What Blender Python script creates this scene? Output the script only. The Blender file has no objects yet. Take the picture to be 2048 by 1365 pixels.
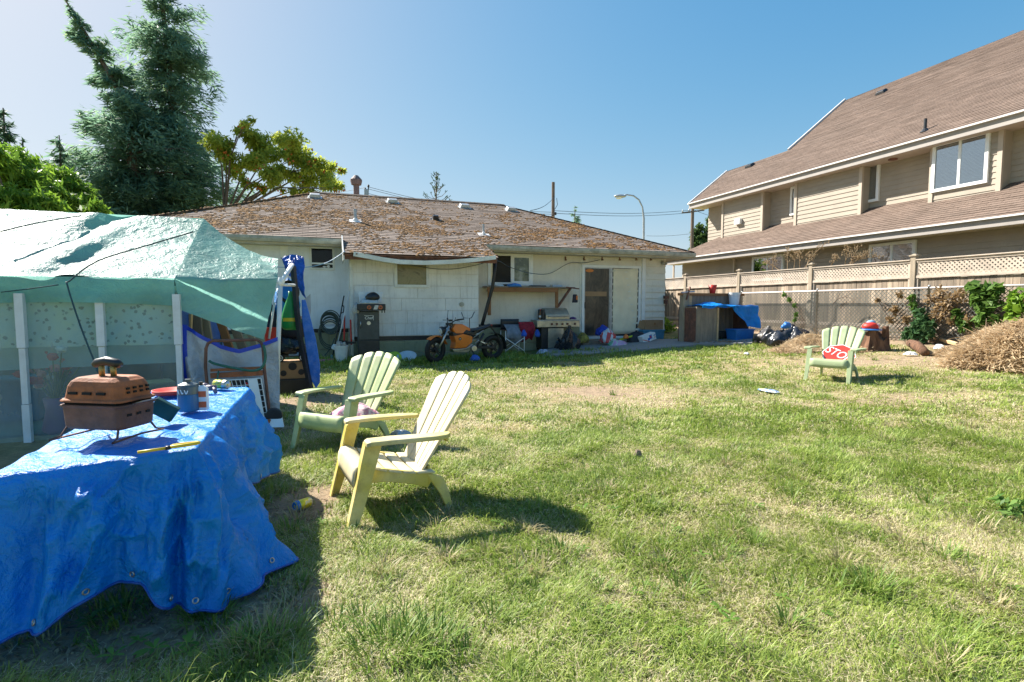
import bpy, bmesh, math, random
import numpy as np
from mathutils import Vector, Matrix
PI = math.pi
rng = np.random.default_rng(7)
R = random.Random(11)
sc = bpy.context.scene
COL = sc.collection

# ------------------------------------------------------------------ survey
CAM_H = 1.35; PITCH = math.radians(3.95); FPX = 1050.0
TH = math.atan2(.3316, .9434); CT, ST = math.cos(TH), math.sin(TH)
def lot(x, y): return (x*CT + y*ST, -x*ST + y*CT)          # yard axes: s to the right fence, q away
def wor(s, q): return (s*CT - q*ST, s*ST + q*CT)
def TZ(x, y):
    s = x*CT + y*ST
    return .5*min(1.1, max(0, s-5)/8.2)**1.3
def TZn(x, y):
    s = x*CT + y*ST
    return .5*np.minimum(1.1, np.maximum(0, s-5)/8.2)**1.3
def _ray(px, py):
    a = (px-1024)/FPX; b = (682.5-py)/FPX; c, s = math.cos(PITCH), math.sin(PITCH)
    return a, c+b*s, -s+b*c
def G(px, py):                                              # ground point seen at a spot of the photo
    d = _ray(px, py); z = 0
    for i in range(30):
        t = (z-CAM_H)/d[2]; z = TZ(d[0]*t, d[1]*t)
    return Vector((d[0]*t, d[1]*t, z))
def PQ(px, py, q):                                          # (s, z) on a wall facing the yard
    d = _ray(px, py); l = lot(d[0], d[1]); t = q/l[1]
    return l[0]*t, CAM_H+d[2]*t
def PS(px, py, s):                                          # (q, z) on a wall along the fence
    d = _ray(px, py); l = lot(d[0], d[1]); t = s/l[0]
    return l[1]*t, CAM_H+d[2]*t
def PY(px, py, Y):                                          # world point at distance Y
    d = _ray(px, py); t = Y/d[1]
    return Vector((d[0]*t, Y, CAM_H+d[2]*t))
def PZ(px, py, z):
    d = _ray(px, py); t = (z-CAM_H)/d[2]
    return Vector((d[0]*t, d[1]*t, z))

# ------------------------------------------------------------------ mesh builder
class MB:
    def __init__(s): s.v = []; s.f = []; s.M = None
    def at(s, loc=(0,0,0), rz=0, rx=0, ry=0, sc=1):
        s.M = Matrix.Translation(loc) @ Matrix.Rotation(rz,4,'Z') @ Matrix.Rotation(ry,4,'Y') @ Matrix.Rotation(rx,4,'X') @ Matrix.Scale(sc,4); return s
    def add(s, vs, fs):
        n = len(s.v)
        if s.M is not None: vs = [tuple(s.M @ Vector(p)) for p in vs]
        s.v += [tuple(p) for p in vs]; s.f += [tuple(i+n for i in f) for f in fs]; return s
    def box(s, c, d, rz=0, rx=0, ry=0, top=(1,1)):
        x, y, z = d[0]/2, d[1]/2, d[2]/2; tx, ty = top
        vs = [(-x,-y,-z),(x,-y,-z),(x,y,-z),(-x,y,-z),(-x*tx,-y*ty,z),(x*tx,-y*ty,z),(x*tx,y*ty,z),(-x*tx,y*ty,z)]
        m = Matrix.Translation(c) @ Matrix.Rotation(rz,4,'Z') @ Matrix.Rotation(ry,4,'Y') @ Matrix.Rotation(rx,4,'X')
        return s.add([m @ Vector(p) for p in vs], [(3,2,1,0),(4,5,6,7),(0,1,5,4),(1,2,6,5),(2,3,7,6),(3,0,4,7)])
    def bb(s, x0, x1, y0, y1, z0, z1): return s.box(((x0+x1)/2,(y0+y1)/2,(z0+z1)/2),(abs(x1-x0),abs(y1-y0),abs(z1-z0)))
    def bar(s, a, b, w, h, up=(0,0,1)):                     # square bar from a to b
        a = Vector(a); b = Vector(b); d = (b-a).normalized(); up = Vector(up)
        if abs(d.dot(up)) > .98: up = Vector((0,1,0))
        x = d.cross(up).normalized()*w/2; y = x.cross(d).normalized()*h/2
        vs = [a-x-y,a+x-y,a+x+y,a-x+y,b-x-y,b+x-y,b+x+y,b-x+y]
        return s.add(vs, [(3,2,1,0),(4,5,6,7),(0,1,5,4),(1,2,6,5),(2,3,7,6),(3,0,4,7)])
    def prism(s, poly, ext):                                # 3D polygon extruded by a vector
        n = len(poly); e = Vector(ext); P = [Vector(p) for p in poly]
        fs = [tuple(range(n-1,-1,-1)), tuple(range(n,2*n))] + [(i,(i+1)%n,(i+1)%n+n,i+n) for i in range(n)]
        return s.add(P+[p+e for p in P], fs)
    def tube(s, pts, r, seg=8, closed=False, flat=1):
        pts = [Vector(p) for p in pts]; n = len(pts); vs = []; fs = []
        rr = r if hasattr(r,'__len__') else [r]*n
        up = None
        for i, p in enumerate(pts):
            if closed: d = pts[(i+1)%n]-pts[i-1]
            else: d = pts[min(i+1,n-1)]-pts[max(i-1,0)]
            if d.length < 1e-9: d = Vector((0,0,1))
            d.normalize()
            if up is None: up = Vector((0,0,1)) if abs(d.z) < .9 else Vector((1,0,0))
            x = d.cross(up)
            if x.length < 1e-6: x = d.orthogonal()
            x.normalize(); y = x.cross(d).normalized(); up = y
            for k in range(seg):
                a = 2*PI*k/seg; vs.append(p + (x*math.cos(a) + y*math.sin(a)*flat)*rr[i])
        m = n if closed else n-1
        for i in range(m):
            for k in range(seg):
                a = i*seg+k; b = i*seg+(k+1)%seg; c = ((i+1)%n)*seg+(k+1)%seg; d = ((i+1)%n)*seg+k
                fs.append((a,b,c,d))
        if not closed:
            fs.append(tuple(range(seg-1,-1,-1))); fs.append(tuple((n-1)*seg+k for k in range(seg)))
        return s.add(vs, fs)
    def lathe(s, prof, seg=24, c=(0,0,0), axis='z', sy=1):
        vs = []; fs = []
        for r, z in prof:
            for k in range(seg):
                a = 2*PI*k/seg; p = (r*math.cos(a), r*math.sin(a)*sy, z)
                if axis == 'x': p = (z, p[0], p[1])
                if axis == 'y': p = (p[0], -z, p[1])
                vs.append((p[0]+c[0], p[1]+c[1], p[2]+c[2]))
        n = len(prof)
        for i in range(n-1):
            for k in range(seg): fs.append((i*seg+k, i*seg+(k+1)%seg, (i+1)*seg+(k+1)%seg, (i+1)*seg+k))
        if prof[0][0] > 1e-6: fs.append(tuple(range(seg-1,-1,-1)))
        if prof[-1][0] > 1e-6: fs.append(tuple((n-1)*seg+k for k in range(seg)))
        return s.add(vs, fs)
    def blob(s, c, r, seg=10, rings=7, jit=0, rnd=None):
        r = r if hasattr(r,'__len__') else (r,r,r); vs = []; fs = []
        for i in range(rings+1):
            t = PI*i/rings
            for k in range(seg):
                a = 2*PI*k/seg; j = 1+(rnd.uniform(-jit,jit) if rnd and 0<i<rings else 0)
                vs.append((c[0]+r[0]*j*math.sin(t)*math.cos(a), c[1]+r[1]*j*math.sin(t)*math.sin(a), c[2]+r[2]*j*math.cos(t)))
        for i in range(rings):
            for k in range(seg): fs.append((i*seg+k,(i+1)*seg+k,(i+1)*seg+(k+1)%seg,i*seg+(k+1)%seg))
        return s.add(vs, fs)
    def grid(s, fn, nu, nv, closed_u=False):
        vs = [fn(i/nu, j/nv) for j in range(nv+1) for i in range(nu+(0 if closed_u else 1))]
        w = nu if closed_u else nu+1; fs = []
        for j in range(nv):
            for i in range(nu): fs.append((j*w+i, j*w+(i+1)%w, (j+1)*w+(i+1)%w, (j+1)*w+i))
        return s.add(vs, fs)
    def build(s, name, mat, parent=None, smooth=False, bevel=0, solid=0, sub=0, seg=2, auto=None):
        me = bpy.data.meshes.new(name); me.from_pydata(s.v, [], s.f); me.validate(); me.update()
        return link(name, me, mat, parent, smooth, bevel, solid, sub, seg)
def link(name, me, mat, parent=None, smooth=False, bevel=0, solid=0, sub=0, seg=2):
    o = bpy.data.objects.new(name, me); COL.objects.link(o)
    if mat: me.materials.append(mat)
    if parent: o.parent = parent
    if smooth: me.polygons.foreach_set('use_smooth', [True]*len(me.polygons))
    if solid:
        m = o.modifiers.new('solid','SOLIDIFY'); m.thickness = solid; m.offset = 0
    if sub:
        m = o.modifiers.new('sub','SUBSURF'); m.levels = sub; m.render_levels = sub
    if bevel:
        bm = bmesh.new(); bm.from_mesh(me); bmesh.ops.remove_doubles(bm, verts=bm.verts, dist=1e-6)
        bmesh.ops.recalc_face_normals(bm, faces=bm.faces); bm.to_mesh(me); bm.free()
        m = o.modifiers.new('bevel','BEVEL'); m.width = bevel; m.segments = seg; m.limit_method = 'ANGLE'; m.angle_limit = .6
    return o
def np_mesh(name, verts, faces, mat, parent=None, col=None, smooth=False):   # big arrays; faces (n,k)
    me = bpy.data.meshes.new(name); nv = len(verts); nf, k = faces.shape
    me.vertices.add(nv); me.vertices.foreach_set('co', np.ascontiguousarray(verts, dtype=np.float32).ravel())
    me.loops.add(nf*k); me.loops.foreach_set('vertex_index', np.ascontiguousarray(faces, dtype=np.int32).ravel())
    me.polygons.add(nf); me.polygons.foreach_set('loop_start', np.arange(0, nf*k, k, dtype=np.int32))
    if smooth: me.polygons.foreach_set('use_smooth', np.ones(nf, dtype=bool))
    me.update(calc_edges=True)
    if col is not None:
        at = me.attributes.new('tint','FLOAT_COLOR','POINT'); c4 = np.ones((nv,4), dtype=np.float32); c4[:,:3] = col
        at.data.foreach_set('color', c4.ravel())
    return link(name, me, mat, parent)
def tag(o, label=None, cat=None, group=None, kind=None):
    if label: o['label'] = label
    if cat: o['category'] = cat
    if group: o['group'] = group
    if kind: o['kind'] = kind
    return o
def thing(name, label, cat, loc=(0,0,0), rz=0, group=None):
    o = bpy.data.objects.new(name, None); COL.objects.link(o); o.empty_display_size = .2
    o.location = loc; o.rotation_euler = (0,0,rz); return tag(o, label, cat, group)
def lthing(name, label, cat, s, q, z=0, group=None):         # a thing whose axes follow the lot
    x, y = wor(s, q); return thing(name, label, cat, (x,y,z), TH, group)
def dup(root, loc, rz, label=None):
    r = root.copy(); COL.objects.link(r); r.location = loc; r.rotation_euler = (0,0,rz)
    if label: r['label'] = label
    for ch in list(root.children):
        c = ch.copy(); COL.objects.link(c); c.parent = r
        for g in list(ch.children):
            d = g.copy(); COL.objects.link(d); d.parent = c
    return r
def text_part(name, body, size, mat, parent, M, ext=.001, align='CENTER', shear=0):
    cu = bpy.data.curves.new(name,'FONT'); cu.body = body; cu.size = size; cu.extrude = ext; cu.align_x = align; cu.align_y = 'CENTER'; cu.shear = shear
    o = bpy.data.objects.new(name+'_src', cu); COL.objects.link(o)
    dg = bpy.context.evaluated_depsgraph_get(); me = bpy.data.meshes.new_from_object(o.evaluated_get(dg))
    bpy.data.objects.remove(o); me.transform(M); me.name = name; me.materials.clear()
    return link(name, me, mat, parent)

# ------------------------------------------------------------------ numpy value noise
_perm = np.random.default_rng(3).random((64,64))
def vnoise(x, y):
    xi = np.floor(x).astype(int); yi = np.floor(y).astype(int); fx = x-xi; fy = y-yi
    fx = fx*fx*(3-2*fx); fy = fy*fy*(3-2*fy)
    a = _perm[xi%64, yi%64]; b = _perm[(xi+1)%64, yi%64]; c = _perm[xi%64,(yi+1)%64]; d = _perm[(xi+1)%64,(yi+1)%64]
    return (a*(1-fx)+b*fx)*(1-fy) + (c*(1-fx)+d*fx)*fy
def fbm(x, y, o=3):
    r = 0; a = .5; t = 0
    for i in range(o): r = r+a*vnoise(x*2**i+i*17.3, y*2**i+i*9.1); t += a; a *= .5
    return r/t

# ------------------------------------------------------------------ materials
def rgb(h):
    h = h.lstrip('#'); v = [int(h[i:i+2],16)/255 for i in (0,2,4)]
    return tuple(c/12.92 if c <= .04045 else ((c+.055)/1.055)**2.4 for c in v)
class NT:
    def __init__(s, name):
        s.m = bpy.data.materials.new(name); s.m.use_nodes = True; s.t = s.m.node_tree; s.t.nodes.clear()
        s.out = s.n('ShaderNodeOutputMaterial')
    def n(s, typ, **kw):
        nd = s.t.nodes.new(typ)
        for k, v in kw.items():
            if k.startswith('_'): nd.inputs[k[1:].replace('_',' ')].default_value = v
            else: setattr(nd, k, v)
        return nd
    def l(s, a, b): s.t.links.new(a, b)
    def math(s, op, a, b=None):
        nd = s.n('ShaderNodeMath', operation=op)
        for i, v in enumerate((a, b)):
            if v is None: continue
            if isinstance(v, (int,float)): nd.inputs[i].default_value = v
            else: s.l(v, nd.inputs[i])
        return nd.outputs[0]
    def mix(s, fac, a, b, blend='MIX'):
        nd = s.n('ShaderNodeMix', data_type='RGBA', blend_type=blend)
        for i, v in ((0,fac),(6,a),(7,b)):
            if isinstance(v, (int,float)): nd.inputs[i].default_value = v
            elif isinstance(v, tuple): nd.inputs[i].default_value = (*v[:3],1)
            else: s.l(v, nd.inputs[i])
        return nd.outputs[2]
    def noise(s, scale, detail=4, vec=None, rough=.6, dist=0):
        nd = s.n('ShaderNodeTexNoise', _Scale=scale, _Detail=detail, _Roughness=rough, _Distortion=dist)
        if vec is not None: s.l(vec, nd.inputs['Vector'])
        return nd.outputs[0]
    def coord(s, kind='Object', scale=None):
        o = s.n('ShaderNodeTexCoord').outputs[kind]
        if scale:
            mp = s.n('ShaderNodeMapping'); mp.inputs['Scale'].default_value = scale; s.l(o, mp.inputs[0]); o = mp.outputs[0]
        return o
    def ramp(s, fac, stops):
        nd = s.n('ShaderNodeValToRGB'); el = nd.color_ramp.elements
        while len(el) < len(stops): el.new(.5)
        for e, (p, c) in zip(el, stops): e.position = p; e.color = (*c,1) if len(c) == 3 else c
        s.l(fac, nd.inputs[0]); return nd.outputs[0]
    def bump(s, h, strength=.3, dist=.01, normal=None):
        nd = s.n('ShaderNodeBump', _Strength=strength, _Distance=dist); s.l(h, nd.inputs['Height'])
        if normal is not None: s.l(normal, nd.inputs['Normal'])
        return nd.outputs[0]
    def bsdf(s, col, rough=.6, metal=0, normal=None, spec=.5, **kw):
        b = s.n('ShaderNodeBsdfPrincipled', _Metallic=metal)
        b.inputs['Specular IOR Level'].default_value = spec
        for k, v in (('Base Color',col),('Roughness',rough)):
            if isinstance(v, tuple): b.inputs[k].default_value = (*v[:3],1)
            elif isinstance(v, (int,float)): b.inputs[k].default_value = v
            else: s.l(v, b.inputs[k])
        for k, v in kw.items(): b.inputs[k.replace('_',' ')].default_value = v
        if normal is not None: s.l(normal, b.inputs['Normal'])
        return b.outputs[0]
    def done(s, sh): s.l(sh, s.out.inputs[0]); return s.m
def mat(name, col, rough=.6, var=.25, vs=5, bump=.15, bs=60, metal=0, col2=None, spec=.5, stretch=None, dirt=None, dscale=3, damt=.5, island=0):
    n = NT(name); co = n.coord('Object', stretch)
    a = tuple(c*(1-var) for c in col); b = tuple(min(1,c*(1+var)) for c in (col2 or col))
    c = n.ramp(n.noise(vs,5,co), [(.3,a),(.7,b)])
    if dirt: c = n.mix(n.math('MULTIPLY', n.ramp(n.noise(dscale,6,co,.7), [(.45,(0,0,0)),(.72,(1,1,1))]), damt), c, dirt)
    if island:
        ri = n.n('ShaderNodeNewGeometry').outputs['Random Per Island']
        c = n.mix(1, c, n.ramp(ri, [(0,(1-island,)*3),(1,(1+island,)*3)]), 'MULTIPLY')
    nm = n.bump(n.noise(bs,4,co), bump, .01) if bump else None
    rr = n.math('ADD', n.math('MULTIPLY', n.noise(vs*3,3,co), .25), rough-.12)
    return n.done(n.bsdf(c, rr, metal, nm, spec))
def leafmat(name, c1, c2, trans=.35, c3=None, rough=.55):
    n = NT(name); ri = n.n('ShaderNodeNewGeometry').outputs['Random Per Island']
    big = n.noise(.9,3,n.coord('Object'))
    st = [(0,c1),(.8,c2)] + ([(1,c3)] if c3 else [])
    c = n.ramp(n.math('ADD', n.math('MULTIPLY', ri, .65), n.math('MULTIPLY', big, .4)), st)
    d = n.bsdf(c, rough, spec=.3); t = n.n('ShaderNodeBsdfTranslucent'); n.l(c, t.inputs[0])
    mx = n.n('ShaderNodeMixShader', _Fac=trans); n.l(d, mx.inputs[1]); n.l(t.outputs[0], mx.inputs[2])
    return n.done(mx.outputs[0])
def glassmat(name, tint=(.9,.95,.95), refl=.25, rough=.02, body=None):
    n = NT(name); t = n.n('ShaderNodeBsdfTransparent'); t.inputs[0].default_value = (*tint,1)
    g = n.n('ShaderNodeBsdfGlossy', _Roughness=rough)
    fr = n.n('ShaderNodeFresnel', _IOR=1.5); f = n.math('ADD', fr.outputs[0], refl); f = n.math('MINIMUM', f, 1.0)
    mx = n.n('ShaderNodeMixShader'); n.l(f, mx.inputs[0]); n.l(t.outputs[0], mx.inputs[1]); n.l(g.outputs[0], mx.inputs[2])
    return n.done(mx.outputs[0])
M = {}
M['white_paint'] = mat('white_paint', (.74,.75,.72), .5, .1, 4, .08, dirt=(.30,.28,.22), damt=.45)
M['white_trim'] = mat('white_trim', (.82,.83,.82), .45, .06, 4, .05)
M['pvc'] = mat('pvc', (.72,.74,.75), .4, .08, 5, .04, dirt=(.35,.33,.28), damt=.35)
M['black_plastic'] = mat('black_plastic', (.018,.018,.02), .45, .3, 9, .05)
M['dark_metal'] = mat('dark_metal', (.03,.032,.036), .42, .3, 9, .06, metal=.3)
M['rubber'] = mat('rubber', (.016,.016,.016), .75, .3, 20, .2)
M['steel'] = mat('steel', (.45,.45,.44), .35, .2, 8, .05, metal=.9)
M['galv'] = mat('galv', (.42,.44,.45), .45, .2, 12, .05, metal=.6)
M['fence_wood'] = mat('fence_wood', (.33,.255,.185), .85, .36, 2.2, .4, 30, stretch=(6,6,.7), dirt=(.14,.12,.095), dscale=1.2, damt=.75, island=.42)
M['post_wood'] = mat('post_wood', (.36,.29,.21), .85, .25, 2.5, .35, 30, stretch=(6,6,.7), dirt=(.20,.18,.15), damt=.5)
M['lattice'] = mat('lattice', (.50,.415,.335), .85, .2, 3, .2)
M['plywood'] = mat('plywood', (.27,.22,.17), .85, .25, 2, .3, 30, stretch=(5,5,.8), dirt=(.12,.10,.09), damt=.6)
M['new_wood'] = mat('new_wood', (.58,.40,.22), .75, .2, 3, .2, stretch=(1,6,6))
M['orange_wood'] = mat('orange_wood', (.30,.135,.05), .7, .3, 3, .2, 30, dirt=(.10,.06,.03), damt=.5)
M['bark'] = mat('bark', (.14,.105,.08), .9, .35, 6, .8, 18, stretch=(3,3,.6))
M['dirt'] = mat('dirt', (.22,.165,.12), .95, .3, 4, .5, 30)
M['concrete'] = mat('concrete', (.30,.285,.265), .9, .2, 3, .3, 60, dirt=(.15,.13,.11), damt=.5)
M['orange_paint'] = mat('orange_paint', (.78,.20,.025), .38, .1, 5, .03, dirt=(.45,.22,.10), damt=.25)
M['rust'] = mat('rust', (.36,.115,.042), .75, .4, 9, .4, 70, dirt=(.12,.06,.045), dscale=7, damt=.8)
M['rust_dark'] = mat('rust_dark', (.19,.08,.05), .75, .4, 8, .4, 70, dirt=(.07,.05,.045), dscale=6, damt=.8)
M['cardboard'] = mat('cardboard', (.36,.22,.115), .85, .15, 4, .1)
M['blue_plastic'] = mat('blue_plastic', (.02,.16,.48), .4, .2, 4, .05)
M['red'] = mat('red', (.62,.035,.02), .5, .15, 5, .05)
M['yellow'] = mat('yellow', (.72,.52,.03), .45, .12, 6, .05)
M['green_plastic'] = mat('green_plastic', (.02,.27,.06), .35, .2, 5, .05)
M['hose_green'] = mat('hose_green', (.02,.13,.09), .5, .25, 8, .05)
M['trash_bag'] = mat('trash_bag', (.018,.02,.026), .25, .4, 7, .5, 9)
M['foliage'] = leafmat('foliage', (.03,.085,.018), (.10,.20,.035))
M['black_void'] = mat('black_void', (.008,.008,.009), .9, .2, 5, 0)
# ------------------------------------------------------------------ camera, sun, sky
cam = bpy.data.cameras.new('camera'); co = bpy.data.objects.new('camera', cam); COL.objects.link(co)
co.location = (0,0,CAM_H); co.rotation_euler = (PI/2-PITCH, 0, 0)
cam.sensor_width = 36; cam.lens = 36*FPX/2048; cam.clip_end = 3000; sc.camera = co
SUN_AZ = math.radians(-57); SUN_EL = math.radians(41)      # azimuth from +Y, clockwise
sd = Vector((math.sin(SUN_AZ)*math.cos(SUN_EL), math.cos(SUN_AZ)*math.cos(SUN_EL), math.sin(SUN_EL)))
sl = bpy.data.lights.new('sun','SUN'); sl.energy = 3.55; sl.angle = math.radians(.6); sl.color = (1,.95,.86)
so = bpy.data.objects.new('sun', sl); COL.objects.link(so); so.rotation_euler = (-sd).to_track_quat('-Z','Y').to_euler()
w = bpy.data.worlds.new('World'); sc.world = w; w.use_nodes = True; nt = w.node_tree
bg = nt.nodes['Background']; sky = nt.nodes.new('ShaderNodeTexSky'); sky.sky_type = 'NISHITA'; sky.sun_disc = False
sky.sun_elevation = SUN_EL; sky.sun_rotation = SUN_AZ
sky.air_density = 1.0; sky.dust_density = 0.9; sky.ozone_density = 5.0; sky.altitude = 20
hs = nt.nodes.new('ShaderNodeHueSaturation'); hs.inputs['Saturation'].default_value = 1.29; hs.inputs['Hue'].default_value = .509; nt.links.new(sky.outputs[0], hs.inputs['Color'])
vm = nt.nodes.new('ShaderNodeVectorMath'); vm.operation = 'MULTIPLY_ADD'; vm.inputs[1].default_value = (1/2.4,)*3; vm.inputs[2].default_value = (1,)*3; nt.links.new(hs.outputs[0], vm.inputs[0])
vd = nt.nodes.new('ShaderNodeVectorMath'); vd.operation = 'DIVIDE'; nt.links.new(hs.outputs[0], vd.inputs[0]); nt.links.new(vm.outputs[0], vd.inputs[1])   # soft shoulder: a hazy sky, no blown-out side
nt.links.new(vd.outputs[0], bg.inputs[0]); bg.inputs[1].default_value = .135
sc.view_settings.view_transform = 'Standard'; sc.view_settings.look = 'None'; sc.view_settings.exposure = 1.85; sc.view_settings.gamma = 1
sc.cycles.max_bounces = 6; sc.cycles.transparent_max_bounces = 24; sc.cycles.diffuse_bounces = 4

# ------------------------------------------------------------------ ground sheet
def dryness(x, y):                                          # 0 lush .. 1 straw, from the worn patches of the yard
    d = .33 + .9*(fbm(x*.55+3, y*.55+8, 4)-.5) + 1.1*(fbm(x*2.6, y*2.6, 3)-.5) + .8*(vnoise(x*6.5+7, y*6.5)-.5)
    for px, py, rx, ry, a in ((1210,785,1.7,.9,.55),(1480,800,1.2,.7,.2),(1770,795,1.5,.6,.4),(960,850,.9,.7,.35),(1850,720,2.6,1.5,.6),(1000,765,2.5,.8,.4),(1650,720,2,1,.35),(1400,725,2,.8,.15),
                              (840,890,.6,.4,.3),(1800,1040,.9,.5,.25),(1400,850,1.4,.7,-.12),(1000,1180,1.2,.5,-.05),(1500,960,1.2,.5,-.08),(700,1180,.3,.3,.2),(300,1200,.7,.35,.3)):
        c = G(px, py); d = d + a*np.exp(-(((x-c.x)/rx)**2 + ((y-c.y)/ry)**2))
    s = x*CT+y*ST; q = -x*ST+y*CT
    d = d - .9*np.exp(-((q-12.7)/.75)**2)*(s > -2)*(s < 7.2)              # damp lush strip in the house's shade
    return np.clip(d, 0, 1)
def bareness(x, y):
    b = 0*x
    for px, py, rx, ry, a in ((600,1010,.28,.5,1.5),(1215,785,1.1,.75,1.15),(640,800,.9,.6,1.2),(150,1260,.7,.3,1.3),(300,1190,.6,.35,1.2),(1800,800,1.0,.5,.7),(1740,720,1.6,.6,.6),(1000,775,1.0,.4,.5),(840,895,.5,.3,.5),(640,1180,.12,.35,.6),(250,860,1.6,1.6,1.0),(560,870,.5,.5,.6),(1330,805,.9,.2,.4),(1560,700,1.2,.5,.7),(1900,700,2.2,1.2,.6)):
        c = G(px, py); b = b + a*np.exp(-(((x-c.x)/rx)**2 + ((y-c.y)/ry)**2))
    s = x*CT+y*ST; q = -x*ST+y*CT
    b = b + 1.5*np.exp(-((s-13.0)/.7)**2)*(q > 0)
    b = b*(.65+.75*fbm(x*1.7+40, y*1.7, 3))
    return np.clip(b, 0, 1)
gx = np.concatenate([-np.geomspace(900,17,14), np.arange(-16,22.01,.16), np.geomspace(23,900,14)])
gy = np.concatenate([-np.geomspace(600,4,10), np.arange(-3,30.01,.16), np.geomspace(31,1500,16)])
X, Y = np.meshgrid(gx, gy); Z = TZn(X, Y) + .035*(fbm(X*1.1, Y*1.1, 3)-.5)*((np.abs(X) < 22)&(Y < 30)) + .02*(fbm(X*4, Y*4, 2)-.5)
def gz(x, y): return TZn(x, y) + .035*(fbm(x*1.1, y*1.1, 3)-.5) + .02*(fbm(x*4, y*4, 2)-.5)
nx, ny = len(gx), len(gy); idx = np.arange(nx*ny).reshape(ny, nx)
fc = np.stack([idx[:-1,:-1], idx[:-1,1:], idx[1:,1:], idx[1:,:-1]], -1).reshape(-1,4)
dr = dryness(X, Y).ravel(); ba = bareness(X, Y).ravel()
C0 = np.array((.17,.20,.06)); C1 = np.array((.37,.30,.16)); CB = np.array((.36,.27,.185))
gcol = C0[None]*(1-dr[:,None]) + C1[None]*dr[:,None]; gcol = gcol*(1-ba[:,None]) + CB[None]*ba[:,None]
n = NT('ground_soil'); at = n.n('ShaderNodeAttribute', attribute_name='tint'); cc = n.coord('Object')
v = n.ramp(n.noise(9,6,cc,.7), [(.3,(.6,.6,.6)),(.7,(1.3,1.25,1.2))])
c = n.mix(1, at.outputs[0], v, 'MULTIPLY')
c = n.mix(n.math('MULTIPLY', n.ramp(n.noise(70,3,cc), [(.55,(0,0,0)),(.7,(1,1,1))]), .5), c, (.36,.29,.18))
M['ground'] = n.done(n.bsdf(c, .95, 0, n.bump(n.noise(45,5,cc,.7), .8, .03), .15))
go = np_mesh('ground', np.stack([X.ravel(), Y.ravel(), Z.ravel()], 1), fc, M['ground'], col=gcol, smooth=True); tag(go, kind='structure')

# ------------------------------------------------------------------ grass blades
n = NT('grass_blade'); at = n.n('ShaderNodeAttribute', attribute_name='tint')
d = n.bsdf(at.outputs[0], .5, spec=.35); t = n.n('ShaderNodeBsdfTranslucent'); n.l(at.outputs[0], t.inputs[0])
mx = n.n('ShaderNodeMixShader', _Fac=.35); n.l(d, mx.inputs[1]); n.l(t.outputs[0], mx.inputs[2]); M['grass'] = n.done(mx.outputs[0])
def keep_out(x, y):                                         # path, buildings, under the plastic shed
    s = x*CT+y*ST; q = -x*ST+y*CT
    k = (q > 14.0)&(s > -6)&(s < 10.3)
    k |= (s > 5.0)&(s < 9.2)&(q > 12.75+.1*(s-5))
    k |= (s > 13.05)
    k |= (s < -1.9)&(q > 5.2)&(q < 13)
    return ~k
def blades(N, y0, y1, hmin, hmax, wid, seed, xspan=1.1, flat=0, tone=0):
    g = np.random.default_rng(seed)
    y = np.sqrt(g.random(N)*(y1*y1-y0*y0)+y0*y0); x = (g.random(N)*2-1)*y*xspan
    # matted clumps
    cl = fbm(x*3.3+5, y*3.3, 3)
    dr = dryness(x, y); ba = bareness(x, y)
    ok = keep_out(x, y)&(g.random(N) > ba*.97)&(g.random(N) < .25+1.2*cl+.2*(1-dr))
    x, y, dr, cl = x[ok], y[ok], dr[ok], cl[ok]; N = len(x)
    straw = g.random(N) < np.clip(.06+.72*dr+flat*.3,0,.95)
    h = (hmin+(hmax-hmin)*g.random(N)**1.8)*(.55+.9*cl)*np.where(straw, .85, 1)*(1.25-.5*dr)
    s = x*CT+y*ST; q = -x*ST+y*CT
    h = h*(.65+.75*vnoise(x*5.2+3,y*5.2+11))*np.where((q > 11.6)&(s > -3)&(s < 7.4), 1.9, 1)
    flow = fbm(x*.9+20, y*.9, 2)*14                          # mown swirl direction
    az = flow + g.normal(0, 1.15, N)
    lean = np.clip(g.normal(.75,.35,N)+.55*straw+flat*.6, .05, 1.55)
    dirx, diry = np.cos(az), np.sin(az); wx, wy = -diry, dirx
    wd = wid*(.6+.8*g.random(N))*np.where(straw,.75,1)*(1+.06*y)
    z0 = gz(x, y)-.006
    P = []
    for k, (tt, ww) in enumerate(((0,1),(.45,.85),(.8,.55),(1,.08))):
        r = h*tt*np.sin(lean*(.35+.65*tt)); zz = h*tt*np.cos(lean*(.45+.55*tt))+.004+flat*.012*g.random(N)*(k>0)
        for sgn in (-1,1):
            P.append(np.stack([x+dirx*r+sgn*wx*wd*ww/2, y+diry*r+sgn*wy*wd*ww/2, z0+zz], 1))
    V = np.stack(P, 1).reshape(-1,3)                         # N,8,3
    b = np.arange(N)[:,None]*8
    F = np.concatenate([b+np.array([[0,1,3,2]]), b+np.array([[2,3,5,4]]), b+np.array([[4,5,7,6]])], 1).reshape(-1,4)
    u = g.random(N)[:,None]; v = g.random(N)[:,None]
    g1 = np.array((.13,.225,.025)); g2 = np.array((.37,.445,.085)); g3 = np.array((.27,.34,.10))
    gc = (g1*(1-u)+g2*u)*(1-.3*v)+g3*.3*v
    gc = gc*(1-dr[:,None]*.45)+np.array((.42,.42,.11))*dr[:,None]*.45
    sc_ = np.array((.76,.68,.44))*(1-u)+np.array((.58,.51,.30))*u
    col = np.where(straw[:,None], sc_, gc)
    col = np.repeat(col, 8, 0)
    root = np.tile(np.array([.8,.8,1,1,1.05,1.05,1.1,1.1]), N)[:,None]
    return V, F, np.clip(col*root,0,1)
VV, FF, CC = [], [], []; off = 0
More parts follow.
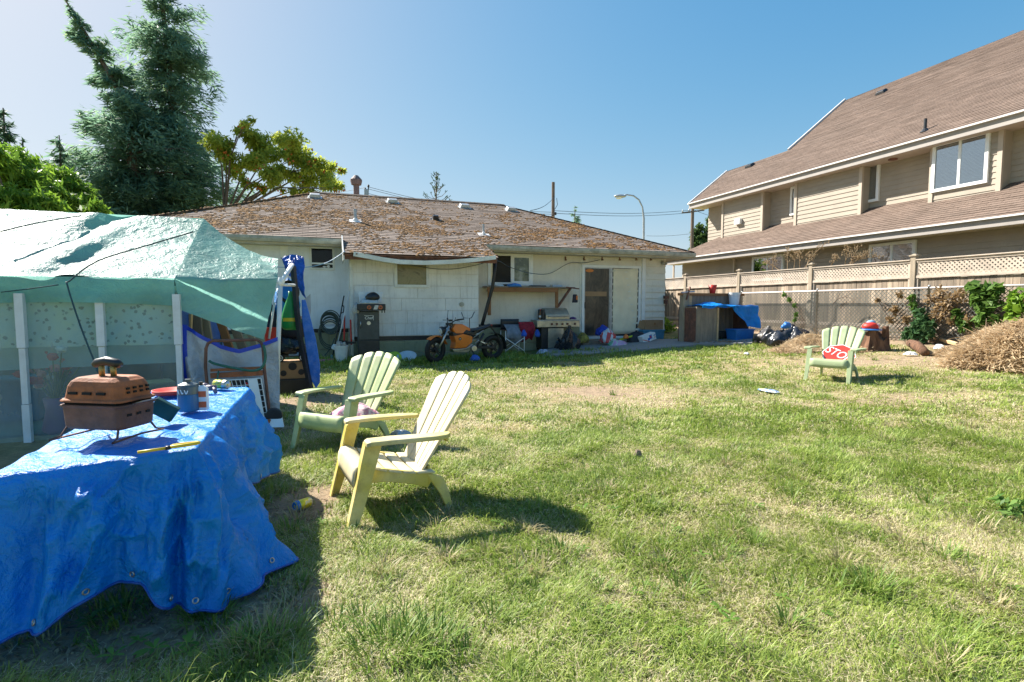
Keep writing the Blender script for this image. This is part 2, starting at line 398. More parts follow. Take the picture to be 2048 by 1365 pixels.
for a in ((150000,1.6,3.2,.018,.055,.0036,1,1.08),(165000,3.2,5.5,.02,.055,.005,2,1.05),(190000,5.5,9.5,.02,.06,.0075,3,1.05),(170000,9.5,16.5,.025,.065,.012,4,1.05),
          (75000,1.6,3.2,.04,.10,.0026,5,1.08,1),(85000,3.2,5.5,.04,.10,.0036,6,1.05,1),(65000,5.5,10,.05,.10,.006,7,1.05,1)):
    v, f, c = blades(*a); VV.append(v); FF.append(f+off); CC.append(c); off += len(v)
# taller tufts and broad-leaved weeds of the lawn
def tuft(cx, cy, n, h, rad, seed, green=True):
    global off
    g = np.random.default_rng(seed); az = g.random(n)*2*PI; r0 = rad*.35*np.sqrt(g.random(n)); x = cx+np.cos(az)*r0; y = cy+np.sin(az)*r0; az = az+g.normal(0,.5,n)
    L = h*(.5+.6*g.random(n)); lean = .3+.8*g.random(n); P = []
    for tt, ww in ((0,1),(.4,.9),(.75,.6),(1,.05)):
        r = L*tt*np.sin(lean*(.3+.9*tt)); zz = L*tt*np.cos(lean*(.3+.8*tt))
        for sg in (-1,1): P.append(np.stack([x+np.cos(az)*r-sg*np.sin(az)*.003*ww, y+np.sin(az)*r+sg*np.cos(az)*.003*ww, gz(x,y)+zz-.005],1))
    V = np.stack(P,1).reshape(-1,3); b = np.arange(n)[:,None]*8
    F = np.concatenate([b+np.array([[0,1,3,2]]), b+np.array([[2,3,5,4]]), b+np.array([[4,5,7,6]])],1).reshape(-1,4)
    u = g.random(n)[:,None]; c = (np.array((.09,.18,.02))*(1-u)+np.array((.25,.34,.07))*u) if green else (np.array((.34,.29,.15))*(1-u)+np.array((.48,.41,.23))*u)
    VV.append(V); FF.append(F+off); CC.append(np.repeat(c,8,0)); off += len(V)
def weed(cx, cy, n, L, seed):
    global off
    g = np.random.default_rng(seed); az = np.arange(n)/n*2*PI+g.normal(0,.3,n); l = L*(.6+.6*g.random(n)); P = []
    for tt, ww in ((.05,.25),(.4,.8),(.75,1),(1,.1)):
        for sg in (-1,1):
            P.append(np.stack([cx+np.cos(az)*l*tt-sg*np.sin(az)*l*.16*ww, cy+np.sin(az)*l*tt+sg*np.cos(az)*l*.16*ww, gz(cx+0*l,cy+0*l)+.02+l*(.55*tt-.42*tt*tt)+.01*sg*0],1))
    V = np.stack(P,1).reshape(-1,3); b = np.arange(n)[:,None]*8
    F = np.concatenate([b+np.array([[0,1,3,2]]), b+np.array([[2,3,5,4]]), b+np.array([[4,5,7,6]])],1).reshape(-1,4)
    u = g.random(n)[:,None]; c = np.array((.08,.18,.02))*(1-u)+np.array((.18,.31,.05))*u
    VV.append(V); FF.append(F+off); CC.append(np.repeat(c,8,0)); off += len(V)
tl = [(780,1310,200,.14,.4),(860,1300,120,.14,.34),(1120,1110,120,.09,.3),(1300,1020,80,.1,.2),(540,1300,160,.12,.35),(470,1330,120,.13,.3),(1740,1180,120,.12,.25),(960,835,50,.12,.15),(700,1000,60,.1,.2),(1470,905,90,.09,.3),(1650,905,90,.09,.3),(1440,1100,90,.1,.3),(240,1230,120,.12,.3),(420,1240,120,.12,.3)]
for i, (px, py, n_, h, rd) in enumerate(tl):
    c = G(px, py); tuft(c.x, c.y, n_, h, rd, 50+i)
for i in range(190):                                         # lumps through the whole lawn
    c = G(R.uniform(560,2040), 700+640*R.random()**1.4); tuft(c.x, c.y, R.randint(25,60), R.uniform(.06,.12), R.uniform(.1,.3), 200+i, R.random() < .72)
c = G(520,1290); tuft(c.x, c.y, 120, .13, .3, 91, False)
for i in range(45):
    c = G(R.uniform(560,2040), 830+520*R.random()); weed(c.x, c.y, R.randint(4,7), R.uniform(.03,.06), 400+i)
for i in range(60):                                          # scattered weeds and dead wisps on the bare soil by the table
    c = G(R.uniform(20,600), R.uniform(1130,1340)); tuft(c.x, c.y, R.randint(4,14), R.uniform(.04,.10), R.uniform(.05,.2), 700+i, R.random() < .45)
for i in range(14):
    c = G(R.uniform(150,560), R.uniform(1170,1330)); weed(c.x, c.y, R.randint(4,7), R.uniform(.04,.07), 800+i)
for i in range(26):
    c = G(R.uniform(760,1200), R.uniform(700,735)); weed(c.x, c.y, 9, R.uniform(.08,.16), 500+i)
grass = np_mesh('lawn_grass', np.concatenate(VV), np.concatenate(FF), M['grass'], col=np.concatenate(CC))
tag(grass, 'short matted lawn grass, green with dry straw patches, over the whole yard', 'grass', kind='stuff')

# dead leaves, twigs and crumbs of soil under the edge of the blue tarp
g = np.random.default_rng(77); n_ = 2600
pc = [G(px, py) for px, py in ((120,1250),(300,1200),(420,1230),(60,1310),(520,1150),(600,1030))]; k = g.integers(0, len(pc), n_)
x = np.array([p.x for p in pc])[k]+g.normal(0,.22,n_); y = np.array([p.y for p in pc])[k]+g.normal(0,.16,n_); z = gz(x, y)+.004+g.random(n_)*.008
az = g.random(n_)*2*PI; L = .006+.03*g.random(n_)**3; W = np.where(g.random(n_) < .5, .0015, .006)*(.6+.8*g.random(n_)); ti = g.normal(0,.35,n_)
d = np.stack([np.cos(az),np.sin(az),ti],1)*L[:,None]; w = np.stack([-np.sin(az),np.cos(az),g.normal(0,.3,n_)],1)*W[:,None]; c = np.stack([x,y,z],1)
V = np.stack([c-d, c-w, c+d, c+w],1).reshape(-1,3); u = g.random(n_)[:,None]
col = np.array((.12,.08,.05))*(1-u)+np.array((.42,.33,.20))*u
tag(np_mesh('dead_leaves', V, np.arange(n_)[:,None]*4+np.arange(4)[None], M['grass'], col=np.repeat(col,4,0)), 'dead leaves and crumbs on the bare soil around the blue tarp', 'debris', kind='stuff')
# ------------------------------------------------------------------ materials of the buildings
def shingle_mat(name, c1, c2, streak):
    n = NT(name); co = n.coord('Object')
    isl = n.n('ShaderNodeNewGeometry').outputs['Random Per Island']
    br = n.n('ShaderNodeTexBrick', _Scale=1, _Mortar_Size=.006, _Brick_Width=.32, _Row_Height=.145, _Bias=0)
    br.offset = .4; br.inputs['Color1'].default_value = (*c1,1); br.inputs['Color2'].default_value = (*c2,1); br.inputs['Mortar'].default_value = (*(c*.35 for c in c1),1)
    uv = n.n('ShaderNodeAttribute', attribute_name='plan'); n.l(uv.outputs['Vector'], br.inputs[0])
    c = n.mix(1, br.outputs[0], n.ramp(n.noise(1.3,5,co), [(.3,(.86,.86,.86)),(.7,(1.1,1.1,1.1))]), 'MULTIPLY')
    c = n.mix(1, c, n.ramp(n.noise(60,3,co), [(.3,(.75,.75,.75)),(.7,(1.25,1.22,1.2))]), 'MULTIPLY')
    c = n.mix(n.math('MULTIPLY', n.ramp(n.noise(2.2,6,co,.7), [(.5,(0,0,0)),(.75,(1,1,1))]), .5), c, streak)
    nm = n.bump(n.noise(90,3,co), .4, .01)
    return n.done(n.bsdf(c, .9, 0, nm, .2))
M['old_shingle'] = shingle_mat('old_shingle', (.24,.185,.15), (.32,.26,.22), (.17,.14,.11))
M['new_shingle'] = shingle_mat('new_shingle', (.165,.122,.098), (.215,.16,.13), (.18,.14,.115))
def siding_mat(name, col, dirt, streaks=.3, damt=.35):
    n = NT(name); co = n.coord('Object')
    c = n.ramp(n.noise(1.7,5,co), [(.3,tuple(x*.9 for x in col)),(.7,tuple(min(1,x*1.08) for x in col))])
    vs = n.noise(4,6,n.coord('Object',(3.0,3.0,.25)),.7)
    c = n.mix(n.math('MULTIPLY', n.ramp(vs, [(.52,(0,0,0)),(.78,(1,1,1))]), streaks), c, dirt)
    c = n.mix(n.math('MULTIPLY', n.ramp(n.noise(9,6,co,.75), [(.55,(0,0,0)),(.75,(1,1,1))]), damt), c, dirt)
    return n.done(n.bsdf(c, .6, 0, n.bump(n.noise(30,5,n.coord('Object',(6,6,.6))), .25, .01), .3))
M['wall_blue'] = siding_mat('wall_blue', (.76,.80,.85), (.38,.38,.38), .25, .2)
M['wall_cream'] = siding_mat('wall_cream', (.74,.70,.61), (.34,.29,.20), .3, .3)
M['wall_shake'] = siding_mat('wall_shake', (.82,.81,.78), (.30,.28,.24), .45, .35)
M['wall_lap'] = siding_mat('wall_lap', (.78,.75,.66), (.36,.31,.22), .3, .3)
M['skirt_green'] = siding_mat('skirt_green', (.30,.31,.20), (.12,.13,.07), .6, .6)
M['vinyl_tan'] = siding_mat('vinyl_tan', (.375,.32,.255), (.30,.26,.205), .12, .10)
M['vinyl_trim'] = mat('vinyl_trim', (.47,.39,.31), .5, .05, 3, .03)
M['taupe_trim'] = mat('taupe_trim', (.36,.325,.30), .6, .12, 3, .1, dirt=(.30,.27,.24), damt=.4)
M['gutter_white'] = mat('gutter_white', (.72,.70,.68), .45, .06, 3, .03)
M['old_gutter'] = mat('old_gutter', (.46,.44,.37), .7, .25, 4, .15, dirt=(.19,.19,.13), damt=.75, dscale=5)
M['soffit'] = mat('soffit', (.55,.50,.40), .7, .15, 3, .1, dirt=(.25,.21,.15), damt=.4)
M['moss'] = mat('moss', (.15,.070,.022), .95, .4, 4, .6, 40, col2=(.235,.118,.035), island=.6)
M['interior_dark'] = mat('interior_dark', (.035,.032,.03), .9, .5, 2, 0)
M['house_glass'] = glassmat('house_glass', (.55,.6,.6), -.02, .1)
M['near_glass'] = glassmat('near_glass', (.85,.92,.95), .28)
M['blinds'] = mat('blinds', (.62,.64,.62), .6, .05, 3, 0)
M['curtain'] = mat('curtain', (.84,.74,.54), .85, .12, 2.5, .3, 6)
M['glow_lamp'] = mat('glow_lamp', (.75,.25,.06), .6, .2, 3, 0)

def roof_plane(verts, origin, eu, ev, up, vmax, umin, umax, exposure=.145, lift=.014, thick=.03):
    """courses of shingles: strips along eu, stepping up along ev; returns MB + plan coordinates"""
    mb = MB(); plan = []
    k = 0; v = 0
    o = Vector(origin); eu = Vector(eu); ev = Vector(ev); up = Vector(up)
    while v < vmax-1e-4:
        v1 = min(v+exposure, vmax)
        a0, b0, a1, b1 = umin(v), umax(v), umin(v1), umax(v1)
        nseg = max(1, int((b0-a0)/.9))
        sag = [R.uniform(-.004,.004) for _ in range(nseg+1)]
        vs = []; fs = []
        for j in range(nseg+1):
            t = j/nseg; u0 = a0+(b0-a0)*t; u1 = a1+(b1-a1)*t; jj = sag[j]
            vs += [o+eu*u0+ev*(v-.012)+up*(lift+jj-.012), o+eu*u0+ev*(v-.012)+up*(lift+jj), o+eu*u1+ev*v1+up*.001]
            plan += [(u0,v+.001,0),(u0,v+.004,0),(u1,v1-.004,0)]
        for j in range(nseg):
            a = j*3; fs += [(a,a+3,a+4,a+1),(a+1,a+4,a+5,a+2)]
        mb.add(vs, fs); v = v1
    mb.plan = plan; return mb
def build_plan(mb, name, mt, parent):
    o = mb.build(name, mt, parent)
    a = o.data.attributes.new('plan','FLOAT_VECTOR','POINT'); a.data.foreach_set('vector', np.array(mb.plan, dtype=np.float32).ravel())
    return o
def lap_wall(mb, a0, a1, z0, z1, face, axis='x', out=-1, step=.2, lip=.018):
    """clapboards; axis 'x': wall runs along x at y=face, out = sign of the outward normal"""
    z = z0
    while z < z1-1e-3:
        t = min(z+step, z1)
        lo, hi = face+out*lip, face+out*.002
        if axis == 'x': P = [(a0,lo,z),(a1,lo,z),(a1,hi,t),(a0,hi,t),(a0,face,z),(a1,face,z)]
        else: P = [(lo,a0,z),(lo,a1,z),(hi,a1,t),(hi,a0,t),(face,a0,z),(face,a1,z)]
        mb.add(P, [(0,1,2,3),(4,5,1,0)]); z = t
    return mb
def frame_rect(mb, a0, a1, z0, z1, face, w, d, axis='x', out=-1, w2=None):
    """window frame of four bars standing proud of a wall"""
    w2 = w2 or w
    def bx(p0, p1, q0, q1):
        lo, hi = sorted((face, face+out*d))
        if axis == 'x': mb.bb(p0,p1,lo,hi,q0,q1)
        else: mb.bb(lo,hi,p0,p1,q0,q1)
    bx(a0,a0+w,z0,z1); bx(a1-w,a1,z0,z1); bx(a0+w,a1-w,z0,z0+w2); bx(a0+w,a1-w,z1-w2,z1)
    return mb
def slab(mb, a0, a1, z0, z1, f0, f1, axis='x'):
    lo, hi = sorted((f0,f1))
    return mb.bb(a0,a1,lo,hi,z0,z1) if axis == 'x' else mb.bb(lo,hi,a0,a1,z0,z1)

# ------------------------------------------------------------------ the old bungalow (local axes = lot axes, origin on its rear wall)
S0, Q0 = 7.28, 14.29
H1 = lthing('bungalow', 'old white bungalow with a mossy brown hip roof across the back of the yard', 'house', S0, Q0)
def hx(s): return s-S0
def wx(px, py, q=14.29): a = PQ(px, py, q); return a[0]-S0, a[1]
TAN = .42; EZ = 2.98; ov = .6; bd = 1.05
L, Rr = hx(-4.4), hx(10.2); D = 9.3                        # wall extents, depth
bL, bR = hx(.56), hx(3.73)
mb = MB()                                                     # core box up to the soffit
mb.bb(L, Rr, .02, D, -.2, 2.86); mb.bb(bL, bR-.0, -bd+.02, .02, -.2, 2.60)
mb.build('wall', M['wall_cream'], H1)
mb = MB(); x0, x1 = L, bL
lap_wall(mb, x0, x1, .74, 2.84, .0, 'x', -1, .30, .006); mb.build('painted_siding', M['wall_blue'], H1)
mb = MB(); lap_wall(mb, hx(7.18), Rr, .55, 2.84, 0, 'x', -1, .2, .034); mb.build('lap_siding', M['wall_lap'], H1)
mb = MB(); slab(mb, bR, hx(7.18), .80, 2.84, 0, -.006); mb.build('stucco_panel', M['wall_cream'], H1)
# shake panels of the bump-out: big staggered sheets
mb = MB(); zz = .58; r_ = 0
while zz < 2.5:
    h = .31; xx = bL+.03
    off = [0,.35,.12,.5][r_%4]; w = 1.05
    cut = [bL+.02]+[bL+off+k*w+R.uniform(-.08,.08) for k in range(5) if bL+.1 < bL+off+k*w < bR-.1]+[bR]
    for a, b in zip(cut[:-1], cut[1:]):
        j = R.uniform(0,.006)
        mb.box(((a+b)/2, -bd+.008-j, zz+h/2), (b-a-.008, .016, h-.007), rx=-.03)
    zz += h; r_ += 1
mb.build('shake_siding', M['wall_shake'], H1)
mb = MB()                                                     # left cheek of the bump-out and corner trims
mb.bb(bL-.012, bL, -bd+.0, 0, .55, 2.55); mb.build('corner_cheek', M['wall_shake'], H1)
mb = MB(); mb.bb(bL-.03,bL+.04,-bd-.035,-bd-.0,.5,2.5); mb.build('corner_board', M['white_paint'], H1)
mb = MB(); mb.bb(hx(9.33),hx(9.45),-.045,-.02,.5,2.8); mb.build('corner_board', M['white_trim'], H1)
for a_ in ((bL+.05,bR,-bd-.015,-bd+.05,.47,.57),(L,bL-.05,-.015,.05,.64,.73),(bR+.01,hx(7.18),-.02,.05,.70,.79),(hx(9.3),Rr,-.01,.05,.45,.54)): MB().bb(*a_).build('sill_board', M['dark_metal'], H1)
for xa, xb, y0_, zs_ in ((bL+.02,bR,-bd,(-.2,.15,.46)),(L,bL-.06,0,(-.2,.2,.63)),(bR+.01,hx(7.18),0,(-.2,.25,.69)),(hx(9.3),Rr,0,(-.2,.1,.44))):
    for k in (0,1): MB().bb(xa,xb,y0_-.03,y0_+.04,zs_[k]+.01*k,zs_[k+1]).build('skirt_board', M['skirt_green'], H1, bevel=.006)
# fascia, soffit, gutters
ey = -.59
mb = MB(); mb.bb(L-.6, bL-.17, ey, .02, 2.80, 2.83); mb.bb(bR+.3, Rr+.6, ey, .02, 2.80, 2.83); mb.bb(Rr+.0,Rr+.6,.02,D+.6,2.80,2.83); mb.bb(L-.6,L,.02,D+.6,2.8,2.83)
mb.build('soffit', M['soffit'], H1)
def gutter(x0, x1, y, z, nm='gutter', tilt=0):
    m = MB(); prof = [(0,.12),(0,0),(-.02,-.012),(-.09,-.012),(-.115,.05),(-.115,.115),(-.10,.115),(-.10,.05),(-.085,.004),(-.02,.004)]
    n_ = 12; vs = []; fs = []
    for i in range(n_+1):
        t = i/n_; sagz = tilt*t-.012*math.sin(t*PI*2.3)
        for p in prof: vs.append((x0+(x1-x0)*t, y+p[0], z+p[1]+sagz))
    k = len(prof)
    for i in range(n_):
        for j in range(k-1): fs.append((i*k+j,i*k+j+1,(i+1)*k+j+1,(i+1)*k+j))
    m.add(vs, fs); return m.build(nm, M['old_gutter'], H1, solid=.004)
gutter(L-.6, bL-.2, ey, 2.84); gutter(bR+.33, Rr+.62, ey, 2.84)
for a_ in ((L-.6,bL-.2,ey+.002,ey+.03),(bR+.33,Rr+.6,ey+.002,ey+.03),(Rr+.575,Rr+.6,ey+.03,D+.6)): MB().bb(*a_,2.78,2.965).build('fascia', M['old_gutter'], H1)
by = ey-bd; bez = EZ-TAN*bd                                   # bump-out eave: broken fascia, hanging strip
mb = MB(); mb.bb(bL-.17, bR+.32, by+.03, by+.06, bez-.15, bez-.015); mb.build('fascia', M['rust_dark'], H1)
mb = MB(); mb.bb(bL-.19,bL-.16,by,ey+.2,bez-.16,bez+.02); mb.prism([(bL-.19,by,bez-.13),(bL-.19,-bd+.3,bez-.13),(bL-.19,-bd+.3,bez+.5),(bL-.19,by,bez+.01)],(.02,0,0)); mb.build('rake_board', M['white_paint'], H1)
mb = MB(); pts = []
for px, py in ((707,503),(735,508),(764,514),(800,519),(850,521),(905,519),(950,515),(992,510)):
    x, z = wx(px, py+5, Q0+by-.06); pts.append((x, by-.05, z))
for a, b in zip(pts[:-1], pts[1:]): mb.bar(a, b, .02, .10); mb.bar(Vector(a)+Vector((0,.05,-.045)), Vector(b)+Vector((0,.05,-.045)), .09, .012)
mb.build('sagging_fascia_strip', M['white_paint'], H1)
# roof
slope = math.atan(TAN); ev = (0,math.cos(slope),math.sin(slope)); upv = (0,-math.sin(slope),math.cos(slope)); vlen = 4.75/math.cos(slope)
exl, exr = L-.62, Rr+.62; ry = ey+4.75; rz_ = EZ+TAN*4.75
cs = math.cos(slope)
mb = roof_plane(None, (0,ey-.03,EZ-.012), (1,0,0), ev, upv, vlen, lambda v: exl+v*cs, lambda v: exr-v*cs); build_plan(mb, 'roof', M['old_shingle'], H1)
evr = (-math.cos(slope),0,math.sin(slope)); upr = (math.sin(slope),0,math.cos(slope))
mb = roof_plane(None, (exr,ry,EZ-.012), (0,1,0), evr, upr, vlen, lambda v: -4.78+v*cs, lambda v: 4.78-v*cs); build_plan(mb, 'roof_hip', M['old_shingle'], H1)
evl = (math.cos(slope),0,math.sin(slope)); upl = (-math.sin(slope),0,math.cos(slope))
mb = roof_plane(None, (exl,ry,EZ-.012), (0,-1,0), evl, upl, vlen, lambda v: -4.78+v*cs, lambda v: 4.78-v*cs); build_plan(mb, 'roof_hip', M['old_shingle'], H1)
evb = (0,-math.cos(slope),math.sin(slope)); upb = (0,math.sin(slope),math.cos(slope))
mb = roof_plane(None, (0,ry+4.78,EZ-.012), (-1,0,0), evb, upb, vlen, lambda v: -exr+v*cs, lambda v: -exl-v*cs); build_plan(mb, 'roof_back', M['old_shingle'], H1)
bl_, br_ = bL-.2, bR+.34
mb = roof_plane(None, (0,by-.03,bez-.012), (1,0,0), ev, upv, (bd+.03)/cs, lambda v: bl_+.02*v, lambda v: br_-.05*v); build_plan(mb, 'lower_roof', M['old_shingle'], H1)
mb = MB(); mb.prism([(bl_+.01,by-.02,bez-.03),(br_-.02,by-.02,bez-.03),(br_-.06,ey+.25,EZ+.06),(bl_+.03,ey+.25,EZ+.06)],(0,0,-.03)); mb.build('roof_deck', M['rust_dark'], H1)
mb = MB()                                                     # ridge caps
for i in range(44):
    t0 = exl+vlen*cs+(exr-exl-2*vlen*cs)*i/44; mb.box((t0+.1,ry-.07,rz_+.0),(.30,.16,.012),rx=slope,ry=R.uniform(.01,.04)); mb.box((t0+.1,ry+.07,rz_+.0),(.30,.16,.012),rx=-slope,ry=R.uniform(.01,.04))
for sx, xe in ((1,exl),(-1,exr)):
    for i in range(30):
        a, b = 4.78*i/30, 4.78*(i+1.15)/30; A = Vector((xe+sx*a,ey-.03+a,EZ+TAN*a+.002)); B = Vector((xe+sx*b,ey-.03+b,EZ+TAN*b-.004)); mb.bar(A,B,.22,.016)
mb.build('ridge_cap', M['old_shingle'], H1)
# moss
mb = MB(); rm = random.Random(5)
def mosslump(x, y, z, r):
    k = rm.randint(5,7); vs = [(x,y+.3*r*TAN,z+r*.5)]
    for i in range(k):
        a = 2*PI*i/k+rm.uniform(-.3,.3); q = r*rm.uniform(.7,1.2); yy = q*math.sin(a); vs.append((x+q*math.cos(a)*1.2, y+yy*.8, z+yy*.8*TAN-.006))
    for i in range(k):
        a = 2*PI*i/k+rm.uniform(-.3,.3); q = r*rm.uniform(.5,.75); yy = q*math.sin(a); vs.append((x+q*math.cos(a)*1.2, y+yy*.8, z+yy*.8*TAN+r*rm.uniform(.25,.5)))
    fs = [(0,k+1+i,k+1+(i+1)%k) for i in range(k)]+[(k+1+i,1+i,1+(i+1)%k,k+1+(i+1)%k) for i in range(k)]
    mb.add(vs, fs)
cnt = 0
while cnt < 15000:
    v = rm.uniform(-bd-.0, 4.7); x = rm.uniform(exl+.3, exr-.3)
    if v < 0 and not (bl_+.05 < x < br_-.05): continue
    if v > 0 and (x < exl+v or x > exr-v): continue
    s_ = x+S0
    dens = float(fbm(np.array([s_*.5+2]), np.array([v*.7+5]), 3)[0])
    f = float(fbm(np.array([s_*2.6]), np.array([v*3.4]), 2)[0])
    p = max(0, (dens-.28)*2.0)*max(0,(f-.30)*2.8)
    p *= 1.25 if s_ < 4 else 1.0
    p *= (.5+.9*math.exp(-((v-1.2)/1.6)**2))
    if rm.random() > p: continue
    y = ey+v
    for _ in range(rm.randint(1,4)):
        xx = x+rm.gauss(0,.06); yy = y+rm.gauss(0,.05); mosslump(xx, yy, EZ+TAN*(yy-ey)+.005, rm.uniform(.012,.05)); cnt += 1
for i in range(500):                                          # mossy left hip edge and ridge
    t = rm.random()**.7; x = exl+4.7*t+rm.gauss(0,.05)+.05; y = ey+4.7*t-abs(rm.gauss(0,.08)); mosslump(x, y, EZ+TAN*(y-ey)+.01, rm.uniform(.02,.05))
o = mb.build('moss', M['moss'], H1); tag(o, kind='stuff')
# roof fittings
def on_roof(px, py):                                          # where the photo's line of sight meets the front slope
    d = _ray(px, py); l = lot(d[0], d[1]); y0 = Q0+ey
    t = (EZ-TAN*y0-CAM_H)/(d[2]-TAN*l[1]); return l[0]*t-S0, l[1]*t-Q0, CAM_H+d[2]*t
for px, py in ((630,393),(785,403),(929,413),(1022,419)):
    x, y, z = on_roof(px, py+3); m = MB().at((x,y,z),rx=slope); m.box((0,0,.015),(.42,.36,.012)); m.box((0,.01,.075),(.34,.26,.09),top=(.82,.85)); m.build('roof_vent', M['galv'], H1, bevel=.01)
x, y, z = on_roof(871,440); m = MB().at((x,y,z),rx=slope); m.box((0,0,.01),(.3,.3,.012)); m.box((0,.02,.07),(.18,.16,.12),top=(.9,.9)); m.build('roof_vent', M['dark_metal'], H1, bevel=.01)
for px, py, r, h in ((711,443,.045,.32),(967,470,.03,.30)):
    x, y, z = on_roof(px, py); m = MB(); m.lathe([(r,-.1),(r,h-.06),(r*1.15,h-.06),(r*1.15,h),(r*.8,h),(r*.8,h-.05)],14,(x,y,z)); o = m.build('vent_pipe', M['galv'], H1, smooth=False)
    m = MB().at((x,y,z),rx=slope); m.box((0,0,.012),(.32,.3,.008)); m.lathe([(r*2.2,.012),(r*1.05,.09)],14); m.build('pipe_flashing', M['gutter_white'], H1)
M['pipe_brown'] = mat('pipe_brown', (.19,.13,.12), .7, .3, 9, .2)
cx, cz = wx(713,392,Q0+ry+1.0); cy = ry+1.0
m = MB(); m.lathe([(.10,-1.0),(.10,.62)],14,(cx,cy,rz_+.0)); ch = m.build('chimney_pipe', M['pipe_brown'], H1, smooth=False)
m = MB(); m.lathe([(.10,.56),(.17,.56),(.20,.68),(.20,.74),(.07,.88),(0,.89)],14,(cx,cy,rz_)); m.build('chimney_cap', M['pipe_brown'], ch)
# windows
def window(name, px0, py0, px1, py1, q, fw, parts, mt):
    x0, z1 = wx(px0, py0, q); x1, z0 = wx(px1, py1, q); y = q-Q0
    m = frame_rect(MB(), x0, x1, z0, z1, y+.01, fw, .05); f = m.build(name, mt, H1, bevel=.004)
    return x0, x1, z0, z1, y, f
x0, x1, z0, z1, y, f = window('window', 618,490,670,541, 14.29, .055, 0, M['white_paint'])
m = MB(); slab(m, x0+.055,x1-.055,z0+.16,z1-.055,y-.012,y-.016); m.build('pane', M['house_glass'], f)
m = MB(); slab(m, x0+.05,x1-.05,z0+.05,z1-.05,y-.009,y-.006); m.build('dark_interior', M['interior_dark'], f)
for za_, zb_ in ((z0+.14,z0+.18),(z1-.09,z1-.056)): slab(MB(), x0+.055,x1-.055,za_,zb_,y-.01,y-.04).build('sash_rail', M['white_trim'], f)
m = MB(); m.blob((x0+.45,y-.03,z0+.09),(.04,.02,.035)); m.blob((x0+.36,y-.03,z0+.08),(.05,.02,.02)); m.build('toiletries', M['white_trim'], f)
x0, x1, z0, z1, y, f = window('window', 788,521,858,576, 13.24, .07, 0, M['white_paint'])
n = NT('boarded_pane'); cc = n.coord('Object'); v1 = n.noise(2.5,6,cc,.7,1.5)
c = n.ramp(v1, [(.3,(.10,.085,.03)),(.5,(.27,.23,.11)),(.7,(.16,.15,.06))]); M['boarded'] = n.done(n.bsdf(c, .25, 0, None, .5))
m = MB(); slab(m, x0+.065,x1-.065,z0+.065,z1-.065,y-.014,y-.02); m.build('boarded_pane', M['boarded'], f)
x0, x1, z0, z1, y, f = window('window', 975,505,1065,572, 14.29, .085, 0, M['white_trim'])
xm = wx(1022,540)[0]
m = MB(); slab(m, xm-.02,xm+.05,z0+.085,z1-.085,y-.0,y-.045); frame_rect(m, xm+.05,x1-.085,z0+.085,z1-.085,y,.04,.035); m.build('sash', M['white_trim'], f)
m = MB(); slab(m, x0+.08,x1-.08,z0+.08,z1-.08,y-.008,y-.004); m.build('dark_interior', M['interior_dark'], f)
n = NT('reflection_glass'); fr = n.ramp(n.noise(2.2,6,n.coord('Object'),.7,.8), [(.35,(.03,.05,.025)),(.5,(.10,.13,.06)),(.62,(.30,.33,.27))])  # reflected greenery painted into the pane's colour
M['reflection_glass'] = n.done(n.bsdf(fr, .06, 0, None, .6))
m = MB(); slab(m, xm+.09,x1-.125,z0+.125,z1-.125,y-.012,y-.02); m.build('pane', M['reflection_glass'], f)
m = MB(); slab(m, x0+.085,x0+.14,z0+.085,z1-.085,y-.010,y-.02); m.build('curtain_edge', M['curtain'], f)
# sliding door
x0, z1 = wx(1163,530); x1, z0 = wx(1278,676); y = 0
m = frame_rect(MB(), x0, x1, z0, z1, y+.01, .075, .07); dr_ = m.build('sliding_door', M['white_trim'], H1, bevel=.005)
xm = wx(1221,600)[0]
m = MB(); slab(m, x0+.07,x1-.07,z0+.07,z1-.07,-.024,-.02); m.build('dark_interior', M['interior_dark'], dr_)
m = MB(); slab(m, xm-.05,xm+.03,z0+.075,z1-.075,-.025,-.055); frame_rect(m, x0+.075,xm-.05,z0+.075,z1-.075,-.025,.03,.02); m.build('door_stile', M['galv'], dr_, bevel=.003)
def curt(u, v):
    X = xm+.05+(x1-.11-xm-.05-.05*max(0,.25-v)*4*(u>.0))*u
    return (X, -.045-.012*math.sin(u*5+v*2)-.006*math.sin(u*17+v*9), z0+.13+.06*max(0,u-.7)*2+(z1-.09-z0-.13)*v)
m = MB().grid(curt, 24, 16); m.build('hung_blanket', M['curtain'], dr_, smooth=True, solid=.004)
n = NT('door_glass'); cc = n.coord('Object'); 
c = n.ramp(n.noise(2.4,6,n.coord('Object',(1.6,1,.7)),.7,1), [(.35,(.02,.018,.016)),(.55,(.085,.07,.05)),(.7,(.17,.12,.07))]); M['door_glass'] = n.done(n.bsdf(c, .3, 0, None, .5))  # dim room and brown reflections painted into the door pane
m = MB(); slab(m, x0+.105,xm-.08,z0+.105,z1-.105,-.03,-.034); m.build('pane', M['door_glass'], dr_)
m = MB(); m.blob((x0+.25,-.045,z1-.17),(.14,.012,.05),14,8); m.build('lamp_shade_behind_glass', M['glow_lamp'], dr_, smooth=True)
m = MB(); xs0 = x0+.107; m.bb(xs0,xm-.16,-.042,-.036,z0+1.30,z0+1.44); m.build('shelf_behind_glass', M['cardboard'], dr_)
m = MB(); m.bb(x0+.085,x0+.11,-.075,-.05,z0+.93,z0+1.12); m.build('door_handle', M['black_plastic'], dr_, bevel=.006)
m = MB()
for k, (dz, dy) in enumerate(((.0,.34),(-.19,.66))): m.bb(x0-.1,xm+.35,-dy,-.03,z0-.2+dz,z0-.05+dz)
m.build('door_steps', M['plywood'], H1, bevel=.01)
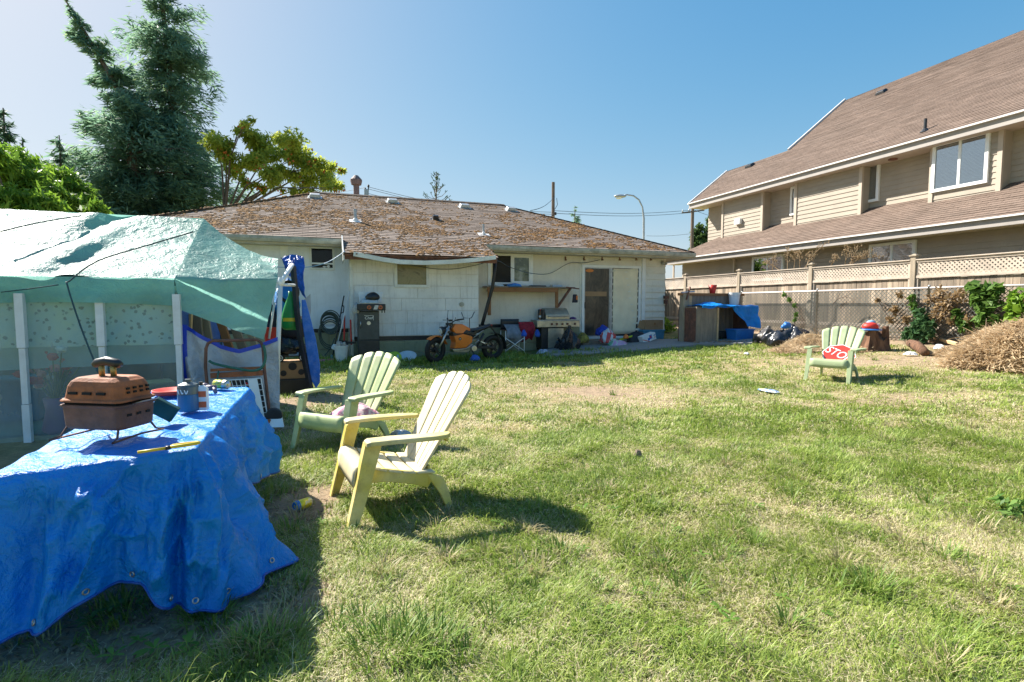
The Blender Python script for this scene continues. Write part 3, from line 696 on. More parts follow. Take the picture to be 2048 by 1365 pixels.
# small fittings on the walls
x, z = wx(923,609,13.24); m = MB().lathe([(0,.03),(.045,.028),(.06,.02),(.06,0)],18,(x,-bd-.005,z),'y'); m.v = [(a,-2*(bd+.005)-b,c) if 0 else (a,b,c) for a,b,c in m.v]
m = MB(); m.tube([(x,-bd-.0,z),(x,-bd-.035,z)],.06,18); m.tube([(x,-bd-.03,z),(x,-bd-.04,z)],.035,14); m.build('wall_vent', M['old_gutter'], H1)
x, z = wx(1276,572); m = MB(); m.bb(x-.05,x+.05,-.05,-.018,z-.06,z+.06); m.build('switch_box', M['galv'], H1, bevel=.006)
m = MB(); m.bb(x-.02,x+.035,-.056,-.05,z-.035,z+.035); m.build('switch_plate', M['black_plastic'], H1)
x, z = wx(1324,526); m = MB(); m.tube([(x,-.02,z),(x,-.05,z)],.06,14); m.blob((x-.03,-.12,z-.03),(.045,.06,.05)); m.blob((x+.06,-.12,z-.03),(.045,.06,.05)); m.build('flood_light', M['old_gutter'], H1, smooth=True)
x, z = wx(1330,598); m = MB(); m.bb(x-.09,x+.06,-.14,-.02,z-.0,z+.10); m.bb(x-.07,x+.03,-.12,-.02,z-.16,z-.03); m.tube([(x,-.08,z-.1),(x,-.08,z-.25)],.015,6); m.build('meter_box', M['rust_dark'], H1, bevel=.01)
for px in (1130,1167,1203,1238,1271,1300): 
    x, z = wx(px,517); m = MB(); m.bb(x-.015,x+.015,-.05,0,z-.07,z+.05); m.bb(x-.015,x+.015,-.10,-.05,z-.07,z-.04); m.build('eave_hook', M['rust_dark'], H1)
x, z = wx(568,480); m = MB(); m.bb(x-.09,x+.09,-.03,-.008,z-.12,z+.10); m.build('wall_hole_cover', M['interior_dark'], H1)
m = MB(); m.bb(x-.09,x+.09,-.03,-.008,z-.5,z-.125); m.build('wall_patch', M['white_trim'], H1)
# black flexible downspout at the bump-out's right corner
pts = []
for px, py in ((992,515),(989,545),(985,575),(979,605),(972,630),(966,652)):
    a, z = wx(px, py, Q0-bd-.25); pts.append((a,-bd-.25+.1*(py>600),z))
m = MB(); m.tube(pts, .045, 10); m.build('downspout', M['black_plastic'], H1, smooth=True)

# wire sagging along the wall
def wire(name, pts, r, mt, label=None, cat='cable', parent=None, sub=6):
    P = [Vector(p) for p in pts]; Q = []
    for i in range(len(P)-1):
        p0 = P[max(i-1,0)]; p1 = P[i]; p2 = P[i+1]; p3 = P[min(i+2,len(P)-1)]
        for k in range(sub):
            t = k/sub; Q.append(.5*((2*p1)+(-p0+p2)*t+(2*p0-5*p1+4*p2-p3)*t*t+(-p0+3*p1-3*p2+p3)*t**3))
    Q.append(P[-1]); o = MB().tube(Q, r, 6).build(name, mt, parent, smooth=True)
    if label: tag(o, label, cat)
    return o
def lw(px, py, q): a, z = PQ(px, py, q); x, y = wor(a, q); return Vector((x,y,z))
M['cable_blue'] = mat('cable_blue', (.25,.42,.62), .5, .1, 4, 0); M['cable_dark'] = mat('cable_dark', (.05,.08,.10), .6, .1, 4, 0)
wire('cable', [lw(548,534,13.3),(lw(600,536,13.3)),lw(640,530,13.1),lw(665,520,12.7),lw(690,503,12.62)], .010, M['cable_blue'], 'pale blue cable strung from the blue tarp rack up to the eave corner')
wire('cable', [lw(820,530,13.12),lw(870,538,13.1),lw(910,538,13.1),lw(950,531,13.1),lw(993,522,12.9),lw(1020,535,14.0),(lw(1062,547,14.0)),lw(1100,547,14.1),lw(1138,527,14.2),lw(1170,526,14.2),lw(1200,520,14.2)], .009, M['cable_dark'], 'thin dark blue cord drooping across the bungalow wall above the shelf')

# ------------------------------------------------------------------ the big tan neighbour house
SN, QN = 15.4, 12.0
H2 = lthing('neighbour_house', 'large two-storey tan vinyl house with brown shingle roofs beyond the fence', 'house', SN, QN)
def nq(q): return q-QN
def wpx(px, py, s): a = PS(px, py, s); return a[0]-QN, a[1]
far = nq(20.3); near = nq(1.0)
LZ, UZ = 3.40, 6.02
m = MB(); m.bb(.03, 12, near, far-.0, 0, LZ); m.bb(1.25, 11, near, nq(20.1), LZ, UZ); m.build('wall', M['vinyl_tan'], H2)
m = MB(); lap_wall(m, near, far, .5, LZ, .03, 'y', -1, .15, .02); m.build('ground_floor_siding', M['vinyl_tan'], H2)
m = MB(); lap_wall(m, near, nq(20.1), 4.0, UZ-.1, 1.25, 'y', -1, .15, .02); m.build('upper_siding', M['vinyl_tan'], H2)
# upper bays
bays = [((1440,1530),(0,0)),((1590,1720),0),((1855,2003),0)]
def bay(p0, p1, s=16.25, deep=True):
    q1 = wpx(p0, 400, s)[0]; q0 = wpx(p1, 400, s)[0]; xf = s-SN
    m = MB(); m.bb(xf+.02, 1.3, q0, q1, 3.9, UZ-.12); lap_wall(m, q0, q1, 4.0, UZ-.12, xf+.02, 'y', -1, .15, .02)
    o = m.build('bay', M['vinyl_tan'], H2)
    MB().bb(xf-.02,xf+.06,q0-.02,q0+.09,4.0,UZ-.14).build('corner_trim', M['vinyl_trim'], o); MB().bb(xf-.02,xf+.06,q1-.09,q1+.02,4.0,UZ-.14).build('corner_trim', M['vinyl_trim'], o)
    return o
bay(1445,1526); bay(1590,1722); bay(1858,1998)
# lower roof (from the eave up to the upper wall)
sl2 = math.atan2(1.0,1.75); 
ev2 = (math.cos(sl2),0,math.sin(sl2)); up2 = (-math.sin(sl2),0,math.cos(sl2)); len2 = 2.3/math.cos(sl2)
m = roof_plane(None, (-.62,0,LZ), (0,-1,0), ev2, up2, len2, lambda v: -far-.45+.9*v, lambda v: -near, .14); build_plan(m, 'lower_roof', M['new_shingle'], H2)
# main roof: one slope, stepping ridge towards the far end
ex = 15.9-SN; sl3 = math.radians(33); C3, S3 = math.cos(sl3), math.sin(sl3)
ev3 = (C3,0,S3); up3 = (-S3,0,C3)
def on_r3(px, py):
    d = _ray(px, py); l = lot(d[0], d[1]); T = S3/C3
    t = (UZ-T*(15.9)-CAM_H)/(d[2]-T*l[0]); s, q = l[0]*t, l[1]*t; return (s-15.9)/C3, q-QN
outl = [on_r3(*p) for p in ((1384,404),(1456,342),(1576,303),(1676,212),(1760,176),(1900,130),(2048,60))]
def qmax(v):
    for (v0,q0),(v1,q1) in zip(outl[:-1], outl[1:]):
        if v <= v1 and v1 > v0: return q0+(q1-q0)*(max(v,v0)-v0)/(v1-v0) if v > v0 else q0
    return outl[-1][1]
(vA,qA),(vB,qB),(vC,qC),(vD,qD) = outl[:4]
vD = max(o_[0] for o_ in outl[3:])
def umin3(v):
    if v <= vB: t = v/vB; return -(qA+(qB-qA)*t)
    t = min(1,(v-vB)/(vD-vB)); return -(qC+(qD-qC)*t)
m = roof_plane(None, (ex,0,UZ), (0,-1,0), ev3, up3, vD, umin3, lambda v: -near+.6, .14); build_plan(m, 'main_roof', M['new_shingle'], H2)
rs = ex+vD*C3; rzz = UZ+vD*S3
m = MB(); m.prism([(rs,-umin3(vD),rzz-.005),(rs,near-.6,rzz-.005),(rs*2-ex,near-.6,UZ-.0),(rs*2-ex,qC,UZ)], (0,0,-.05)); 
xb = ex+vB*C3; zb = UZ+vB*S3
m.prism([(xb,qA+(qB-qA),zb-.005),(xb,qC-.2,zb-.005),(2*xb-ex,qC-.2,UZ),(2*xb-ex,qA,UZ)],(0,0,-.05)); m.build('roof_back', M['new_shingle'], H2)
m = MB(); m.prism([(xb,qC-.1,zb-.1),(rs,qD-.0,rzz-.12),(rs+2.5,qC-.1,UZ)],(0,-.1,0)); m.prism([(ex+.5,qA-.4,UZ-.1),(xb,qB-.2,zb-.12),(2*xb-ex-.5,qA-.4,UZ-.1)],(0,-.1,0)); m.build('gable_wall', M['vinyl_tan'], H2)
m = MB(); m.bar((ex,qA+.03,UZ-.06),(xb,qB+.03,zb-.06),.05,.2,(-S3,0,C3)); m.bar((xb,qC+.04,zb-.02),(rs,qD+.04,rzz-.02),.06,.2,(-S3,0,C3)); m.build('barge_board', M['gutter_white'], H2)
# fascia boards, gutters and soffits
MB().bb(ex-.03,ex+.0,near-.6,qA+.02,UZ-.26,UZ-.03).build('fascia', M['taupe_trim'], H2); MB().bb(-.65,-.62,near,far+.42,LZ-.23,LZ-.02).build('fascia', M['taupe_trim'], H2)
MB().bb(ex-.11,ex-.031,near-.6,qA+.04,UZ-.055,UZ-.015).build('gutter', M['gutter_white'], H2); MB().bb(-.73,-.651,near,far+.45,LZ-.045,LZ-.005).build('gutter', M['gutter_white'], H2)
m = MB(); m.bb(ex+.0,1.3,near-.6,qA,UZ-.25,UZ-.22); m.bb(-.62,.1,near,far+.40,LZ-.22,LZ-.19); m.build('soffit', M['vinyl_trim'], H2)
# windows
def nwin(px0, py0, px1, py1, s, label, split=.5, blind=True):
    q1, z1 = wpx(px0, py0, s); q0, z0 = wpx(px1, py1, s); x = s-SN
    z1b = wpx(px1, py0, s)[1]
    f = frame_rect(MB(), q0, q1, z0, z1, x+.02, .085, .075, 'y', -1)
    if split: qm = q0+(q1-q0)*split; slab(f, qm-.035,qm+.035,z0+.085,z1-.085,x+.02,x-.04,'y')
    f = f.build('window', M['white_trim'], H2, bevel=.006)
    m = MB(); slab(m, q0+.08,q1-.08,z0+.08,z1-.08,x-.022,x-.026,'y'); m.build('pane', M['near_glass'], f)
    m = MB(); z = z0+.1
    while blind and z < z1-.1: m.box((x-.008,(q0+q1)/2,z),(.012,q1-q0-.18,.026),ry=.5); z += .036
    if blind: m.build('blind', M['blinds'], f)
    m = MB(); slab(m, q0+.07,q1-.07,z0+.07,z1-.07,x+.0,x-.0015,'y'); m.build('dark_interior', M['interior_dark'], f)
    return f
nwin(1740,490,1831,540,15.4,''); nwin(1506,515,1567,560,15.4,''); nwin(1868,290,1976,366,16.25,'')
nwin(1736,330,1758,402,16.62,'',0); nwin(1583,375,1592,430,16.62,'',0)
def dpipe(px, py0, py1, s, bend=True):
    q, z1 = wpx(px, py0, s); z0 = wpx(px, py1, s)[1]; x = s-SN
    m = MB(); m.bar((x-.06,q,z0),(x-.06,q,z1-.2),.075,.06,(1,0,0)); m.bar((x-.06,q,z1-.22),(x-.55,q+.35,z1+.12),.07,.06,(0,1,0)); m.build('downpipe', M['vinyl_trim'], H2, bevel=.008)
dpipe(1471,508,570,15.4); dpipe(1350,520,580,15.4); dpipe(1533,378,450,16.62)
q, z = wpx(1478,444,16.25); m = MB(); m.bb(.85-.12,.86,q-.16,q+.16,z-.12,z+.12); m.build('wall_hood', M['white_trim'], H2, bevel=.02)
def on_r2(px, py):
    d = _ray(px, py); l = lot(d[0], d[1]); T = math.tan(sl2); t = (LZ-T*(SN-.62)-CAM_H)/(d[2]-T*l[0]); return l[0]*t-SN, l[1]*t-QN, CAM_H+d[2]*t
for px, py in ((1960,379),(1492,465)):
    x, y, z = on_r2(px, py); m = MB().at((x,y,z+.02),ry=-sl2); m.box((0,0,.04),(.26,.34,.08),top=(.7,.8)); m.build('roof_vent', M['dark_metal'], H2, bevel=.01)
for px, py in ((1763,184),(1500,331)):
    v, q = on_r3(px, py+3); m = MB().at((ex+v*C3,q,UZ+v*S3+.02),ry=-sl3); m.box((0,0,.05),(.3,.4,.1),top=(.7,.8)); m.build('roof_vent', M['dark_metal'], H2, bevel=.01)
v, q = on_r3(1850,262); m = MB(); m.lathe([(.14,-.05),(.06,.06),(.04,.07),(.04,.34)],12,(ex+v*C3,q,UZ+v*S3)); m.build('vent_pipe', M['dark_metal'], H2)
q, z = wpx(1786,314,16.3); m = MB(); m.lathe([(.12,-.03),(.12,.0)],14,(.9,q,UZ-.255)); m.build('soffit_light', M['rust_dark'], H2)

# ------------------------------------------------------------------ wooden fence with a lattice top
FQ = [20.0,17.18,14.36,11.54,8.72,5.90,3.1]; SF = 13.2
FN = lthing('wooden_fence', 'weathered wooden board fence with a lattice top along the right of the yard', 'fence', SF, 11.5)
def fq(q): return q-11.5
for q in FQ:
    m = MB(); m.bb(-.02,.10,fq(q)-.06,fq(q)+.06,.2,2.50); p = m.build('post', M['post_wood'], FN, bevel=.006)
    m = MB(); m.box((.04,fq(q),2.515),(.17,.17,.03)); m.box((.04,fq(q),2.545),(.13,.13,.03),top=(.3,.3)); m.build('post_cap', M['post_wood'], p)
for a, b in zip(FQ[:-1], FQ[1:]):
    y1, y0 = fq(a)-.065, fq(b)+.065; m = MB(); y = y0+.04
    while y < y1-.05:
        w = R.uniform(.125,.145); w = min(w, y1-y); m.box((.06+R.uniform(-.004,.004),y+w/2,1.36+R.uniform(-.01,.0)),(.018,w-.007,1.24),rx=R.uniform(-.004,.004)); y += w
    m.build('board_panel', M['fence_wood'], FN)
    m = MB(); m.bb(.0,.05,y0,y1,1.98,2.04); m.bb(.0,.05,y0,y1,2.345,2.40); m.bb(-.03,.08,y0,y1,2.40,2.425); m.bb(.015,.048,y0,y0+.05,.75,2.345); m.bb(.015,.048,y1-.05,y1,.75,2.345); m.bb(.0,.048,y0+.05,y1-.05,.78,.87)
    m.build('rail', M['lattice'], FN, bevel=.004)
    m = MB(); z0, z1 = 2.04, 2.345; h = z1-z0; st = .095; k = y0-h
    while k < y1:
        for sg, xo in ((1,.022),(-1,.031)):
            pa = (k, z0) if sg > 0 else (k, z1); pb = (k+h, z1) if sg > 0 else (k+h, z0)
            t0 = max(0,(y0-k)/h); t1 = min(1,(y1-k)/h)
            if t1-t0 < .05: continue
            A = (xo, pa[0]+(pb[0]-pa[0])*t0, pa[1]+(pb[1]-pa[1])*t0); B = (xo, pa[0]+(pb[0]-pa[0])*t1, pa[1]+(pb[1]-pa[1])*t1)
            m.bar(A, B, .008, .036, (1,0,0)) if 0 else m.bar(A, B, .036, .008, (1,0,0))
        k += st
    m.build('lattice', M['lattice'], FN)
m = MB()
for k in range(4): m.bb(-.06+.01*k,.12,fq(20),fq(3),.28+.13*k,.40+.13*k)
m.build('retaining_timber', M['fence_wood'], FN, bevel=.012)
# chain-link fence standing in front of it
CF = lthing('chain_link_fence', 'grey chain-link fence with a pale top rail in front of the wooden fence', 'fence', 12.98, 11.0)
cq = lambda q: q-11.0
for q in (13.95,11.1,8.2,5.3,3.0):
    m = MB(); m.lathe([(.03,.1),(.03,1.76),(.036,1.76),(.02,1.80),(0,1.80)],10,(0,cq(q),0)); m.build('post', M['galv'], CF, smooth=True)
m = MB(); m.tube([(0,cq(13.95),1.735),(0,cq(3),1.735)],.024,8); m.build('top_rail', mat('rail_pale',(.62,.55,.52),.5,.1,3,.05), CF, smooth=True)
m = MB(); zb, zt = .55, 1.72; h = zt-zb; k = cq(3)-h; e = cq(13.95)
while k < e:
    for sg in (1,-1):
        t0 = max(0,(cq(3)-k)/h); t1 = min(1,(e-k)/h)
        if t1-t0 < .03: continue
        za, zc = (zb,zt) if sg > 0 else (zt,zb)
        m.tube([(-.01*sg,k+h*t0,za+(zc-za)*t0),(-.01*sg,k+h*t1,za+(zc-za)*t1)],.009,3)
    k += .10
m.build('wire_mesh', mat('wire_mesh',(.11,.115,.10),.6,.1,4,0), CF)
# ------------------------------------------------------------------ tarpaulin materials
def tarp(name, col, rough, trans, wr=.5, ws=7, weave=.15, fade=None, spec=.6):
    n = NT(name); co = n.coord('Object')
    w1 = n.noise(ws,4,co,.6,1.2); w2 = n.noise(ws*4,3,co,.6,.6); we = n.noise(260,2,co)
    h = n.math('ADD', n.math('ADD', w1, n.math('MULTIPLY', w2, .35)), n.math('MULTIPLY', we, .06*weave/.15))
    nm = n.bump(h, wr, .05)
    c = n.ramp(n.noise(2.1,5,co), [(.3,tuple(x*.8 for x in col)),(.7,tuple(min(1,x*1.2) for x in col))])
    if fade: c = n.mix(n.math('MULTIPLY', n.ramp(n.noise(5,6,co,.75), [(.5,(0,0,0)),(.72,(1,1,1))]), .45), c, fade)
    d = n.bsdf(c, rough, 0, nm, spec); t = n.n('ShaderNodeBsdfTranslucent'); n.l(c, t.inputs[0]); n.l(nm, t.inputs['Normal'])
    mx = n.n('ShaderNodeMixShader', _Fac=trans); n.l(d, mx.inputs[1]); n.l(t.outputs[0], mx.inputs[2]); return n.done(mx.outputs[0])
M['tarp_blue'] = tarp('tarp_blue', (.004,.255,.78), .38, .2, .85, 5, fade=(.01,.30,.80), spec=.4)
M['tarp_green'] = tarp('tarp_green', (.27,.55,.48), .44, .5, .5, 6, fade=(.44,.64,.54))
M['tarp_silver'] = tarp('tarp_silver', (.52,.55,.60), .35, .12, .7, 9, fade=(.25,.27,.30))
M['tarp_deep'] = tarp('tarp_deep', (.015,.10,.45), .4, .1, .5, 8)
M['blue_hem'] = mat('blue_hem', (.02,.06,.50), .5, .1, 6, .1)
M['rope'] = mat('rope', (.03,.07,.08), .8, .2, 20, .2)

# ------------------------------------------------------------------ green tarp shelter on the left
SS, SQ = -1.45, 6.36
T1 = lthing('tarp_shelter', 'low shelter of white posts and clear plastic under a pale green tarp roof', 'shelter', SS, SQ)
def tl_(px, py, q): a, z = PQ(px, py, q); return Vector((a-SS, q-SQ, z))
EVZ = 1.62; RZ = 2.46; RQ = 1.3
ridge_end = tl_(408,438,SQ+RQ); eave_c = tl_(349,557,SQ)
xl = -5.6
def nz(x, y, a=1): return float(fbm(np.array([x*a+31.0]), np.array([y*a+17.0]), 3)[0])-.5
def front(u, v):                                              # v 0 ridge .. 1 eave
    x1 = ridge_end.x+(eave_c.x-ridge_end.x)*v; x = xl+(x1-xl)*u
    y = RQ*(1-v); z = ridge_end.z+(eave_c.z-ridge_end.z)*v
    dv = (x1-x)
    d = .035*math.sin((x*1.3+v*1.4)*7)*math.exp(-((dv-1.0)/.22)**2)+.05*nz(x*1.4+v*3, v*2.0, 1.3)*(1-abs(2*v-1)**4)
    d += .018*nz(x*5-v*6, v*7, 1.2)-.035*math.sin(v*PI)
    return (x, y-d*.55, z+d*.85)
m = MB().grid(front, 150, 40); m.build('tarp_roof', M['tarp_green'], T1, smooth=True)
def valance(u, v):
    x = xl+(eave_c.x-xl)*u; bot = 1.36+.03*math.sin(u*9)-.06*max(0,u-.72)*2
    z = eave_c.z+(bot-eave_c.z)*v; y = -.01-.05*v*math.sin(u*24+1.5*math.sin(u*7))-.03*v+.03*v*nz(x*3,v*4)
    return (x, y, z)
m = MB().grid(valance, 110, 10); m.build('tarp_valance', M['tarp_green'], T1, smooth=True)
Tp = tl_(556,517,6.95); Mid = tl_(555,558,6.53); C0 = tl_(362,621,6.37); Bt = tl_(527,682,6.42)
def endp(u, v):
    A = [ridge_end, eave_c, C0]; B = [Tp, Mid, Bt]
    if v < .5: t = v*2; a = A[0].lerp(A[1],t); b = B[0].lerp(B[1],t)
    else: t = v*2-1; a = A[1].lerp(A[2],t); b = B[1].lerp(B[2],t)
    p = a.lerp(b,u); sg = math.sin(u*PI)
    p.z -= .10*sg*max(0,1-v*2)+.012*sg*(v > .45)*(v < .55)
    p.y += .02*nz(u*5+v*3, v*4-u*2)+.05*sg*max(0,v-.5)+.02*math.sin((u*.7+v)*26)*max(0,v-.5)*(1-u)
    p.z += .03*nz(u*4, v*5)*sg+.015*math.sin(v*40+u*6)*u**6
    return p
m = MB().grid(endp, 50, 40); m.build('tarp_end_panel', M['tarp_green'], T1, smooth=True)
m = MB().grid(lambda u,v: (xl+(ridge_end.x-xl)*u, RQ+1.3*v, ridge_end.z-.84*v-.03*math.sin(v*PI)), 30, 8); m.build('tarp_back', M['tarp_green'], T1, smooth=True)
for px0, px1 in ((37,62),(198,217),(350,370)):                 # slotted white posts
    x = tl_((px0+px1)/2,740,SQ).x; m = MB()
    m.bb(x-.03,x+.03,-.035,.02,-.05,.38); m.bb(x-.026,x+.026,-.03,.02,.385,.93); m.bb(x-.034,x+.034,-.04,.02,.935,1.46)
    for k in range(9): m.bb(x-.008,x+.008,-.0315,-.0298,.42+.055*k,.435+.055*k)
    m.build('post', M['pvc'], T1, bevel=.004)
n = NT('clear_film'); cc = n.coord('Object'); tr = n.n('ShaderNodeBsdfTransparent'); tr.inputs[0].default_value = (.72,.86,.88,1)
df = n.bsdf((.58,.66,.64), .25, 0, n.bump(n.noise(3,4,cc,.6,1), .4, .05), .6)
mx = n.n('ShaderNodeMixShader'); n.l(n.ramp(n.noise(1.6,5,n.coord('Object',(1,1,.4))), [(.3,(.13,)*3),(.7,(.38,)*3)]), mx.inputs[0]); n.l(tr.outputs[0], mx.inputs[1]); n.l(df, mx.inputs[2]); M['film'] = n.done(mx.outputs[0])
m = MB().grid(lambda u,v: (xl+(-xl-.02)*u, .03+.02*nz(u*14,v*4), 1.5*v), 60, 10); m.build('clear_plastic_wall', M['film'], T1, smooth=True)
m = MB().grid(lambda u,v: (-.02, .03+2.5*u, 1.5*v), 6, 6); m.build('side_sheet', M['tarp_deep'], T1, smooth=True)
m = MB().bb(xl,0,2.2,2.25,0,2.3); m.bb(xl,0,.3,2.2,-.02,.02); m.build('dark_interior', mat('shed_dark',(.03,.08,.10),.9,.5,2,0), T1)
n = NT('floral_cloth'); cc = n.coord('Object')
vo = n.n('ShaderNodeTexVoronoi', _Scale=17); n.l(cc, vo.inputs[0])
base = n.ramp(n.noise(2.2,4,cc), [(.3,(.42,.60,.62)),(.5,(.56,.66,.56)),(.7,(.66,.68,.40))])
dk = n.ramp(n.math('ADD', vo.outputs['Distance'], n.math('MULTIPLY', n.noise(40,2,cc), .5)), [(.48,(1,1,1)),(.58,(0,0,0))])
c = n.mix(n.math('MULTIPLY', dk, .75), base, (.05,.09,.08)); M['floral'] = n.done(n.bsdf(c, .8))
F1 = MB().grid(lambda u,v: (SS-3.8+3.75*u, SQ+.10+.03*math.sin(u*40)+.02*math.sin(u*17), .93+.62*v), 70, 6)
F1.v = [(*wor(p[0],p[1]),p[2]) for p in F1.v]; o = F1.build('floral_curtain', M['floral'], smooth=True); tag(o, 'pale floral cloth hanging behind the clear plastic wall of the shelter', 'curtain')
F1 = MB().grid(lambda u,v: (SS-3.8+3.7*u, SQ+.26+.02*math.sin(u*30), .72-.06*(1-u)+.30*v), 40, 4)
F1.v = [(*wor(p[0],p[1]),p[2]) for p in F1.v]; o = F1.build('teal_sheet', mat('teal_sheet',(.30,.42,.44),.7,.15,3,.1), smooth=True); tag(o, 'plain teal sheet hanging below the floral curtain in the shelter', 'sheet')
# artificial flowers inside
a, z = PQ(110,760,6.75); fx, fy = wor(a, 6.75)
fl = thing('flower_vase', 'bunch of red and pink artificial flowers behind the clear plastic', 'flowers', (fx,fy,0))
m = MB().lathe([(.10,0),(.13,.05),(.09,.25),(.11,.38),(.09,.38),(.08,.3)],16); m.build('vase', mat('vase',(.22,.06,.20),.4,.2), fl, smooth=True)
m = MB(); rf = random.Random(3)
heads = [(rf.gauss(0,.15),rf.gauss(0,.09),.74+rf.gauss(0,.11)) for _ in range(26)]
for h in heads: m.tube([(0,0,.3),(h[0]*.5,h[1]*.5,.55),h],.006,5)
m.build('stems', M['foliage'], fl)
for nm, cl, sel in (('red_blooms',(.45,.02,.03),0),('pink_blooms',(.65,.25,.25),1),('white_blooms',(.7,.7,.62),2)):
    m = MB()
    for i, h in enumerate(heads):
        if (i*7)%5 == 4 and sel == 2 or (i*7)%5 in (1,3) and sel == 1 or (i*7)%5 in (0,2) and sel == 0: m.blob(h,(.05,.05,.04),8,5,.25,rf)
    m.build(nm, mat(nm,cl,.7,.3,20,.3), fl)
# things stored inside, dim behind the plastic
for i, (px, py, q, w_, h_, cl_, lab) in enumerate(((20,800,7.6,.7,.5,(.02,.10,.22),'blue box dimly seen at the left behind the clear plastic of the shelter'),(270,800,7.8,.6,.62,(.05,.07,.08),'dark box dimly seen behind the grill through the clear plastic'),(320,790,7.3,.3,.42,(.30,.27,.20),'pale sack dimly seen at the right end behind the clear plastic'))):
    a, z = PQ(px, py, q); o = MB().box((0,0,h_/2),(w_,.4,h_)).build('stored_box', mat('stored_%d' % i, cl_, .8, .4, 4, .2), None, bevel=.03); o.location = (*wor(a,q),.02); o.rotation_euler = (0,0,TH+.2*i); tag(o, lab, 'box')
# ropes
rp = [tl_(388,470,SQ+.35)+Vector((0,-.02,.03)), tl_(300,500,SQ+.25)+Vector((0,-.02,.05)), tl_(200,533,SQ+.1)+Vector((0,-.05,.05)), tl_(140,562,SQ-.08), tl_(135,572,SQ-.12), tl_(160,650,SQ-.3), tl_(194,738,SQ-.5), tl_(215,800,SQ-.7)]
def wl(v): x, y = wor(v.x+SS, v.y+SQ); return Vector((x,y,v.z))
wire('rope', [wl(p) for p in rp], .008, M['rope'], 'dark rope slung across the green tarp and down past its valance', 'rope', sub=4)
rp = [tl_(5,470,SQ+.62)+Vector((0,-.03,.03)), tl_(80,452,SQ+.9)+Vector((0,-.03,.03)), tl_(165,436,SQ+1.2)+Vector((0,-.03,.02))]
wire('rope', [wl(p) for p in rp], .008, M['rope'], 'dark rope running up to the ridge at the far left of the green tarp', 'rope', sub=4)
rp = [tl_(2,585,SQ-.1), tl_(60,578,SQ-.12), tl_(117,570,SQ-.12)]
wire('rope', [wl(p) for p in rp], .006, M['rope'], 'short dark rope along the tarp valance above the clear plastic', 'rope', sub=4)

# ------------------------------------------------------------------ silver tarp, white pole frame, lumber
def lgrid(name, fn, nu, nv, mt, label, cat, solid=0, q0=None):
    m = MB().grid(fn, nu, nv); cx = sum(p[0] for p in m.v)/len(m.v); cy = sum(p[1] for p in m.v)/len(m.v); z0 = min(p[2] for p in m.v)
    m.v = [(p[0]-cx, p[1]-cy, p[2]-z0) for p in m.v]; x, y = wor(cx, cy)
    o = m.build(name, mt, None, smooth=True, solid=solid); o.location = (x,y,z0); o.rotation_euler = (0,0,TH); return tag(o, label, cat)
top = [(362,650),(385,660),(410,676),(440,692),(480,701),(520,690),(556,676)]
def silv(u, v):
    k = u*(len(top)-1); i = min(int(k), len(top)-2); t = k-i; px = top[i][0]+(top[i+1][0]-top[i][0])*t; py = top[i][1]+(top[i+1][1]-top[i][1])*t
    s_, z = PQ(px, py, 6.45); z = z*(1-v)+.02*v; w = .05*math.sin(u*19+2*math.sin(v*4))*v+.03*math.sin((u*2-v)*9)+.04*nz(u*4,v*4)
    return (s_, 6.45+w, z)
SV = lgrid('silver_tarp', silv, 60, 40, M['tarp_silver'], 'crumpled silver tarp with blue hem strung between a shelter post and the white pole', 'tarp')
def hem(u, v):
    p = silv(u, 0); return (p[0], p[1]-.012, p[2]+.012-.045*v)
m = MB().grid(hem, 50, 1); cx, cy, cz = SV.location; cs_, cq_ = lot(cx, cy); m.v = [(p[0]-cs_, p[1]-cq_, p[2]-cz) for p in m.v]; m.build('hem', M['blue_hem'], SV, smooth=True)
m = MB().grid(lambda u,v: (silv(.0,u)[0]+.06*v-.005, silv(.03,u)[1]-.014, silv(.0,u)[2]), 20, 1); m.v = [(p[0]-cs_, p[1]-cq_, p[2]-cz) for p in m.v]; m.build('hem', M['blue_hem'], SV, smooth=True)
PF = lthing('white_pole_frame', 'white pipe post with a slanting top arm holding the corner of the green tarp', 'pole', -.577, 6.53)
pf = lambda px, py, q: Vector((PQ(px,py,q)[0]+.577, q-6.53, PQ(px,py,q)[1]))
m = MB(); b = pf(553,840,6.53); b.z = 0; m.tube([b, pf(556,700,6.53), pf(561,566,6.53)], .026, 10); m.build('upright', M['pvc'], PF, smooth=True)
m = MB(); m.tube([pf(561,568,6.53), pf(584,530,7.0)], .026, 10); m.build('top_arm', M['pvc'], PF, smooth=True)
m = MB(); m.tube([pf(563,570,6.53), pf(589,571,7.0)], .017, 8); m.build('cross_arm', M['pvc'], PF, smooth=True)
m = MB(); m.tube([pf(538,678,6.6), pf(549,605,6.6)], .012, 8); m.build('thin_stay', M['pvc'], PF, smooth=True)
m = MB().blob(pf(561,564,6.53),(.04,.04,.05),10,6,.2,R); m.build('tape_wrap', M['white_trim'], PF)
def plank(a, b, w, t, label, mt, nm='plank', cat='plank', grp=None):
    a, b = Vector(a), Vector(b); c = (a+b)/2; m = MB().bar(a-c, b-c, w, t, (0,1,0)); o = m.build(nm, mt, None, bevel=.004); o.location = c; return tag(o, label, cat, grp)
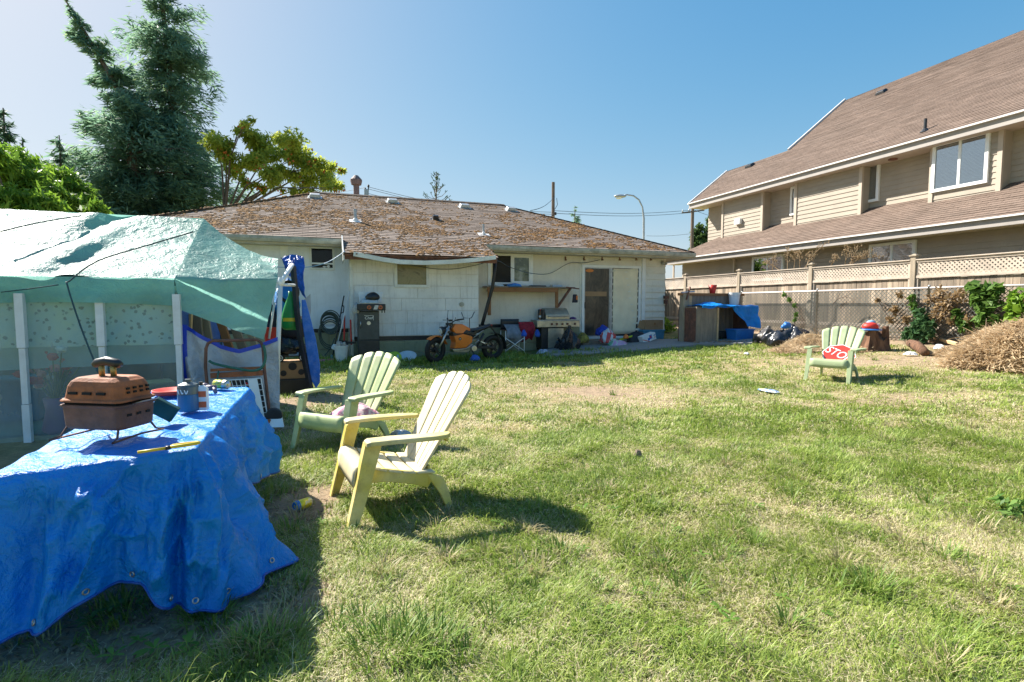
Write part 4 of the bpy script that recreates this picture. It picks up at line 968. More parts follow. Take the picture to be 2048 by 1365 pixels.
for i, (p0, p1, q, w, mt) in enumerate((((372,700),(376,628),6.8,.10,'new_wood'),((400,720),(392,630),6.9,.12,'plywood'),((425,720),(410,632),6.95,.08,'post_wood'),((470,730),(440,640),6.85,.09,'orange_wood'),((500,735),(470,655),6.95,.10,'plywood'),((520,720),(500,665),7.0,.07,'post_wood'))):
    a = lw(*p0,q); a.z = max(a.z,.1); plank(a, lw(*p1,q), w, .035, ('pale','grey','weathered','orange brown','dark brown','narrow')[i]+' plank standing behind the silver tarp, '+('nearest the shelter post','second from the shelter post','third from the shelter post','leaning left in the middle','fifth from the shelter post','nearest the white pole')[i], M[mt], grp='planks standing behind the silver tarp')

# ------------------------------------------------------------------ hand truck with wire rack and hose
HQ = 6.22; hs0 = PQ(480,800,HQ)[0]
HT = lthing('hand_truck', 'rusty tube-framed hand truck with a white wire rack standing before the silver tarp', 'hand truck', hs0, HQ)
ht = lambda px, py, q=HQ: Vector((PQ(px,py,q)[0]-hs0, q-HQ, PQ(px,py,q)[1]))
m = MB(); m.tube([ht(422,850,6.1),ht(416,790),ht(411,735),ht(412,697),ht(416,687),ht(426,682),ht(470,681),ht(514,680),ht(522,685),ht(526,697),ht(529,740),ht(536,800),ht(541,852,6.1)], .016, 10); m.build('tube_frame', M['rust_dark'], HT, smooth=True)
m = MB(); m.bar(ht(421,752), ht(526,746), .03, .055); m.bar(ht(421,741), ht(526,736), .03, .03); m.build('crossbar', M['rust'], HT, bevel=.004)
m = MB(); m.bar(ht(524,842,6.15), ht(545,846,6.1), .16, .09); m.build('toe_plate', M['rust'], HT, bevel=.006)
a, b_, c_, d_ = ht(436,762,6.17), ht(522,757,6.17), ht(538,848,6.12), ht(470,860,6.12); m = MB()
for i in range(11): t = i/10; m.tube([a.lerp(b_,t), d_.lerp(c_,t)], .0035 if i not in (0,10) else .006, 5)
for i in range(9): t = i/8; m.tube([a.lerp(d_,t), b_.lerp(c_,t)], .0035 if i not in (0,8) else .006, 5)
m.build('wire_rack', M['white_trim'], HT)
m = MB(); m.bar(a.lerp(b_,.8)+Vector((0,-.012,0)), d_.lerp(c_,.78)+Vector((0,-.012,0)), .09, .008, (0,1,0)); m.build('white_rail', M['white_trim'], HT)
m = MB().prism([a+Vector((0,.03,0)), b_+Vector((0,.03,0)), c_+Vector((0,.03,0)), d_+Vector((0,.03,0))], (0,.02,0)); m.build('backing_board', M['interior_dark'], HT)
m = MB(); rr_ = random.Random(8)
for i in range(26):
    u, v = rr_.uniform(.1,.72), rr_.uniform(.08,.95); p = a.lerp(b_,u).lerp(d_.lerp(c_,u),v)+Vector((0,.02,0)); m.box(p,(rr_.uniform(.02,.05),.01,rr_.uniform(.01,.025)),ry=rr_.uniform(-.6,.6))
m.build('red_clips', M['red'], HT)
p = ht(548,832,6.1); m = MB(); m.tube([p+Vector((0,-.03,0)),p+Vector((0,.03,0))],.085,20); m.build('wheel', M['dark_metal'], HT, bevel=.012)
m = MB(); p = ht(550,846,6.05); m.prism([(p.x-.08,0-.2,p.z-.04),(p.x+.09,-.2,p.z-.05),(p.x+.06,-.12,p.z+.09),(p.x-.03,-.1,p.z+.12)],(0,.04,0)); m.build('white_wheel_guard', M['white_trim'], HT, bevel=.006)
def P_(L_): return [Vector(wl_(x)) for x in L_]
def hw(px, py, q): return lw(px, py, q)
wire('garden_hose', [hw(527,690,6.15),hw(531,715,6.13),hw(524,735,6.12),hw(505,742,6.12),hw(470,737,6.13),hw(430,728,6.15),hw(418,722,6.16)], .014, M['hose_green'], 'green garden hose looped over the frame of the hand truck', 'hose')
wire('cord', [hw(437,742,6.14),hw(435,765,6.1),hw(440,790,6.1)], .008, M['hose_green'], 'short green cord dangling from the rusty crossbar of the hand truck', 'cord')

# ------------------------------------------------------------------ stacked junk under blue tarps behind the pole
JQ = 8.55
def jl(px, py, q=JQ): return lw(px, py, q)
def jobj(name, label, cat, px, py, q, group=None): p = lw(px, py, q); return thing(name, label, cat, p, TH, group)
def lj(px0, px1, py0, py1, q):                                # width, height, bottom-centre on plane q
    a0, z0 = PQ(px0,py1,q); a1, z1 = PQ(px1,py0,q); return a1-a0, z1-z0, (a0+a1)/2, z0
w_, h_, s_, z_ = lj(556,619,750,783,JQ)
o = MB().box((0,.2,h_/2),(w_,.45,h_)).build('black_crate', M['black_plastic'], None, bevel=.012); o.location = (*wor(s_,JQ),0); o.rotation_euler = (0,0,TH); tag(o, 'black crate at the foot of the junk pile, under the cardboard box', 'crate')
zb = h_
w_, h_, s_, z_ = lj(557,613,714,750,JQ)
CB_ = thing('cardboard_box', 'brown cardboard box with three dark round prints on top of a black crate', 'box', (*wor(s_,JQ),zb), TH)
MB().box((0,.2,h_/2),(w_,.4,h_)).build('carton', M['cardboard'], CB_, bevel=.006)
for dx, dz, r in ((-.0,.19,.06),(-.13,.09,.045),(.12,.10,.045)): MB().tube([(dx,-.0005,dz),(dx,-.003,dz)],r,18).build('round_print', M['dark_metal'], CB_)
zb2 = zb+h_
p = Vector((*wor(PQ(583,712,JQ)[0],JQ),zb2)); RC = thing('toy_car', 'black and blue toy truck with pale spoked wheels on top of the cardboard box', 'toy', p, TH)
m = MB(); m.box((0,.1,.10),(.40,.16,.05)); m.box((.02,.1,.155),(.22,.14,.06),top=(.6,.8)); m.build('body', M['dark_metal'], RC, bevel=.012)
m = MB(); m.box((.03,.015,.115),(.14,.012,.05)); m.build('side_panel', M['cable_blue'], RC, bevel=.004)
for dx in (-.165,.165):
    for dy in (.0,.2):
        w2 = MB().tube([(dx,dy-.03,.065),(dx,dy+.03,.065)],.065,18).build('wheel', M['rubber'], RC, bevel=.01)
        m = MB(); m.tube([(dx+.042*math.cos(t*PI/10),dy-.034,.065+.042*math.sin(t*PI/10)) for t in range(20)],.006,5,True)
        for k in range(5): m.bar((dx,dy-.034,.065),(dx+.042*math.cos(k*1.257),dy-.034,.065+.042*math.sin(k*1.257)),.006,.006,(0,1,0))
        m.build('rim', M['white_trim'], w2)
# dark bundles, crate, bags above
def lump(name, label, cat, px, py, q, r, mt, seed, rz=0, seg=30, rings=20, amp=.2, group=None, z=None):
    """a slumped, creased soft bundle"""
    p = lw(px, py, q)
    if z is not None: p.z = z
    g = random.Random(seed); m = MB(); ph = [g.uniform(0,40) for _ in range(4)]
    def fn(u, v):
        a = u*2*PI; t = v*PI; cx, cy, cz = math.sin(t)*math.cos(a), math.sin(t)*math.sin(a), math.cos(t)
        n1 = nz(cx*1.3+cz*.7+ph[0], cy*1.3-cz*.9+ph[1]); n2 = 1-abs(2*(nz(cx*2.2+ph[2]+cz, cy*2.2+ph[3]-cz)+.5)-1)
        j = 1+amp*(2.6*n1+.9*(n2**4-.3)); w_ = 1+.28*max(0,-cz)-.22*max(0,cz)
        return (r[0]*j*w_*cx, r[1]*j*w_*cy, max(-r[2]*.8, r[2]*j*cz*(1+.25*n1)))
    o = m.grid(fn, seg, rings, True).build(name, mt, None, smooth=True); o.location = p; o.rotation_euler = (0,0,TH+rz); return tag(o, label, cat, group)
lump('black_bag','shiny dark bag slumped above the toy truck in the junk pile','bag',578,690,8.7,(.24,.18,.16),M['trash_bag'],4)
lump('dark_bag','dull black bundle in the middle of the junk pile, behind the green jug','bag',582,655,8.8,(.26,.2,.22),mat('black_cloth',(.012,.014,.03),.8,.3,8,.3),5)
w_, h_, s_, z_ = lj(530,556,655,685,8.5); o = MB().box((0,.15,h_/2),(w_,.3,h_)).build('red_box', M['red'], None, bevel=.01); o.location = (*wor(s_,8.5),z_); o.rotation_euler = (0,0,TH); tag(o, 'red box just left of the white pole in the junk pile', 'box')
lump('sleeping_bag','bright sky-blue stuffed sack high in the junk pile, above the green jug','sack',574,600,8.75,(.17,.16,.34),tarp('sky_blue_cloth',(.02,.28,.72),.4,.1,.7,14),6)
lump('dark_jacket','navy jacket bundled at the left edge of the junk pile','jacket',540,640,8.7,(.14,.15,.28),mat('navy_cloth',(.02,.02,.05),.85,.3,9,.3),7)
p = jl(579,585,8.5); m = MB()
for k in range(4): m.tube([(.13*math.cos(t*PI/12),-.02*k,.13*math.sin(t*PI/12)*(1+.1*k)) for t in range(24)],.012,6,True)
o = m.build('cable_coil', M['black_plastic'], None, smooth=True); o.location = p; o.rotation_euler = (0,0,TH); tag(o, 'coil of black ribbed cable hanging in front of the sky-blue sack', 'cable')
# green jug
p = jl(583,660,8.3); J = thing('jug', 'green plastic jug with a yellow label hanging by its neck from the junk pile', 'jug', p, TH)
m = MB().lathe([(.0,0),(.10,.0),(.135,.04),(.14,.13),(.115,.26),(.07,.40),(.03,.50),(.028,.56),(0,.56)],20,sy=.75); m.build('body', M['green_plastic'], J, smooth=True)
m = MB().grid(lambda u,v: (.13*math.sin(-.9+1.8*u)*1.06, -.105*math.cos(-.9+1.8*u)*1.02, .125+.05*v), 10, 1); m.build('label_band', M['yellow'], J, smooth=True)
# leaning black board, blue tarps, grey sheet
m = MB(); pts = [(586,532,8.3),(590,575,8.25),(594,625,8.2),(601,680,8.15),(612,735,8.1),(622,781,8.05)]
P0 = jl(*pts[0])
for i in range(len(pts)-1): m.bar(jl(*pts[i])-P0, jl(*pts[i+1])-P0, .05, .10, (0,1,0))
o = m.build('black_board', M['black_plastic'], None, bevel=.004); o.location = P0; tag(o, 'long black bowed board leaning against the front of the blue tarp pile', 'board')
def btop(u, v):
    px = 562+46*u+4*v; py = 517-8*math.sin(u*PI)+ (80*v*u**.6+6*v); s_, z = PQ(px, py, 8.75-.2*v); return (s_+.05*nz(u*6,v*5), 8.75-.25*math.sin(v*2)*(.4+u)+.10*nz(u*7,v*6,1.5), z+.06*nz(u*5+3,v*5))
lgrid('blue_tarp', btop, 30, 30, M['tarp_deep'], 'crumpled blue tarp draped over the top of the junk pile beside the white pole', 'tarp')
pl = [(603,600),(611,600),(622,640),(632,680),(640,730),(640,765),(632,778),(622,760),(612,700),(604,640)]
c = jl(620,690,8.2); m = MB().prism([jl(px,py,8.2-.0006*(py-600))-c for px,py in pl], Vector((-ST,CT,0))*.035); o = m.build('foam_board', mat('foam_blue',(.015,.14,.60),.55,.2,8,.3,dirt=(.35,.45,.65),dscale=9,damt=.35), None, bevel=.01); o.location = c; tag(o, 'tapered blue board hanging down the right side of the junk pile', 'board')
pl = [(603,604),(621,588),(622,622),(617,655),(610,630)]
c = jl(613,620,8.4); m = MB().prism([jl(px,py,8.4)-c for px,py in pl], Vector((-ST,CT,0))*.01); o = m.build('grey_sheet', mat('grey_sheet',(.42,.42,.44),.7,.2,4,.1), None); o.location = c; tag(o, 'torn grey sheet sticking out above the tapered blue board', 'sheet')

# ------------------------------------------------------------------ table under the blue tarp
TS, TQ = -.92, 3.5; hw_, hl_ = .365, .91; TZ0 = .72
TT = lthing('folding_table', 'folding table hidden under a big blue tarp in the left foreground', 'table', TS, TQ)
m = MB(); m.bb(-hw_+.02,hw_-.02,-hl_+.02,hl_-.02,TZ0-.125,TZ0-.085); m.build('tabletop', M['white_trim'], TT, bevel=.01)
for y in (-hl_+.2,hl_-.2):
    m = MB(); m.tube([(-hw_+.07,y,TZ0-.12),(-hw_+.07,y,.02),(-hw_+.06,y,0)],.014,8); m.tube([(hw_-.07,y,TZ0-.12),(hw_-.07,y,0)],.014,8); m.tube([(-hw_+.07,y,.3),(hw_-.07,y,.3)],.011,8); m.build('leg', M['old_gutter'], TT, smooth=True)
# hem of the tarp: (perimeter point, outward direction, offset, z)
hemc = [(-.365,-.91,-.3,-.6,.12,.0),(-.25,-.91,0,-1,.13,.06),(-.12,-.91,.0,-1,.10,.10),(.02,-.91,.0,-1,.05,.17),(.14,-.91,.05,-1,.06,.17),(.26,-.91,.1,-1,.10,.07),(.33,-.91,.2,-1,.10,.035),
        (.365,-.89,.75,-.75,.13,.02),(.365,-.80,1,-.15,.25,.03),(.365,-.65,1,.1,.30,.03),(.365,-.50,1,.1,.22,.05),(.365,-.25,1,.2,.08,.16),(.365,0,1,0,.05,.22),(.365,.3,1,0,.06,.17),(.365,.62,1,.1,.10,.10),(.365,.84,1,.3,.15,.06),
        (.34,.91,.6,.8,.2,.10),(.15,.91,0,1,.06,.3),(-.15,.91,0,1,.08,.28),(-.34,.91,-.6,.8,.12,.2),(-.365,.7,-1,0,.06,.2),(-.365,.3,-1,0,.08,.25),(-.365,-.1,-1,0,.06,.2),(-.365,-.5,-1,0,.09,.1),(-.365,-.8,-1,-.2,.10,.02)]
HN = len(hemc)
def hemi(u):
    k = u*HN; i = int(k)%HN; t = k-int(k); P = [hemc[(i+j-1)%HN] for j in range(4)]
    lin = [P[1][c]+(P[2][c]-P[1][c])*t for c in (0,1)]
    cr = [.5*((2*P[1][c])+(-P[0][c]+P[2][c])*t+(2*P[0][c]-5*P[1][c]+4*P[2][c]-P[3][c])*t*t+(-P[0][c]+3*P[1][c]-3*P[2][c]+P[3][c])*t**3) for c in (2,3,4,5)]
    return lin+cr
def drape(u, v):
    x, y, nx_, ny_, of, hz = hemi(u); nl = math.hypot(nx_,ny_) or 1; nx_, ny_ = nx_/nl, ny_/nl
    if v < .4:
        t = (v/.4)**.8; X, Y = x*t, y*t
        z = TZ0+.006+.010*nz(X*5+1,Y*5,1.0)+.006*math.sin((X*2+Y)*22)*math.exp(-((Y+.55)/.18)**2)+.02*max(0,nz(X*3+8,Y*2.2))
        return (X, Y, z-.055*(.5-X/.73)*(.5-Y/1.82))
    t = (v-.4)/.6; drop = t
    a = u*HN
    fold = (.030*math.sin(a*2.9+.8*math.sin(a*1.3)+1.2*t)+.016*math.sin(a*6.3+2*t+1))*min(1,t*2.2)*(1+.3*t)
    fold += .06*nz(a*.6+3, t*2.0, 1.0)*math.sin(min(1,t*1.6)*PI/2)+.010*nz(a*2.1, t*5.0+7, 1.0)*min(1,t*4)
    rg = lambda sx, sy: (1-abs(2*(nz(a*.9+sx, t*2.2+a*.35+sy, 1.0)+.5)-1))**5
    hd = min(1,t*5)*(1-.75*max(0,t-.75)/.25); fold += (.060*rg(3,5)+.045*rg(11,2)-.025)*hd+.010*(1-abs(2*(nz(a*2.6+9,t*6.5-a*.8,1.0)+.5)-1))**4*hd
    o_ = of*t**1.35+fold+.012*math.sin(min(1,t*8)*PI/2); z = TZ0+.006+(max(.012,hz)-TZ0)*(t**1.02)-.012*math.exp(-((t-.02)/.03)**2)
    if t > .55: z += .02*math.sin(a*3.3)*(t-.55)
    return (x+nx_*o_, y+ny_*o_, max(.01,z-.055*(.5-x/.73)*(.5-y/1.82)*(1-t)))
m = MB(); nu_, nv_ = 460, 90
m.grid(drape, nu_, nv_, True); m.v = [(*wor(p[0]+TS,p[1]+TQ),p[2]) for p in m.v]; cx, cy = wor(TS,TQ); m.v = [(p[0]-cx,p[1]-cy,p[2]) for p in m.v]
o = m.build('blue_tarp', M['tarp_blue'], None, smooth=True); o.location = (cx,cy,0); tag(o, 'large creased blue tarp draped to the ground over the table in the left foreground', 'tarp'); BTP = o
def dw(u, v, out=0):
    p = drape(u, v); x, y = wor(p[0]+TS, p[1]+TQ); return Vector((x-cx,y-cy,p[2]))
MB().tube([dw(k/220, .998)+Vector((0,0,.004)) for k in range(220)], .006, 5, True).build('hem', M['tarp_deep'], BTP, smooth=True)
for k in range(22):
    u = (k+.4)/22; p = dw(u,.955); n_ = (dw(u+.004,.955)-p).cross(dw(u,.93)-p).normalized()
    if n_.length < .5: continue
    if n_.y > 0 and n_.x < 0: n_ = -n_
    m = MB(); e1 = n_.orthogonal().normalized(); e2 = n_.cross(e1); m.tube([p+n_*.004+(e1*math.cos(t*PI/7)+e2*math.sin(t*PI/7))*.011 for t in range(14)],.0035,5,True); m.build('eyelet', M['steel'], BTP, smooth=True)
TOP = TZ0+.017
# rusty portable barbecue
pg = PZ(222,868,TOP)
GRs = (1.06,1,.95)
GR = thing('portable_grill', 'rusty brown portable grill with a domed lid on wire legs on the blue tarp', 'grill', (pg.x,pg.y,TOP), math.radians(-9))
GR.scale = GRs
def rrect(w, d, r, z, n_=5):
    P = []
    for cx, cy, a0 in ((w/2-r,d/2-r,0),(-w/2+r,d/2-r,PI/2),(-w/2+r,-d/2+r,PI),(w/2-r,-d/2+r,1.5*PI)):
        for k in range(n_): a = a0+PI/2*k/(n_-1); P.append((cx+r*math.cos(a),cy+r*math.sin(a),z))
    return P
def loft(rings, caps=True):
    n_ = len(rings[0]); vs = [p for r in rings for p in r]; fs = []
    for i in range(len(rings)-1):
        for k in range(n_): fs.append((i*n_+k,i*n_+(k+1)%n_,(i+1)*n_+(k+1)%n_,(i+1)*n_+k))
    if caps: fs.append(tuple(range(n_-1,-1,-1))); fs.append(tuple((len(rings)-1)*n_+k for k in range(n_)))
    return MB().add(vs, fs)
GW, GD, gz0 = .30, .21, .042
loft([rrect(GW-.03,GD-.03,.03,gz0),rrect(GW-.012,GD-.012,.03,gz0+.012),rrect(GW-.002,GD-.002,.03,gz0+.108),rrect(GW+.012,GD+.012,.03,gz0+.114),rrect(GW+.012,GD+.012,.03,gz0+.122)]).build('fire_bowl', M['rust_dark'], GR, smooth=False, bevel=.004)
lid = loft([rrect(GW+.014,GD+.014,.035,gz0+.134),rrect(GW+.012,GD+.012,.035,gz0+.145),rrect(GW-.012,GD-.012,.035,gz0+.150),rrect(GW-.026,GD-.024,.04,gz0+.21),rrect(GW-.045,GD-.04,.04,gz0+.232),rrect(GW-.09,GD-.075,.03,gz0+.25)]).build('lid', M['rust'], GR, bevel=.006)
M['slot_black'] = mat('slot_black', (.01,.008,.007), .9, .1, 4, 0)
m = MB()
for dx in (-.08,-.01,.06): m.box((dx,-(GD-.016)/2-.001,gz0+.178),(.042,.012,.013),rx=-.12)
for i in range(4):
    for j in range(2): m.box(((GW-.016)/2-.002,-.055+.035*i+.01,gz0+.178+.02*j-0),(.014,.014,.011),ry=-.12)
m.build('vent_slots', M['slot_black'], lid)
m = MB()
for i in range(3): m.box(((GW-.008)/2-.005,-.05+.05*i,gz0+.07),(.02,.022,.012))
m.build('slot_row', M['slot_black'], GR)
m = MB().bb(-GW/2+.02,GW/2-.02,-GD/2+.01,GD/2-.01,gz0+.118,gz0+.14); m.build('dark_gap', M['slot_black'], GR)
for dx in (-.03,.03): MB().tube([(dx,0,gz0+.25),(dx,0,gz0+.305)],.012,10).build('handle_post', mat('brass',(.42,.30,.10),.45,.2,8,.05,metal=.5), GR, smooth=True)
m = MB(); m.tube([(-.065,0,gz0+.303),(-.05,0,gz0+.315),(0,0,gz0+.325),(.05,0,gz0+.315),(.065,0,gz0+.303)],[.016,.021,.023,.021,.016],12,flat=1); m.build('handle_grip', M['dark_metal'], GR, smooth=True)
for sx in (-1,1): m = MB(); m.box((sx*(GW/2+.03),.0,gz0+.13),(.05,.08,.004),ry=-.3*sx); m.build('side_tab', M['steel'], GR)
for sx in (-1,1):
    m = MB(); m.tube([(sx*.12,-.075,gz0+.04),(sx*.14,-.11,gz0-.03),(sx*.155,-.15,.0),(sx*.14,.02,.004),(sx*.155,.13,.0),(sx*.14,.10,gz0-.03),(sx*.12,.07,gz0+.04)],.005,8); m.build('wire_leg', M['rust_dark'], GR, smooth=True)
p = PZ(330,842,TOP); o = MB().box((0,0,.035),(.12,.035,.085),ry=.6,rx=.15).build('green_carton', mat('green_carton',(.008,.06,.045),.4,.25,6,.05), None, bevel=.004); o.location = (p.x,p.y,TOP+.025); o.rotation_euler = (0,0,.35); tag(o, 'dark green carton tipped against the right side of the rusty grill', 'carton')
p = PZ(378,822,TOP); PC = thing('fuel_canister', 'squat blue and grey camping gas canister on the blue tarp beside the white bottle', 'canister', (p.x,p.y,TOP))
MB().lathe([(.0,0),(.052,.0),(.055,.008),(.055,.10)],22).build('lower_body', mat('canister_blue',(.02,.14,.28),.4,.2,7,.03), PC, smooth=False, bevel=.003)
MB().lathe([(.0551,.10),(.0551,.142),(.05,.155),(.02,.168),(.015,.168),(.015,.185),(0,.185)],22).build('grey_shoulder', mat('canister_grey',(.12,.15,.16),.4,.2,9,.05,metal=.4), PC, smooth=False)
m = MB()
for i in range(3): a = -2.2+.42*i; m.tube([(.0562*math.cos(a+t*.3),.0562*math.sin(a+t*.3),.118+.012*math.sin(t*5+i)) for t in [k/6 for k in range(7)]],.0028,5)
m.build('scribbled_mark', M['white_trim'], PC)
p = PZ(404,820,TOP); LB = thing('fluid_bottle', 'flat white bottle with orange label panels beside the camping gas canister', 'bottle', (p.x,p.y,TOP), .2)
loft([rrect(.07,.035,.012,0),rrect(.074,.038,.012,.006),rrect(.074,.038,.012,.125),rrect(.05,.03,.012,.138),rrect(.022,.02,.009,.145)]).build('body', M['white_trim'], LB, bevel=.003)
MB().tube([(0,0,.145),(0,0,.165)],.01,10).build('cap', M['black_plastic'], LB)
m = MB(); m.box((0,-.0196,.034),(.062,.001,.034)); m.box((0,-.0196,.095),(.062,.001,.034)); m.build('label_panel', mat('label_orange',(.75,.14,.04),.5,.15,20,0), LB)
p = PZ(345,788,TOP); o = MB().lathe([(0,.012),(.10,.012),(.115,.028),(.122,.028),(.115,.0),(0,0)],28).build('flying_disc', M['red'], None, smooth=True); o.location = (p.x,p.y,TOP+.003); tag(o, 'orange-red flying disc lying on the tarp behind the gas canister', 'disc')
def can(name, label, px, py, z, rz, c1, c2, cat='can', tilt=PI/2):
    p = PZ(px,py,z) if z else G(px,py); r = thing(name, label, cat, (p.x,p.y,p.z+.033), rz); 
    a = MB().at(ry=PI/2).lathe([(.033,-.058),(.033,.045)],20).build('side', c1, r, smooth=True); MB().at(ry=PI/2).lathe([(0,.055),(.022,.055),(.026,.058),(.033,.045)],20).build('top_end', M['steel'], r); MB().at(ry=PI/2).lathe([(0.0,-.056),(.024,-.062),(.0331,-.055),(.0331,-.03)],20).build('base_end', c2, r); return r
n = NT('can_print'); c = n.ramp(n.noise(28,2,n.coord('Object')), [(.42,(.55,.50,.06)),(.5,(.75,.68,.10)),(.58,(.10,.22,.10))]); M['can_print'] = n.done(n.bsdf(c,.3,.4))
n = NT('can_print_blue'); c = n.ramp(n.noise(24,2,n.coord('Object')), [(.42,(.72,.62,.03)),(.55,(.85,.72,.05)),(.62,(.9,.85,.6))]); M['can_yellow'] = n.done(n.bsdf(c,.3,.3))
can('drink_can','yellow-green drink can lying on its side near the far end of the tarp',442,778,TOP,2.9,M['can_print'],M['steel'])
can('drink_can','yellow drink can with a blue end lying on bare soil beside the tarp',606,1018,0,.9,M['can_yellow'],M['blue_plastic'])
p = PZ(425,785,TOP); m = MB(); m.tube([(-.05,0,.03),(.02,.01,.03)],[.022,.02],10); m.tube([(.01,0,.03),(.035,-.02,.0)],[.014,.013],8); m.blob((-.06,.01,.035),(.035,.03,.03),8,6,.1,R); o = m.build('nozzle_tool', mat('tool_grey',(.16,.11,.15),.5,.3,9,.05), None, smooth=True); o.location = (p.x,p.y,TOP); tag(o, 'dark grey nozzle lying between the white bottle and the yellow-green can', 'nozzle')
# yellow utility lighter on the near edge
a = PZ(275,911,TOP); b = PZ(398,893,TOP); LG = thing('lighter', 'long yellow utility lighter lying along the near edge of the blue tarp', 'lighter', (b.x,b.y,TOP+.004), math.atan2(b.y-a.y,b.x-a.x)); ln = (b-a).length*1.0
m = MB(); m.tube([(-ln,0,.008),(-ln*.55,0,.008)],.006,8); m.build('barrel', M['yellow'], LG, smooth=True)
m = MB(); m.tube([(-ln*.56,0,.008),(-ln*.48,0,.009)],.009,8); m.build('collar', M['black_plastic'], LG, smooth=True)
m = MB(); m.tube([(-ln*.48,.0,.010),(-ln*.42,.012,.012),(-ln*.25,.016,.012),(-ln*.05,.010,.012),(0,.0,.012),(-ln*.05,-.008,.012),(-ln*.25,-.012,.012),(-ln*.42,-.010,.012)],.0075,8,True); m.build('loop_handle', M['yellow'], LG, smooth=True)
# ------------------------------------------------------------------ slatted garden chairs
def plasticmat(name, col, dirt, grime=.5, weather=None):
    n = NT(name); co = n.coord('Object')
    c = n.ramp(n.noise(3,5,co), [(.3,tuple(x*.88 for x in col)),(.7,tuple(min(1,x*1.1) for x in col))])
    if weather: c = n.mix(n.ramp(n.noise(1.6,3,n.coord('Object',(1,1,1.6))), [(.40,(0,0,0)),(.62,(1,1,1))]), c, weather)
    g = n.ramp(n.noise(11,7,co,.75), [(.48,(0,0,0)),(.72,(1,1,1))])
    c = n.mix(n.math('MULTIPLY', g, grime), c, dirt)
    g2 = n.ramp(n.noise(60,3,co,.6), [(.62,(0,0,0)),(.68,(1,1,1))]); c = n.mix(n.math('MULTIPLY', g2, grime*.8), c, dirt)
    return n.done(n.bsdf(c, .55, 0, n.bump(n.noise(120,3,co), .15, .004), .4))
M['chair_green'] = plasticmat('chair_green', (.38,.46,.20), (.22,.24,.10), .4, (.50,.54,.32))
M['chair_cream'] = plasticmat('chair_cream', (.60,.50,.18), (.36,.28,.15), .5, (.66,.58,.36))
M['chair_bleached_lit'] = plasticmat('chair_bleached_lit', (.64,.56,.33), (.36,.28,.15), .55, (.68,.62,.48))  # bleaching plus the whiteness of the sunlit slats, put into the colour
M['chair_sage'] = plasticmat('chair_sage', (.36,.43,.24), (.22,.24,.14), .4)
M['chair_yellow'] = plasticmat('chair_yellow', (.66,.50,.07), (.36,.26,.11), .5, (.72,.60,.26))
def fan_slat(i, n_):
    """one upright slat of the back, from the seat to the rounded top"""
    def e(k, t): c = -.5+k/n_; wdt = (.40+.19*t**.8); return c*wdt
    return e
KY = .76
def ysq(m):
    m.v = [(x,y*KY,z) for x,y,z in m.v]; return m
